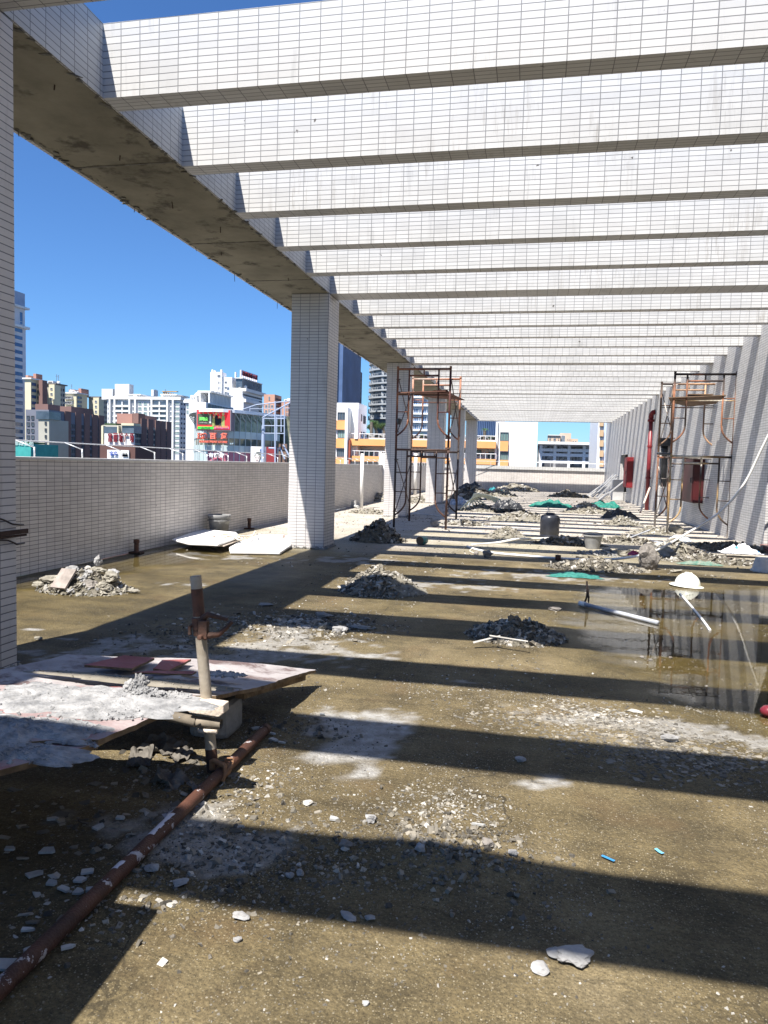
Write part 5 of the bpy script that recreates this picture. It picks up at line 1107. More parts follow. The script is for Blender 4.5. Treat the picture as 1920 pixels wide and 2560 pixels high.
# mortar on the sheets
def dollop(u, v, z, rx, ry, h, label, seed, k=.32, n=96, mat=MORTAR, ang=0, peaks=(), lumps=()):
    c = G(u, v, z); b = MB(); K = 22; vs_ = []; fs = []
    for i in range(K+1):
        for j in range(n):
            a = j*2*math.pi/n; e = 1+.45*mnoise.noise(Vector((math.cos(a)*1.7, math.sin(a)*1.7, seed)))+.18*mnoise.noise(Vector((math.cos(a)*6, math.sin(a)*6, seed)))
            r_ = i/K; x, y = rx*r_*e*math.cos(a), ry*r_*e*math.sin(a); x, y = x*math.cos(ang)-y*math.sin(ang), x*math.sin(ang)+y*math.cos(ang)
            q = Vector((c.x+x, c.y+y, 0)); hz = h*(1-r_**3)*(.6+k*mnoise.fractal(q*34+Vector((0, 0, seed)), .6, 2.1, 4)+.4*mnoise.noise(q*9))
            for (px_, py_, ps, ph) in peaks: hz += ph*math.exp(-(((x-px_)**2+(y-py_)**2)/ps**2))*(1+.5*mnoise.noise(q*40))
            vs_.append((q.x, q.y, z+max(hz, -.002*0)-(.003 if i == K else 0)+.001))
    fs = [(i*n+j, (i+1)*n+j, (i+1)*n+(j+1) % n, i*n+(j+1) % n) for i in range(K) for j in range(n)]
    b.add(vs_, fs)
    for i, (lx, ly, lr, lh) in enumerate(lumps): rock_mb(b, (c.x+lx, c.y+ly, z+lh*.8), (lr, lr*.8, lh), seed*20+i, sub=4, rough=.45, cuts=5, ns=2.6, rz=i)
    m_ = 90; rr_ = np.sqrt(rng.random(m_))*1.1; aa = rng.uniform(0, 6.28, m_)
    X_, Y_ = rx*rr_*np.cos(aa), ry*rr_*np.sin(aa); X_, Y_ = X_*math.cos(ang)-Y_*math.sin(ang), X_*math.sin(ang)+Y_*math.cos(ang)
    chips(b, np.stack([c.x+X_, c.y+Y_, np.full(m_, z)+h*.5*(1-np.minimum(rr_, 1)**3)], 1), rng.uniform(.004, .015, m_), flat=.6)
    return tag(b.build('mortar_heap', mat, loc=(c.x, c.y, z)), label, 'mortar', 'mortar on the platform')
dollop(300, 1755, .40, .34, .15, .022, 'rough grey mortar spread along the middle of the front sheet', 2)
dollop(352, 1741, .402, .13, .07, .03, 'peaked lump of mortar on the front sheet, topmost of the mortar', 3, lumps=((-.05, .01, .03, .032), (-.02, .02, .035, .045), (.03, .0, .045, .024), (.06, -.01, .03, .022), (.0, -.02, .04, .02), (.085, .005, .028, .016)))
dollop(430, 1742, .40, .10, .06, .014, 'thin mortar skin at the corner of the front sheet beside the pipe post', 4)
dollop(110, 1745, .40, .3, .16, .016, 'flaky mortar crust at the left of the front sheet', 5); dollop(230, 1782, .40, .2, .06, .02, 'ridge of mortar along the red ply edge', 6)
dollop(60, 1820, .40, .28, .14, .028, 'shaded bluish mortar crust at the left edge', 7); dollop(180, 1820, .40, .12, .06, .02, 'shaded mortar lump toward the front corner', 8); dollop(40, 1880, .39, .22, .10, .022, 'mortar on the nearest sheet at the left edge', 9); dollop(200, 1857, .39, .06, .035, .02, 'ragged mortar lip on the tip of the nearest sheet', 10)
dollop(560, 1685, .285, .1, .04, .008, 'thin scatter of mortar on the cream sheet right of the post', 11); dollop(330, 1700, .325, .5, .05, .012, 'loose mortar crumbs along the step between the sheets', 12, mat=CHIP)

# pipe post with couplers, wood block ------------------------------------------
pb_ = G(532, 1926); pt = PY(489, 1440, pb_.y)
P = thing('pipe_post', tuple(pb_), 'upright chalky scaffold pipe with a rusty clamp near its top', 'pipe')
b = MB(); ax = (pt-pb_); Lp = ax.length; axn = ax.normalized()
b.tube([pb_, pt], .0245, 20, caps=True, hollow=True); b.tube([pt-axn*.1, pt], .021, 20, caps=True); b.build('pipe', PAINTED, P, smooth=True)
b = MB(); b.tube([pt-axn*.175, pt-axn*.055], .0255, 20, hollow=True); b.build('rust_band', RUST, P, smooth=True); b = MB(); b.tube([pb_, pb_+axn*.10], .0255, 20, hollow=True); b.build('rust_band', RUST, P, smooth=True)
b = MB(); c = pt-axn*.215; 
b.tube([c+axn*.035, c-axn*.02], .034, 14); b.tube([c-axn*.0, c-axn*.045], .031, 14)
b.tube([c+V3(-.03, 0, .0), c+V3(-.034, -.03, -.005), c+V3(-.03, -.034, -.04)], .009, 6)
b.tube([c+V3(.02, -.02, .03), c+V3(.05, -.03, .055), c+V3(.09, -.02, .045), c+V3(.135, -.015, .035)], [.016, .014, .010, .008], 8)
b.tube([c+V3(.02, -.02, -.03), c+V3(.06, -.03, -.035), c+V3(.10, -.02, -.03), c+V3(.13, -.01, .0), c+V3(.15, 0, .025)], [.018, .016, .012, .010, .009], 8)
b.box(c+V3(.015, -.05, -.05), c+V3(.055, -.02, .03)); b.tube([c+V3(.03, -.07, -.04), c+V3(.03, -.02, -.04)], .012, 6); b.tube([c+V3(.035, -.02, -.06), c+V3(.035, -.02, .05)], .008, 6)
b.build('clamp', RUST, P, bevel=.003)
def on(z): return pb_+axn*(z/axn.z)
b = MB(); c = on(.30); mx = Matrix.Translation(c+V3(.02, -.035, 0)) @ Matrix.Rotation(.03, 4, 'Y')
o8 = [(-.085, -.02), (-.075, .018), (-.06, .026), (.085, .024), (.088, -.012), (.065, -.032), (-.07, -.03)]
b.add([mx @ Vector((x, -.03, z)) for x, z in o8]+[mx @ Vector((x, .03, z)) for x, z in o8], [tuple(range(7)), tuple(range(13, 6, -1))]+[(i, i+7, (i+1) % 7+7, (i+1) % 7) for i in range(7)])
tag(b.build('wood_block', WOODL, loc=tuple(c), bevel=.004), 'cracked pale wood block wedged against the pipe post under the mortar sheet', 'wood block')
b = MB(); c = on(.225); b.tube([c+V3(-.035, -.035, 0), c+V3(.075, -.03, .0)], .022, 12, hollow=True); b.tube([c+V3(-.04, -.035, 0), c+V3(-.7, .1, .01)], .0235, 12)
tag(b.build('cross_pipe', M('dull_pipe', (.12, .10, .075), (.25, .21, .16), scale=10, rough=.8), loc=tuple(c), smooth=True), 'short dull cross pipe running under the sheets behind the pipe post', 'pipe')
b = MB(); c = on(.19); b.tube([c+V3(-.03, -.04, 0), c+V3(.055, -.038, .003)], .011, 10); tag(b.build('pipe_offcut', WOODL, loc=tuple(c), smooth=True), 'small pale rod tied across the post under the cross pipe', 'rod')
# lying rusty pipe
a = G(-60, 2530, .03); c = G(665, 1822, .034); P = thing('steel_pipe', tuple((a+c)/2), 'long rusty red steel pipe splashed with white paint lying on the floor', 'pipe')
b = MB(); b.tube([a, c], .0245, 24, hollow=True); b.tube([a, c-(c-a).normalized()*.03], .021, 16); b.build('pipe', RUSTRED, P, smooth=True)
d_ = (c-a).normalized(); b = MB(); b.tube([c-d_*.03, c-d_*.002], .0285, 24, hollow=True); b.tube([c-d_*.03, c-d_*.006], .0245, 24); b.build('end_collar', RUST, P, smooth=True)
def on2(u, v): return G(u, v, .034)
for (u0, v0, u1, v1) in ((452, 2050, 402, 2104), (338, 2172, 322, 2192)):
    b = MB()
    p, q = on2(u0, v0), on2(u1, v1); 
    # project on the pipe axis
    tp0 = a+d_*(p-a).dot(d_); tp1 = a+d_*(q-a).dot(d_); nn = 10
    for i in range(nn):
        s0, s1 = tp0.lerp(tp1, i/nn), tp0.lerp(tp1, (i+1)/nn)
        sd = d_.cross(V3(0, 0, 1)).normalized(); w0 = -1.0-.25*mnoise.noise(s0*30); w1 = .25+.35*mnoise.noise(s0*45+V3(3, 0, 0))
        ring = []
        for pp in (s0, s1):
            for k_ in range(7): t_ = w0+(w1-w0)*k_/6; ring.append(pp+sd*math.sin(t_)*.0252+V3(0, 0, 1)*math.cos(t_)*.0252)
        b.add(ring, [(k_, k_+1, k_+8, k_+7) for k_ in range(6)])
    b.build('paint_splash', M('lilac_white_paint', (.62, .6, .64), (.7, .68, .7)), P, smooth=True)
b = MB(); e_ = a+d_*(on2(548, 1925)-a).dot(d_)
b.tube([e_-d_*.02, e_+d_*.02], .031, 14); b.tube(spline([e_+V3(-.05, 0, .02), e_+V3(-.04, -.01, .045), e_+V3(-.01, -.02, .04), e_+V3(.02, -.03, .035), e_+V3(.025, -.04, 0)], 4), .010, 7); b.tube(spline([e_+V3(-.0, .02, .04), e_+V3(.03, .02, .045), e_+V3(.04, -.01, .03), e_+V3(.03, -.04, .01), e_+V3(.02, -.055, -.02)], 4), .009, 7); b.tube([e_+V3(-.05, 0, .0), e_+V3(-.05, 0, .04)], .013, 7)
b.build('coupler', M('ochre_rust', (.16, .075, .035), (.28, .15, .075), scale=20, rough=.8), P)
# concrete pier under the cream sheet
c = G(578, 1862); b = MB(); b.box((c.x-.24, c.y+.02, 0), (c.x-.03, c.y+.24, .17)); tag(b.build('concrete_pier', CONC, loc=(c.x, c.y+.1, 0), bevel=.035), 'rounded pale concrete pier under the platform behind the pipe post', 'pier')
# scraps of paper bags, foil and tile shards in the dark
def sheet(c, w_, h_, label, mat, seed, name='paper_scrap', cat='scrap', amp=.03, rz=0, grp='scraps in the shade under the platform'):
    b = MB(); n = 14; vs_ = []
    for i in range(n):
        for j in range(n):
            x, y = (i/(n-1)-.5)*w_, (j/(n-1)-.5)*h_; e = 1+.2*mnoise.noise(Vector((x*9, y*9, seed))); x, y = x*e, y*e; z = amp*abs(mnoise.fractal(Vector((x*11, y*11, seed)), .8, 2, 3))+.004
            vs_.append(Matrix.Rotation(rz, 3, 'Z') @ Vector((x, y, z))+Vector(c))
    b.add(vs_, [(i*n+j, (i+1)*n+j, (i+1)*n+j+1, i*n+j+1) for i in range(n-1) for j in range(n-1)])
    return tag(b.build(name, mat, loc=tuple(c)), label, cat, grp)
PAP = M('kraft_paper', (.09, .08, .068), (.17, .155, .135), scale=12, rough=.9)
for i, (u, v, w_, h_, lb) in enumerate([(400, 1870, .2, .16, 'crumpled paper sack under the front sheet, largest one'), (455, 1895, .12, .10, 'torn paper flap left of the post foot'), (350, 1900, .2, .1, 'crumpled paper strip deep in the shade'), (420, 1960, .14, .10, 'paper scrap between the post foot and the rusty pipe'), (500, 1975, .10, .08, 'curled dark scrap close to the rusty pipe')]):
    sheet(G(u, v), w_, h_, lb, PAP, i+3, amp=.06, rz=i)
sheet(G(455, 2030), .14, .035, 'blue-grey plastic strip tucked against the rusty pipe', M('bluegrey_plastic', (.25, .28, .36), (.35, .38, .46), scale=9, rough=.5), 9, rz=.9, amp=.01, name='plastic_strip')
SHARD = M('tile_shard', (.24, .24, .23), (.46, .46, .45), scale=9, rough=.5, island=.3)
def shard(u, v, w_, h_, rz, label, mat=SHARD, grp='tile shards by the rusty pipe'):
    c = G(u, v); zf = float(floor_h(np.array([c.x]), np.array([c.y]))[0]); b = MB(); rr = random.Random(int(u*7+v))
    w_ *= .8; h_ *= .8; o_ = [(-w_/2*rr.uniform(.6, 1), -h_/2), (w_/2*rr.uniform(.5, 1), -h_/2*rr.uniform(.7, 1)), (w_/2, h_/2*rr.uniform(-.4, .6)), (w_/2*rr.uniform(.1, .6), h_/2*rr.uniform(.6, 1)), (-w_/2*rr.uniform(.7, 1), h_/2*rr.uniform(.6, 1))]
    mx = Matrix.Translation((c.x, c.y, zf+.006)) @ Matrix.Rotation(rz, 4, 'Z') @ Matrix.Rotation(rr.uniform(-.15, .15), 4, 'X')
    b.poly([mx @ Vector((x, y, .007)) for x, y in o_], .007); tag(b.build('tile_shard', mat, loc=(c.x, c.y, zf)), label, 'tile shard', grp)
for k_, (u, v, w_, h_, rz, lb) in enumerate([(218, 2188, .05, .045, .5, 'white tile shard at the top of the shard cluster left of the pipe'), (200, 2208, .05, .04, .1, 'pinkish tile shard in the middle of the cluster left of the pipe'), (198, 2236, .04, .034, 0, 'bright square tile shard lowest in the cluster'), (226, 2230, .036, .03, .4, 'bright tile shard touching the pipe in the cluster'), (160, 2230, .06, .03, -.3, 'long grey tile shard at the left of the cluster'), (130, 2215, .05, .03, 0, 'dull grey tile shard left of the cluster'), (85, 2195, .07, .05, .8, 'mossy dark tile shard far left of the cluster'), (18, 2418, .11, .055, .1, 'large pale blue-grey tile shard at the left edge'), (85, 2375, .08, .02, .9, 'narrow pale shard lying along the pipe'), (70, 2330, .05, .02, .3, 'small pale shard above the narrow one'),
    (170, 2372, .05, .02, .6, 'cream shard in front of the pipe at the lower left'), (120, 2135, .07, .045, .2, 'dim tile shard in the deep shade'), (300, 2050, .05, .03, .1, 'faint tile shard in the deep shade, upper one'), (130, 2055, .06, .03, .5, 'faint long shard in the deep shade, left one'), (25, 2130, .05, .03, .2, 'faint greenish shard at the left edge in shade'), (245, 2075, .06, .04, 1.2, 'brown dim shard in the deep shade'),
    (680, 1838, .05, .02, -.1, 'white tile shard at the far end of the rusty pipe, upper one'), (685, 1853, .07, .03, -.5, 'white tile shard at the far end of the rusty pipe, middle one'), (705, 1860, .05, .016, -.1, 'white tile shard at the far end of the rusty pipe, lowest one'), (640, 1825, .06, .03, .8, 'pale shard behind the end of the rusty pipe'), (835, 2053, .05, .03, -.1, 'rectangular white tile piece at the shadow edge'), (805, 1790, .035, .02, .2, 'small rectangular white tile on the cement patch'), (895, 2175, .012, .035, .2, 'thin upright white sliver in the wide shadow'), (1195, 2070, .07, .018, 0, 'thin white sliver on the sunlit ground at centre right')]):
    shard(u, v, w_, h_, rz, lb)
sheet(G(1520, 2148), .05, .012, 'bright blue plastic strip on the shadow edge', M('blue_plastic', (.03, .22, .5), rough=.4), 4, rz=-.6, amp=.002, name='plastic_strip', grp=None); sheet(G(1648, 2131), .035, .014, 'small pale blue plastic bit on sunlit ground', M('paleblue_plastic', (.15, .45, .65), rough=.4), 5, rz=-.9, amp=.006, name='plastic_strip', grp=None)
# red object cut by the right edge
c = G(1915, 1790); b = MB(); b.lathe([(0, 0), (.035, .0), (.045, .012), (.044, .03), (.032, .048), (.015, .054), (0, .054)], (c.x+.025, c.y, .008), n=20, sx=1.3); b.tube([(c.x+.09, c.y, .05), (c.x+.2, c.y+.02, .05)], .012, 8)
tag(b.build('red_tool', M('dark_red_plastic', (.13, .012, .02), (.18, .02, .03), rough=.35), loc=tuple(c), smooth=True), 'dark red rounded plastic tool cut by the right edge of the picture', 'tool')

# left: bucket, white slabs, hoses, iron stubs ------------------------------------
bc = V3(-5.28, 12.05, 0)
bc = Vector((PX(548, 1300, XP+.24).x, PX(548, 1300, XP+.24).y, 0)); P = thing('bucket', tuple(bc), 'tall grey mortar-caked bucket standing against the left parapet', 'bucket')
b = MB(); b.lathe([(.14, 0), (.15, .02), (.185, .34), (.195, .345), (.2, .40), (.19, .41), (.18, .38), (.15, .08), (0, .08)], bc, n=28); P = b.build('body', M('caked_bucket', (.16, .16, .16), (.22, .22, .22), scale=3, rough=.8, c3=(.40, .40, .39), c3scale=4, c3lo=.5, c3hi=.56, bump=.4), P, smooth=True)
b = MB(); b.lathe([(.193, .30), (.203, .30), (.203, .32), (.193, .32)], bc, n=28); b.build('rim', MC['caked_bucket'], P)
FOAM = M('white_slab', (.80, .79, .77), (.84, .83, .81), scale=3, rough=.85, bump=.4, c3=(.62, .55, .45), c3scale=6, c3lo=.62, c3hi=.7)
def slabp(pix, zs, th, label):
    P_ = [G(u, v, z) for (u, v), z in zip(pix, zs)]; cen = sum(P_, Vector())/len(P_); b = MB(); b.poly(P_, th)
    o = b.build('white_slab', FOAM, loc=tuple(cen), bevel=.012); tag(o, label, 'slab', 'white slabs by the parapet')
slabp([(430, 1347), (471, 1357), (545, 1360), (600, 1340), (590, 1330), (505, 1322)], [.12, .12, .14, .17, .18, .14], .035, 'left white slab lying tilted in front of the bucket, one corner shaded')
slabp([(572, 1366), (575, 1378), (700, 1380), (727, 1362), (730, 1338), (650, 1336), (600, 1350)], [.05, .05, .05, .07, .11, .12, .09], .04, 'right white slab reaching to the first standing column')
b = MB(); b.poly([G(480, 1360, .10), G(560, 1364, .10), G(610, 1345, .12), G(590, 1338, .13)], .015); tag(b.build('brown_board', WOODL, loc=tuple(G(545, 1355, .1))), 'thin tan board under the left white slab', 'board')
b = MB(); b.box(G(700, 1344, .10)+V3(-.08, -.06, .0), G(700, 1344, .10)+V3(.07, .06, .05)); tag(b.build('tan_block', M('tan_foam', (.62, .5, .44)), loc=tuple(G(700, 1344, .1)), bevel=.01), 'small tan block on the right white slab', 'block')
b = MB(); b.box(G(526, 1342, .15)+V3(-.08, -.05, .0), G(526, 1342, .15)+V3(.07, .05, .02)); tag(b.build('tan_block', MC['tan_foam'], loc=tuple(G(526, 1342, .15)), bevel=.006), 'small tan wafer on the left white slab', 'block')
b = MB(); hz_ = .19
pts = [G(u, v, z) for u, v, z in ((550, 1342, .20), (556, 1337, .21), (585, 1336, .20), (600, 1345, .17), (590, 1338, .20), (620, 1341, .17), (640, 1334, .17), (638, 1328, .24), (630, 1340, .17), (600, 1350, .15), (580, 1340, .19), (560, 1344, .2))]
b.tube(spline(pts, 6), .012, 7); tag(b.build('hose', M('cream_hose', (.62, .55, .42), (.7, .64, .52), rough=.5), loc=tuple(pts[0]), smooth=True), 'tangled cream hose lying across the two white slabs', 'hose')
b = MB(); cc = G(640, 1345, .13); b.tube([cc+V3(.17*math.cos(q), .22*math.sin(q), .02+.02*math.sin(q)) for q in [i*.3 for i in range(18)]], .008, 6); tag(b.build('cable_loop', M('grey_cable', (.5, .5, .5)), loc=tuple(cc), smooth=True), 'thin grey cable loop on the right white slab', 'cable')
for (u, v, h, lb) in ((341, 1400, .20, 'short iron stub sticking up at the parapet foot, nearer one'), (623, 1322, .22, 'short rusty iron stub at the parapet foot behind the white slabs')):
    q = PX(u, v, XP+.1); c = V3(q.x, q.y, 0); b = MB(); b.tube([c, c+V3(0, 0, h)], .035, 10); b.tube([c+V3(0, 0, h-.05), c+V3(0, 0, h)], .042, 10); b.box(c+V3(-.09, -.06, 0), c+V3(.09, .06, .025)); tag(b.build('iron_stub', RUST, loc=tuple(c)), lb, 'iron stub', 'iron stubs along the parapet')
# black wires round the near column
P = thing('wire_tie', (XL+.03, 4.0, 1.1), 'dark bent wires and a strap wrapped round the near column', 'wire tie')
def cp(u, v): q = PX(u, v, XL+.02); return q
b = MB(); b.tube(spline([cp(-60, 1290), cp(0, 1297), cp(28, 1309), cp(40, 1311)], 5)+[V3(XL+.005, 4.1, cp(40, 1311).z-.01)], .006, 6); b.tube(spline([cp(-60, 1352), cp(10, 1350), cp(30, 1355), cp(42, 1361)], 5)+[V3(XL+.01, 4.1, cp(42, 1361).z)], .006, 6)
b.build('wire', M('black_wire', (.02, .012, .012), rough=.5), P, smooth=True)
b = MB(); za = cp(20, 1334).z; b.box((XL+.004, 3.0, za-.012), (XL+.018, 4.13, za+.016)); b.box((XL+.004, 3.0, za-.03), (XL+.014, 4.12, za-.016)); b.build('strap', M('dark_strap', (.03, .015, .012), (.06, .03, .02), scale=20), P)

# parapet railing ---------------------------------------------------------------
STEELP = M('galvanised', (.55, .56, .58), (.66, .67, .68), scale=6, rough=.4, metal=.4)
XR_ = XP-.13
xs_ = [86, 202, 303, 387, 457, 512, 573, 620, 660]
Ys = []
for u in xs_: Ys.append(PX(u, 1130, XR_).y)
rail = thing('handrail', (XR_, 15, 1.345), 'thin steel handrail on slanting white brackets along the left parapet', 'railing')
hr = PX(86, 1120, XR_).z+.012; rx_ = XR_-.22
dy_ = (Ys[4]-Ys[0])/4; yy = Ys[0]-3*dy_
b = MB(); b.tube([(rx_, -6, hr+.075), (rx_, 44, hr+.075)], .008, 8); b.build('rail', STEELP, rail, smooth=True)
while yy < 44:
    b = MB(); b.tube([(XR_, yy, 1.345), (XR_, yy, hr+.0)], .010, 8); b.tube([(XR_, yy, hr-.006), (rx_, yy-.05, hr+.075)], .007, 8); b.build('bracket', STEELP, rail, smooth=True); yy += dy_
b = MB(); b.tube([(XP+.012, 43.5, 1.7), (-.7, 44.5, 1.72), (XR, 44.5, 1.72)], .012, 5); b.tube([(-2.5, 44.5, 1.46), (-2.5, 44.5, 1.72)], .012, 5); b.tube([(1, 44.5, 1.46), (1, 44.5, 1.72)], .012, 5); b.tube([(3.2, 44.5, 1.46), (3.2, 44.5, 1.72)], .012, 5)
tag(b.build('end_railing', STEELP, loc=(0, 44.5, 1.46)), 'thin grey railing on top of the far parapet', 'railing')
# white uprights by the parapet
for (u, vb, vt, lb) in ((903, 1271, 1134, 'white plastic pipe standing by the parapet, leftmost upright'), (949, 1250, 1131, 'white plastic pipe by the parapet, left one of the close pair beside the second column'), (956, 1250, 1133, 'white plastic pipe by the parapet, right one of the close pair beside the second column'), (1037, 1238, 1133, 'white plastic pipe standing behind the left scaffold')):
    c = G(u, vb); t_ = PY(u+1, vt, c.y); b = MB(); b.tube([c, V3(c.x, c.y, t_.z)], .055 if u < 1000 else .075, 14); tag(b.build('white_pipe', PVC, loc=tuple(c), smooth=True), lb, 'pipe', 'white pipes standing by the parapet')
c = G(893, 1270); b = MB(); b.tube([c+V3(-.1, 0, .05), c+V3(.1, -.3, .05)], .05, 8); b.box(c+V3(-.2, 0, .0), c+V3(-.05, .12, .22)); tag(b.build('pipe_elbow', M('pipe_bracket', (.6, .6, .58), (.3, .3, .3), scale=9), loc=tuple(c)), 'pale pipe elbow and clamp at the foot of the leftmost white pipe', 'fitting')
c = G(942, 1243); b = MB(); b.lathe([(.35, .0), (.42, .05), (.42, .28), (.36, .3), (.33, .2), (.0, .2)], c+V3(0, 0, .35), n=18, sy=.7); tag(b.build('basin', M('pale_basin', (.6, .6, .57), (.4, .4, .38), scale=6, bump=.4), loc=tuple(c)), 'pale plaster-caked basin on the heap below the white pipes', 'basin')

# scaffold towers ------------------------------------------------------------------
def rustmix(name, a, c, stops, seed):
    mt, t, n, b_ = new_mat(name); geo = N(t, 'NewGeometry'); sp = N(t, 'SeparateXYZ'); L(t, geo.outputs['Position'], sp.inputs[0])
    mp = N(t, 'Mapping'); mp.inputs['Scale'].default_value = (1.3, 1.3, .9); mp.inputs['Location'].default_value = (seed, seed*2, seed*.37); L(t, geo.outputs['Position'], mp.inputs[0])
    nz = N(t, 'TexNoise', Scale=1.0, Detail=2.0); L(t, mp.outputs[0], nz.inputs['Vector']); r = ramp(t, nz.outputs[0], stops)
    nz = N(t, 'TexNoise', Scale=30.0, Detail=5.0); L(t, geo.outputs['Position'], nz.inputs['Vector']); r2 = ramp(t, nz.outputs[0], [(.3, .6), (.7, 1.2)])
    L(t, mixc(t, 1.0, r.outputs[0], r2.outputs[0], 'MULTIPLY'), b_.inputs['Base Color']); b_.inputs['Roughness'].default_value = .7; return mt
DKR, ORG, YEL, WHT = (.045, .03, .026), (.34, .14, .07), (.42, .27, .12), (.4, .37, .34)
def scaffold(c0, dirx, width, depth, hh, label, mats, seed, tops):
    """c0: foot of the front left leg; frames stand across; two storeys"""
    T = thing('scaffold_tower', tuple(c0), label, 'scaffold', 'mobile scaffold towers'); ux = Vector(dirx).normalized(); uy = Vector((-ux.y, ux.x, 0))
    def W(x, y, z): return c0+ux*x+uy*y+V3(0, 0, z)
    for lvl in (0, 1):
        z0 = lvl*hh
        for fr_ in (0, 1):
            y = fr_*depth; b = MB(); r_ = .024; n = 8
            b.tube([W(0, y, z0), W(0, y, z0+hh)], r_, n); b.tube([W(width, y, z0), W(width, y, z0+hh)], r_, n); b.tube([W(0, y, z0+hh-.03), W(width, y, z0+hh-.03)], r_, n)
            ins = .25
            b.tube([W(ins, y, z0+hh-.17), W(width-ins, y, z0+hh-.17)], .019, n)
            b.tube([W(width/2, y, z0+hh-.17), W(width/2, y, z0+hh-.03)], .015, n)
            for s_, x0_ in ((1, 0), (-1, width)):
                xi = x0_+s_*ins
                b.tube([W(xi, y, z0+hh-.04)]+[W(xi, y, z0+.62)]+[W(p_.x, y, p_.z) for p_ in arc(V3(xi, 0, z0+.62), V3(xi, 0, z0+.42), V3(x0_, 0, z0+.26), 5)], .019, n)
                for zz_ in ((z0+.78, z0+1.2)): b.tube([W(x0_, y, zz_), W(xi, y, zz_)], .012, 6)
            for x0_ in (0, width): b.tube([W(x0_, y, z0+hh-.02), W(x0_, y, z0+hh+.03)], .026, n)
            b.build('frame', mats[lvl*2+fr_], T, smooth=True)
        for x0_ in (0, width):
            for (za, zb_) in ((z0+.35, z0+hh-.25), (z0+hh-.25, z0+.35)):
                b = MB(); b.tube([W(x0_+.02, .0, za), W(x0_+.02, depth, zb_)], .012, 6); b.tube([W(x0_-.03, 0, za), W(x0_+.06, 0, za)], .012, 6); b.build('cross_brace', mats[4], T)
    b = MB(); zt_ = 2*hh-.55; b.tube([W(0, 0, zt_-.03), W(width, 0, zt_-.03)], .014, 6); b.build('ledger', mats[0], T); b = MB(); b.tube([W(0, depth, zt_-.03), W(width, depth, zt_-.03)], .014, 6); b.build('ledger', mats[1], T)
    return T, W, 2*hh-.55
mL = [rustmix('scaffold_rust_a', 0, 0, [(.40, DKR), (.60, (.12, .055, .035)), (.68, ORG)], 1), rustmix('scaffold_rust_b', 0, 0, [(.45, DKR), (.6, (.12, .05, .03))], 4), rustmix('scaffold_orange_a', 0, 0, [(.38, (.10, .03, .02)), (.52, ORG), (.62, (.09, .03, .025))], 7), rustmix('scaffold_orange_b', 0, 0, [(.35, DKR), (.5, (.45, .2, .12)), (.65, WHT)], 11), M('brace_dark', (.06, .045, .04), (.14, .11, .1), scale=5, rough=.7)]
cL = V3(-2.93, 15.62, 0)
T1, W1, z1 = scaffold(cL, (1.14, -.02, 0), 1.14, 1.83, 1.725, 'rusty scaffold tower with a plywood deck beside the second standing column', mL, 0, None)
b = MB(); pl_ = [W1(.22, -.15, z1+.02), W1(1.06, -.15, z1+.05), W1(1.35, .95, z1-.04), W1(.62, 1.1, z1+.02)]; b.poly(pl_, .016); b.poly([p_+V3(.08, .1, .05) for p_ in [W1(.7, -.1, z1+.02), W1(1.0, -.1, z1+.03), W1(1.0, .3, z1+.02), W1(.7, .3, z1+.02)]], .012)
b.poly([W1(.0, -.1, z1+.02), W1(.24, -.1, z1+.02), W1(.24, .3, z1+.02), W1(.0, .3, z1+.02)], .02)
tag(b.build('deck_board', M('deck_red', (.13, .055, .04), (.20, .10, .07), scale=3, rough=.8), loc=tuple(W1(.6, .4, z1))), 'reddish plywood deck on the left scaffold tower', 'board')
mR = [rustmix('scaffold_yellow', 0, 0, [(.40, DKR), (.5, YEL), (.62, (.55, .50, .42))], 15), rustmix('scaffold_mixed_b', 0, 0, [(.42, WHT), (.5, DKR), (.6, ORG)], 21), rustmix('scaffold_orange_c', 0, 0, [(.36, DKR), (.5, ORG), (.6, DKR)], 26), rustmix('scaffold_orange_d', 0, 0, [(.4, DKR), (.55, (.5, .3, .18))], 31), M('brace_mixed', (.07, .05, .045), (.5, .45, .4), scale=1.2, rough=.7, lo=.5, hi=.56)]
cR = G(1668, 1330); cR.y = 16.6; cR.x = PY(1668, 1323, 16.6).x
T2, W2, z2 = scaffold(cR, (1.22, -.02, 0), 1.22, 1.83, 1.735, 'rusty orange scaffold tower standing against the striped right wall', mR, 0, None)
b = MB(); b.poly([W2(-.12, -.05, z2+.03), W2(1.02, -.05, z2+.09), W2(1.02, .9, z2+.0), W2(.5, 1.15, z2-.05), W2(.05, .7, z2+.0)], .018); b.poly([W2(.3, .1, z2+.12), W2(.8, .1, z2+.12), W2(.85, .5, z2+.14), W2(.35, .5, z2+.12)], .015)
tag(b.build('deck_board', M('deck_brown', (.12, .08, .05), (.22, .14, .09), scale=3, rough=.8), loc=tuple(W2(.6, .4, z2))), 'warped brown plywood deck on the right scaffold tower', 'board')
b = MB(); b.tube([W2(-.0, 0, 1.735+.01), W2(-.25, .2, 1.76)], .03, 6); b.lathe([(.03, -.12), (.05, -.05), (.05, .0), (.0, .02)], W1(.06, -.05, 2.35), n=12); tag(b.build('hanging_sack', BLACKP, loc=tuple(W1(.06, -.05, 2.3))), 'small black bundle hanging in the left scaffold tower', 'bundle')

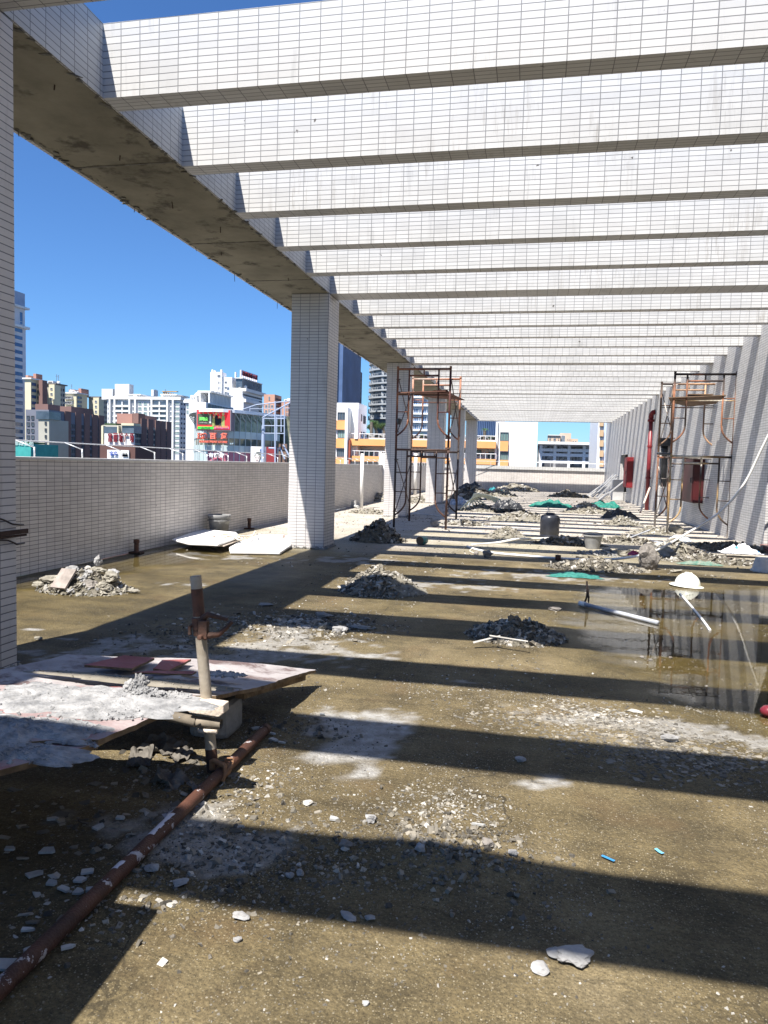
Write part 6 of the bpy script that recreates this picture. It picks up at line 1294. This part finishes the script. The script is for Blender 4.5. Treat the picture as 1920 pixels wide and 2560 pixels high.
# right wall fittings ------------------------------------------------------------------
RED = M('fire_red', (.15, .006, .010), (.20, .011, .016), scale=4, rough=.55); RED_SHADE = M('fire_red_shaded', (.045, .004, .005), (.07, .006, .008), scale=4, rough=.5)  # darker copy of the red puts the nearer cabinet's shade into its colour
def cabinet(y0, y1, z0, z1, label, out=.24, RED=RED):
    P = thing('hose_cabinet', (XR, (y0+y1)/2, z0), label, 'fire hose cabinet', 'red fire hose cabinets')
    b = MB(); b.box((XR-out, y0, z0), (XR-.002, y1, z1)); b.build('box', RED, P, bevel=.01)
    b = MB(); b.box((XR-out-.02, y0+.03, z0+.03), (XR-out-.002, y1-.03, z1-.03)); dr = b.build('door', RED, P, bevel=.006); b = MB(); b.tube([(XR-out-.04, y0+.12, (z0+z1)/2-.06), (XR-out-.04, y0+.12, (z0+z1)/2+.06)], .012, 6); b.build('handle', BLACKP, dr)
cabinet(31.9, 33.0, .66, 1.94, 'red fire hose cabinet on the right wall, farther one beyond the standpipe')
cabinet(19.0, 20.3, .62, 1.74, 'red fire hose cabinet darkened for shade on the right wall seen through the right scaffold', .24, RED_SHADE)
b = MB(); b.box((XR+.04, 20.3, .96), (XR+.06, 21.58, 1.72)); tag(b.build('red_recess_panel', RED_SHADE, loc=(XR+.05, 21, .96)), 'dark red panel set in the wall recess beside the nearer hose cabinet', 'panel')
P = thing('standpipe', (XR-.1, 27.5, 0), 'red vertical fire standpipe with an elbow on the right wall', 'pipe'); yq = 27.0; xq = XR-.12
b = MB(); b.tube([(xq, yq, 0), (xq, yq, 3.28)], .07, 14); PIP = b.build('pipe', M('pipe_red', (.15, .012, .018), (.22, .028, .034), scale=3, rough=.4), P, smooth=True)
b = MB(); b.tube([(xq, yq, 3.2), (xq, yq, 3.3), (xq+.01, yq-.03, 3.37), (xq+.05, yq-.05, 3.42), (XR, yq-.06, 3.43)], .085, 14); b.lathe([(.1, 0), (.115, 0), (.115, .08), (.1, .08)], (xq, yq, 3.1), n=14); b.build('elbow', RED, P, smooth=True)
for z in (1.1, 2.2): b = MB(); b.lathe([(.07, 0), (.085, 0), (.085, .07), (.07, .07)], (xq, yq, z), n=14); b.build('coupling', RED, PIP)
# black hopper and downpipe
P = thing('rain_hopper', (XR-.16, 24.0, 2.0), 'black rainwater hopper on the right wall left of the right scaffold', 'hopper')
b = MB(); b.box((XR-.30, 23.75, 2.16), (XR-.002, 24.3, 2.40)); b.build('box', BLACKP, P, bevel=.01); b = MB(); b.tube([(XR-.13, 24.0, 2.16), (XR-.11, 24.0, 1.95), (XR-.1, 24.0, .9)], [.12, .09, .09], 10); b.build('downpipe', BLACKP, P, smooth=True)
# leaning frames in the far corner
ALU = M('bare_aluminium', (.45, .45, .46), (.62, .62, .62), scale=4, rough=.4, metal=.3)
for i, (ya, yb, xa, h, lb) in enumerate(((38.6, 39.6, .9, 1.0, 'leaning grey metal frame in the far right corner, leftmost'), (37.9, 38.9, .75, 1.15, 'leaning grey metal frame in the far right corner, second one'), (36.9, 37.7, .6, 1.05, 'leaning pale metal frame in the far right corner, third one'), (33.9, 34.6, .75, .95, 'leaning pale metal frame nearest to the farther hose cabinet'))):
    a = V3(XR-xa-.35, ya, .02); c = V3(XR-.05, ya+.1, h); d = V3(XR-xa-.35, yb, .02); e2 = V3(XR-.05, yb+.1, h); b = MB()
    for p_, q_ in ((a, c), (d, e2), (a, d), (c, e2)): b.bar(p_, q_, .07, .05)
    tag(b.build('metal_frame', ALU, loc=tuple(a)), lb, 'metal frame', 'leaning metal frames')
b = MB(); b.box((XR-.5, 34.6, 0), (XR-.02, 35.3, .95)); tag(b.build('grey_crate', M('crate_grey', (.4, .4, .4), (.5, .5, .5), scale=3), loc=(XR-.3, 35, 0), bevel=.02), 'grey box standing at the wall behind the leaning frames', 'box')
b = MB(); a = G(1600, 1283); b.tube([a, V3(XR-.25, 25.6, .85)], .03, 8); tag(b.build('leaning_pole', M('pole_pale', (.6, .4, .3), (.7, .66, .6), scale=2), loc=tuple(a)), 'short pale pole leaning on the wall beside the red standpipe', 'pole')

# middle ground objects --------------------------------------------------------------------
dc = G(1373, 1346); P = thing('drum', tuple(dc), 'black plastic drum with rounded shoulders and a neck standing on the striped floor', 'drum')
R_ = .185; b = MB(); b.lathe([(0, 0), (R_*.93, 0), (R_, .02), (R_, .06), (R_*.97, .07), (R_*.97, .09), (R_, .10), (R_*1.01, .36), (R_*.99, .41), (R_*.88, .452), (R_*.6, .47), (R_*.5, .472), (R_*.5, .50), (R_*.42, .505), (R_*.40, .48), (0, .478)], dc, n=32); P2 = b.build('body', M('drum_black', (.018, .02, .028), (.04, .043, .055), scale=4, rough=.33, c3=(.16, .16, .17), c3scale=8, c3lo=.66, c3hi=.72), P, smooth=True)
b = MB(); b.tube([(dc.x+.13, dc.y-.12, .42), (dc.x+.185, dc.y-.1, .40), (dc.x+.19, dc.y-.1, .30)], .008, 6); b.build('handle', BLACKP, P2)
b = MB(); q = V3(dc.x-.06, dc.y, .50); b.tube(spline([q, q+V3(.02, 0, .06), q+V3(.01, 0, .12), q+V3(.06, .3, .02), q+V3(.07, 3, -.1)], 5), .006, 5); tag(b.build('cord', PVC, loc=tuple(q)), 'white cord rising from the neck of the black drum', 'cord')
def bucket(c, r0, r1, h, mat, label, mx=None, rim=True, handle=True, name='bucket'):
    P = thing(name, tuple(c), label, 'bucket', 'buckets on the roof'); b = MB()
    b.lathe([(0, 0), (r0, 0), (r1, h), (r1*1.06, h), (r1*1.06, h-.02), (r1*1.0, h-.02), (r1*.96, h-.01), (r0*.95, .02), (0, .02)], c, n=28, mx=mx); P = b.build('body', mat, P, smooth=False)
    if handle:
        pts = [Vector((r1*1.08*math.cos(a), r1*1.08*math.sin(a)*.3, h+.0-.02-.10*abs(math.sin(a))*0+.06*math.sin(a))) for a in [i*math.pi/10 for i in range(11)]]
        b = MB(); b.tube([(mx @ p_ if mx is not None else p_)+Vector(c) for p_ in pts], .005, 5); b.build('handle', RUST, P)
bucket(G(1481, 1371), .115, .165, .24, M('grey_pail', (.19, .19, .19), (.30, .30, .29), scale=6, rough=.7), 'grey rubber bucket standing between the dark rubble ridges')
c = G(1905, 1428); c.x += .06
bucket(c, .15, .20, .19, M('pale_pail', (.40, .40, .40), (.55, .55, .54), scale=5, rough=.7), 'pale grey bucket turned upside down, cut by the right edge', mx=Matrix.Translation((0, 0, .19)) @ Matrix.Rotation(math.pi, 4, 'X'), handle=False)
c = G(1055, 1362); P = thing('paint_tin', (c.x, c.y, 0), 'small teal tin lying on its side on the striped floor', 'tin'); b = MB(); mx = Matrix.Rotation(math.pi/2, 4, 'X') @ Matrix.Identity(4); mx = Matrix.Rotation(-.35, 4, 'Z') @ mx
b.lathe([(0, -.09), (.07, -.09), (.075, 0), (.07, .08)], c+V3(0, 0, .075), n=20, mx=mx); b.build('shell', M('teal_tin', (.01, .18, .18), (.02, .25, .24), rough=.4), P, smooth=True); b = MB(); b.lathe([(0, .078), (.066, .08), (.072, .085), (.072, .075)], c+V3(0, 0, .075), n=20, mx=mx); b.build('lid', M('brown_lid', (.12, .09, .06)), P)
# hard hat
hc = G(1718, 1466); P = thing('hard_hat', (hc.x, hc.y, 0), 'white hard hat lying brim down at the edge of the puddle', 'hard hat')
b = MB(); prof = [(.158*math.cos(q), .02+.145*math.sin(q)) for q in [0, .12, .3, .5, .7, .9, 1.1, 1.3, 1.45, 1.5708]]
prof[0] = (.158, .02); HY = M('helmet_white', (.80, .80, .70), (.84, .84, .74), scale=2, rough=.35)
mx = Matrix.Rotation(.06, 4, 'Y')
vs_ = []; n = 40
b.lathe(prof, hc, n=n, mx=mx, sy=1.0, sx=.92); SH_ = b.build('shell', HY, P, smooth=True)
b = MB(); rings = []
for (k_, z0_) in ((.93, .035), (1.0, .022), (1.28, .012), (1.30, .006), (1.0, .012)):
    rings.append([hc+mx @ Vector((.158*.92*k_*math.cos(a)*(1+.10*(math.cos(a) < 0)*abs(math.cos(a))*(k_ > 1.1)), .158*(1+(k_-1)*.45)*math.sin(a), z0_)) for a in [i*2*math.pi/n for i in range(n)]])
b.add([p_ for R2 in rings for p_ in R2], [(i*n+j, i*n+(j+1) % n, (i+1)*n+(j+1) % n, (i+1)*n+j) for i in range(4) for j in range(n)]); b.build('brim', HY, P, smooth=True)
b = MB()
for dx in (-.03, 0, .03): b.tube([hc+mx @ Vector((dx+.15*.95*math.cos(q)*0, .0+.160*math.cos(q), .02+.147*math.sin(q))) for q in [.5+i*.214 for i in range(11)]], .006, 6)
b.build('ridge', HY, SH_, smooth=True)
# boulder
stone(1618, 1424, .36, .46, .26, 'big dark upright boulder of concrete right of the middle', DARKST, seed=70, name='boulder', cat='boulder', rough=.22, cuts=16, grp=None)
stone(1562, 1392, .34, .17, .2, 'elongated pebbly concrete lump left of the big boulder', STONEB, seed=71, rz=-.6, name='concrete_lump', cat='rubble', grp=None); stone(1690, 1333, .4, .24, .2, 'elongated pale concrete lump below the right scaffold', STONEB, seed=72, rz=-.7, name='concrete_lump', cat='rubble', grp=None); stone(1668, 1393, .28, .22, .22, 'knobbly pale concrete lump right behind the big boulder', STONE, seed=73, name='concrete_lump', cat='rubble', grp=None)
stone(1085, 1317, .24, .2, .18, 'whitish round lump at the end of the rubble row by the left scaffold', STONE, seed=74, name='concrete_lump', cat='rubble', grp=None)
stone(1323, 1226, .5, .4, .3, 'white angular block on the far heap left of centre', CHIPW, seed=75, name='white_block', cat='rubble', grp=None, cuts=14, rough=.05); 
c = G(1449, 1229); b = MB(); b.box(c+V3(-.42, -.2, .45), c+V3(.42, .2, .85)); tag(b.build('aac_block', M('aac_white', (.66, .65, .62), (.72, .71, .68), scale=6), loc=tuple(c+V3(0, 0, .45)), bevel=.02), 'pale building block lying on the far heap near the right corner', 'block')
# teal nets
def cloth(c, w_, d_, h, label, mat, seed, rz=0, name='net_bundle', cat='net', n=44, grp='teal nets', peak=1.0):
    b = MB(); vs_ = []
    for i in range(n):
        for j in range(n):
            u_, v_ = i/(n-1)*2-1, j/(n-1)*2-1; r_ = min(1, math.hypot(u_, v_)); e = 1+.3*mnoise.noise(Vector((u_*2, v_*2, seed)))
            z = h*max(0, 1-r_**2)**.7*(.7+.55*mnoise.fractal(Vector((u_*2.6, v_*1.8, seed+5)), 1.0, 2.0, 3))+.02*abs(mnoise.noise(Vector((u_*6, v_*5, seed))))*min(1, h*8)+.004
            vs_.append(Matrix.Rotation(rz, 3, 'Z') @ Vector((u_*w_/2*e, v_*d_/2*e, z))+Vector(c))
    b.add(vs_, [(i*n+j, (i+1)*n+j, (i+1)*n+j+1, i*n+j+1) for i in range(n-1) for j in range(n-1)]); return tag(b.build(name, mat, loc=tuple(c)), label, cat, grp)
cloth(G(1380, 1268), 1.45, .7, .28, 'bundled teal net lying free on the floor behind the black drum', TEAL, 1); cloth(G(1237, 1236), 1.0, .6, .4, 'bundled teal-blue net at the far left heaps', M('cyan_net', (.0, .13, .16), (.01, .25, .28), scale=10, rough=.6, bump=1), 2)
cloth(G(1395, 1229)+V3(0, 0, .3), 1.3, .8, .3, 'dark green net draped over the far heap', M('green_net', (.004, .07, .045), (.01, .16, .11), scale=10, rough=.7, bump=1), 3); cloth(G(1515, 1277)+V3(-.1, .3, .1), 1.2, .7, .24, 'teal net over the back of the broad heap by the wall', TEAL, 4, rz=-.5)
cloth(G(1437, 1440)+V3(0, 0, 0), .62, .38, .05, 'flat torn teal net at the left foot of the wide dark heap', M('teal_net_thin', (.01, .13, .11), (.04, .22, .185), scale=30, rough=.7, bump=1), 5, name='net_scrap'); cloth(G(1750, 1412), .62, .16, .06, 'torn pale teal net strip right of the boulder', M('pale_teal_net', (.06, .18, .14), (.24, .26, .21), scale=14, rough=.8, bump=1), 6, name='net_scrap')
cloth(G(1850, 1392)+V3(0, 0, .06), .62, .3, .17, 'crumpled white plastic bag with blue print on the flat rubble', M('bag_white_blue', (.76, .77, .8), (.76, .77, .8), scale=5, rough=.35, c3=(.03, .25, .62), c3scale=4.5, c3lo=.57, c3hi=.6), 8, name='plastic_bag', cat='bag', grp=None)
cloth(G(1697, 1352), .42, .25, .13, 'small clear bag with blue print below the right scaffold', M('bag_clear', (.55, .6, .66), (.65, .7, .74), scale=5, rough=.3, c3=(.05, .2, .6), c3scale=6, c3lo=.58, c3hi=.62), 9, name='plastic_bag', cat='bag', grp=None)
cloth(G(1585, 1410)+V3(0, -.1, .14), .22, .14, .08, 'small dark pink bag on the wide dark heap', M('pink_bag', (.35, .02, .09), (.45, .06, .14), rough=.5), 10, name='plastic_bag', cat='bag', grp=None); cloth(G(1602, 1412)+V3(0, -.1, .14), .12, .1, .07, 'small white cup-like scrap beside the pink bag', CHIPW, 11, name='white_scrap', cat='scrap', grp=None)
cloth(G(1270, 1282)+V3(0, -.3, .15), .9, .6, .32, 'black crumpled sack on the bagged heap', BLACKP, 12, name='black_sack', cat='sack', grp='black sacks'); cloth(G(1550, 1308)+V3(0, 0, .12), 1.0, .5, .28, 'black crumpled sack on the heap before the right scaffold', BLACKP, 13, name='black_sack', cat='sack', grp='black sacks'); cloth(G(1180, 1243)+V3(0, 0, .35), 1.2, .8, .4, 'black crumpled sack on the dark heap by the far columns', BLACKP, 14, name='black_sack', cat='sack', grp='black sacks')
cloth(G(1150, 1262), .8, .5, .3, 'pale blue torn plastic at the foot of the far columns', M('torn_plastic', (.2, .25, .32), (.6, .62, .66), scale=8, rough=.4), 15, name='torn_plastic', cat='plastic', grp=None)
cloth(G(1780, 1395), .8, .25, .03, 'flat dark red torn sheet on the rubble at right', M('maroon_sheet', (.12, .05, .06), (.2, .09, .1), scale=8), 16, name='torn_sheet', cat='sheet', grp=None)
# hoses and pipes
def hose(pts, r_, mat, label, name='hose', cat='hose', seg=8, grp=None): b = MB(); p_ = spline(pts, seg); b.tube(p_, r_, 10); return tag(b.build(name, mat, loc=tuple(p_[0]), smooth=True), label, cat, grp)
hose([G(1168, 1366, .02), G(1195, 1375, .02), G(1240, 1383, .02), G(1320, 1390, .02), G(1400, 1396, .02), G(1500, 1399, .03), G(1570, 1394, .12), G(1612, 1385, .2), PY(1650, 1372, 12.0), PY(1720, 1332, 12.9), PY(1800, 1280, 13.4), PY(1860, 1210, 13.4), PY(1905, 1120, 13.3), PY(1935, 1060, 13.2)], .019, PVC, 'long white hose running along the floor and rising to the right edge', seg=10)
b = MB(); c = G(1395, 1396, .03); b.box(c+V3(-.04, -.04, -.02), c+V3(.04, .04, .05)); b.tube([c+V3(0, -.06, .02), c+V3(0, .06, .02)], .035, 8); tag(b.build('hose_clamp', RUST, loc=tuple(c)), 'rusty clamp on the white hose left of the boulder', 'clamp')
hose([G(1180, 1372, .012), G(1175, 1378, .012), G(1192, 1386, .012)], .012, WOODL, 'short stick beside the dark lump near the hose end', 'stick', 'stick')
hose([G(1180, 1362, .015), G(1240, 1357, .015), G(1290, 1348, .1), G(1330, 1347, .03), G(1380, 1345, .02)], .02, PVC, 'pale hose crossing the cone-shaped heap'); hose([G(1330, 1322, .015), G(1365, 1322, .015), G(1375, 1318, .015)], .014, PVC, 'short pale hose piece left of the drum')
hose([G(1168, 1300, .012), G(1185, 1308, .012), G(1220, 1316, .012), G(1290, 1320, .012), G(1370, 1322, .012)], .012, PVCG, 'thin grey hose on the stripes behind the pale heap')
b = MB(); cc = G(1200, 1278)
for i in range(7):
    r0 = .5-.03*i; b.tube(spline([cc+V3(-.75*r0*1.6+.1*i, -.2+.05*i, .03+.02*i), cc+V3(-.2, -.1, .42+.02*i), cc+V3(.3+.05*i, 0, .38), cc+V3(.75-.05*i, .0, .05)], 8), .022, 7)
tag(b.build('hose_coil', M('palegreen_hose', (.58, .62, .46), (.68, .7, .56), rough=.5), loc=tuple(cc), smooth=True), 'coil of pale greenish hose lying over a heap by the left scaffold', 'hose')
hose([G(1100, 1330-40, .01), G(1050, 1284, .01), G(1020, 1284, .01)], .01, PVC, 'thin white cord on the floor through the left scaffold', 'cord', 'cord')
b = MB(); a, c = G(1462, 1511, .022), G(1645, 1557, .022); b.tube([a, c], .020, 16); P = tag(b.build('plastic_pipe', PVCG, loc=tuple(a), smooth=True), 'grey plastic pipe lying slantwise into the puddle', 'pipe')
b = MB(); d = (c-a).normalized(); b.tube([a-d*.07, a+d*.01], .026, 14); tag(b.build('pipe_socket', PVC, loc=tuple(a), smooth=True), 'white socket at the upper end of the grey plastic pipe', 'pipe socket')
b = MB(); a, c = G(1700, 1484, .012), G(1775, 1575, .012); b.tube(spline([a, G(1745, 1535, .014), c], 6), .011, 10); tag(b.build('submerged_pipe', PVC, loc=tuple(a), smooth=True), 'thin white pipe lying in the puddle below the hard hat', 'pipe')
for (a, c, r_, m_, lb) in ((G(1600, 1352, .02), G(1765, 1377, .02), .016, WOODL, 'long pale batten on the floor right of the bucket'), (G(1610, 1350, .02), G(1700, 1363, .02), .014, PVCG, 'thin grey rod beside the long pale batten'), (G(1555, 1352, .05), G(1625, 1325, .25), .014, PVCG, 'grey rod slanting up on the rubble before the right scaffold'), (G(1790, 1373, .02), G(1830, 1372, .02), .016, PVC, 'short white strip at the foot of the striped wall')):
    b = MB(); b.tube([a, c], r_, 8); tag(b.build('rod', m_, loc=tuple(a)), lb, 'rod', 'rods and battens on the floor')
b = MB(); c = G(1828, 1370, .02); b.bar(c, c+V3(.08, .1, .07), .09, .05); tag(b.build('trowel', CONC, loc=tuple(c)), 'small grey block by the white strip at the wall foot', 'block')
b = MB(); b.poly([G(1184, 1608, .045), G(1182, 1604, .05), G(1215, 1597, .07), G(1250, 1588, .10), G(1251, 1590, .098)], .003); b.poly([G(1224, 1587, .10), G(1320, 1602, .10), G(1320, 1604, .098), G(1224, 1589.5, .098)], .003); tag(b.build('plastic_edging', CHIPW, loc=tuple(G(1260, 1590, .1))), 'white plastic strips lying on the low dark heap', 'strip')
b = MB(); a = G(876, 1462, .03); b.tube([a, a+V3(.13, .06, .01)], .028, 10); tag(b.build('yellow_tube', M('yellow_plastic', (.75, .55, .03)), loc=tuple(a), smooth=True), 'small bright yellow tube left of the tall chip heap', 'tube')
# wire mesh / root thing at the pipe
P = thing('wire_rake', tuple(G(1440, 1520)), 'bent dark wire mesh piece standing at the upper end of the grey pipe', 'wire mesh'); WR = M('dark_wire', (.03, .02, .018), rough=.8); b = MB()
o_ = G(1470, 1512); 
def w3(u, v): return PY(u, v, o_.y)
b.tube(spline([w3(1380, 1527), w3(1420, 1519), w3(1455, 1511), w3(1467, 1490), w3(1467, 1453)], 5), .010, 5)
for (u, v, l_) in ((1412, 1520, 11), (1423, 1518, 14), (1435, 1516, 16), (1446, 1513, 26), (1455, 1511, 24), (1460, 1508, 22), (1452, 1512, 18)):
    b.tube([w3(u, v), w3(u+random.uniform(-3, 3), v+l_*.5), w3(u+random.uniform(-2, 2), v+l_)], .008, 4)
for (u, v) in ((1466, 1475), (1466, 1465), (1467, 1482)): b.tube([w3(u, v), w3(u+6, v+10), w3(u+4, v+30)], .007, 4)
b.build('wires', WR, P)
stone(1385, 1527, .12, .05, .08, 'dark clod at the left tip of the wire mesh', DARKST, seed=80, name='clod', cat='clod', grp=None)
# small dark bits in the puddle
for i, (u, v) in enumerate(((1800, 1563), (1564, 1603), (1754, 1571), (1676, 1643), (1625, 1648), (1733, 1528), (1605, 1641))): stone(u, v, .035, .02, .025, 'tiny dark clod in the puddle, '+('on the upper right', 'beside the end of the grey pipe', 'below the end of the thin white pipe', 'in the middle', 'left of the middle one', 'beside the thin white pipe', 'leftmost, on the dark band')[i], DARKST, seed=90+i, name='puddle_clod', cat='clod', grp='tiny clods in the puddle', sub=2)
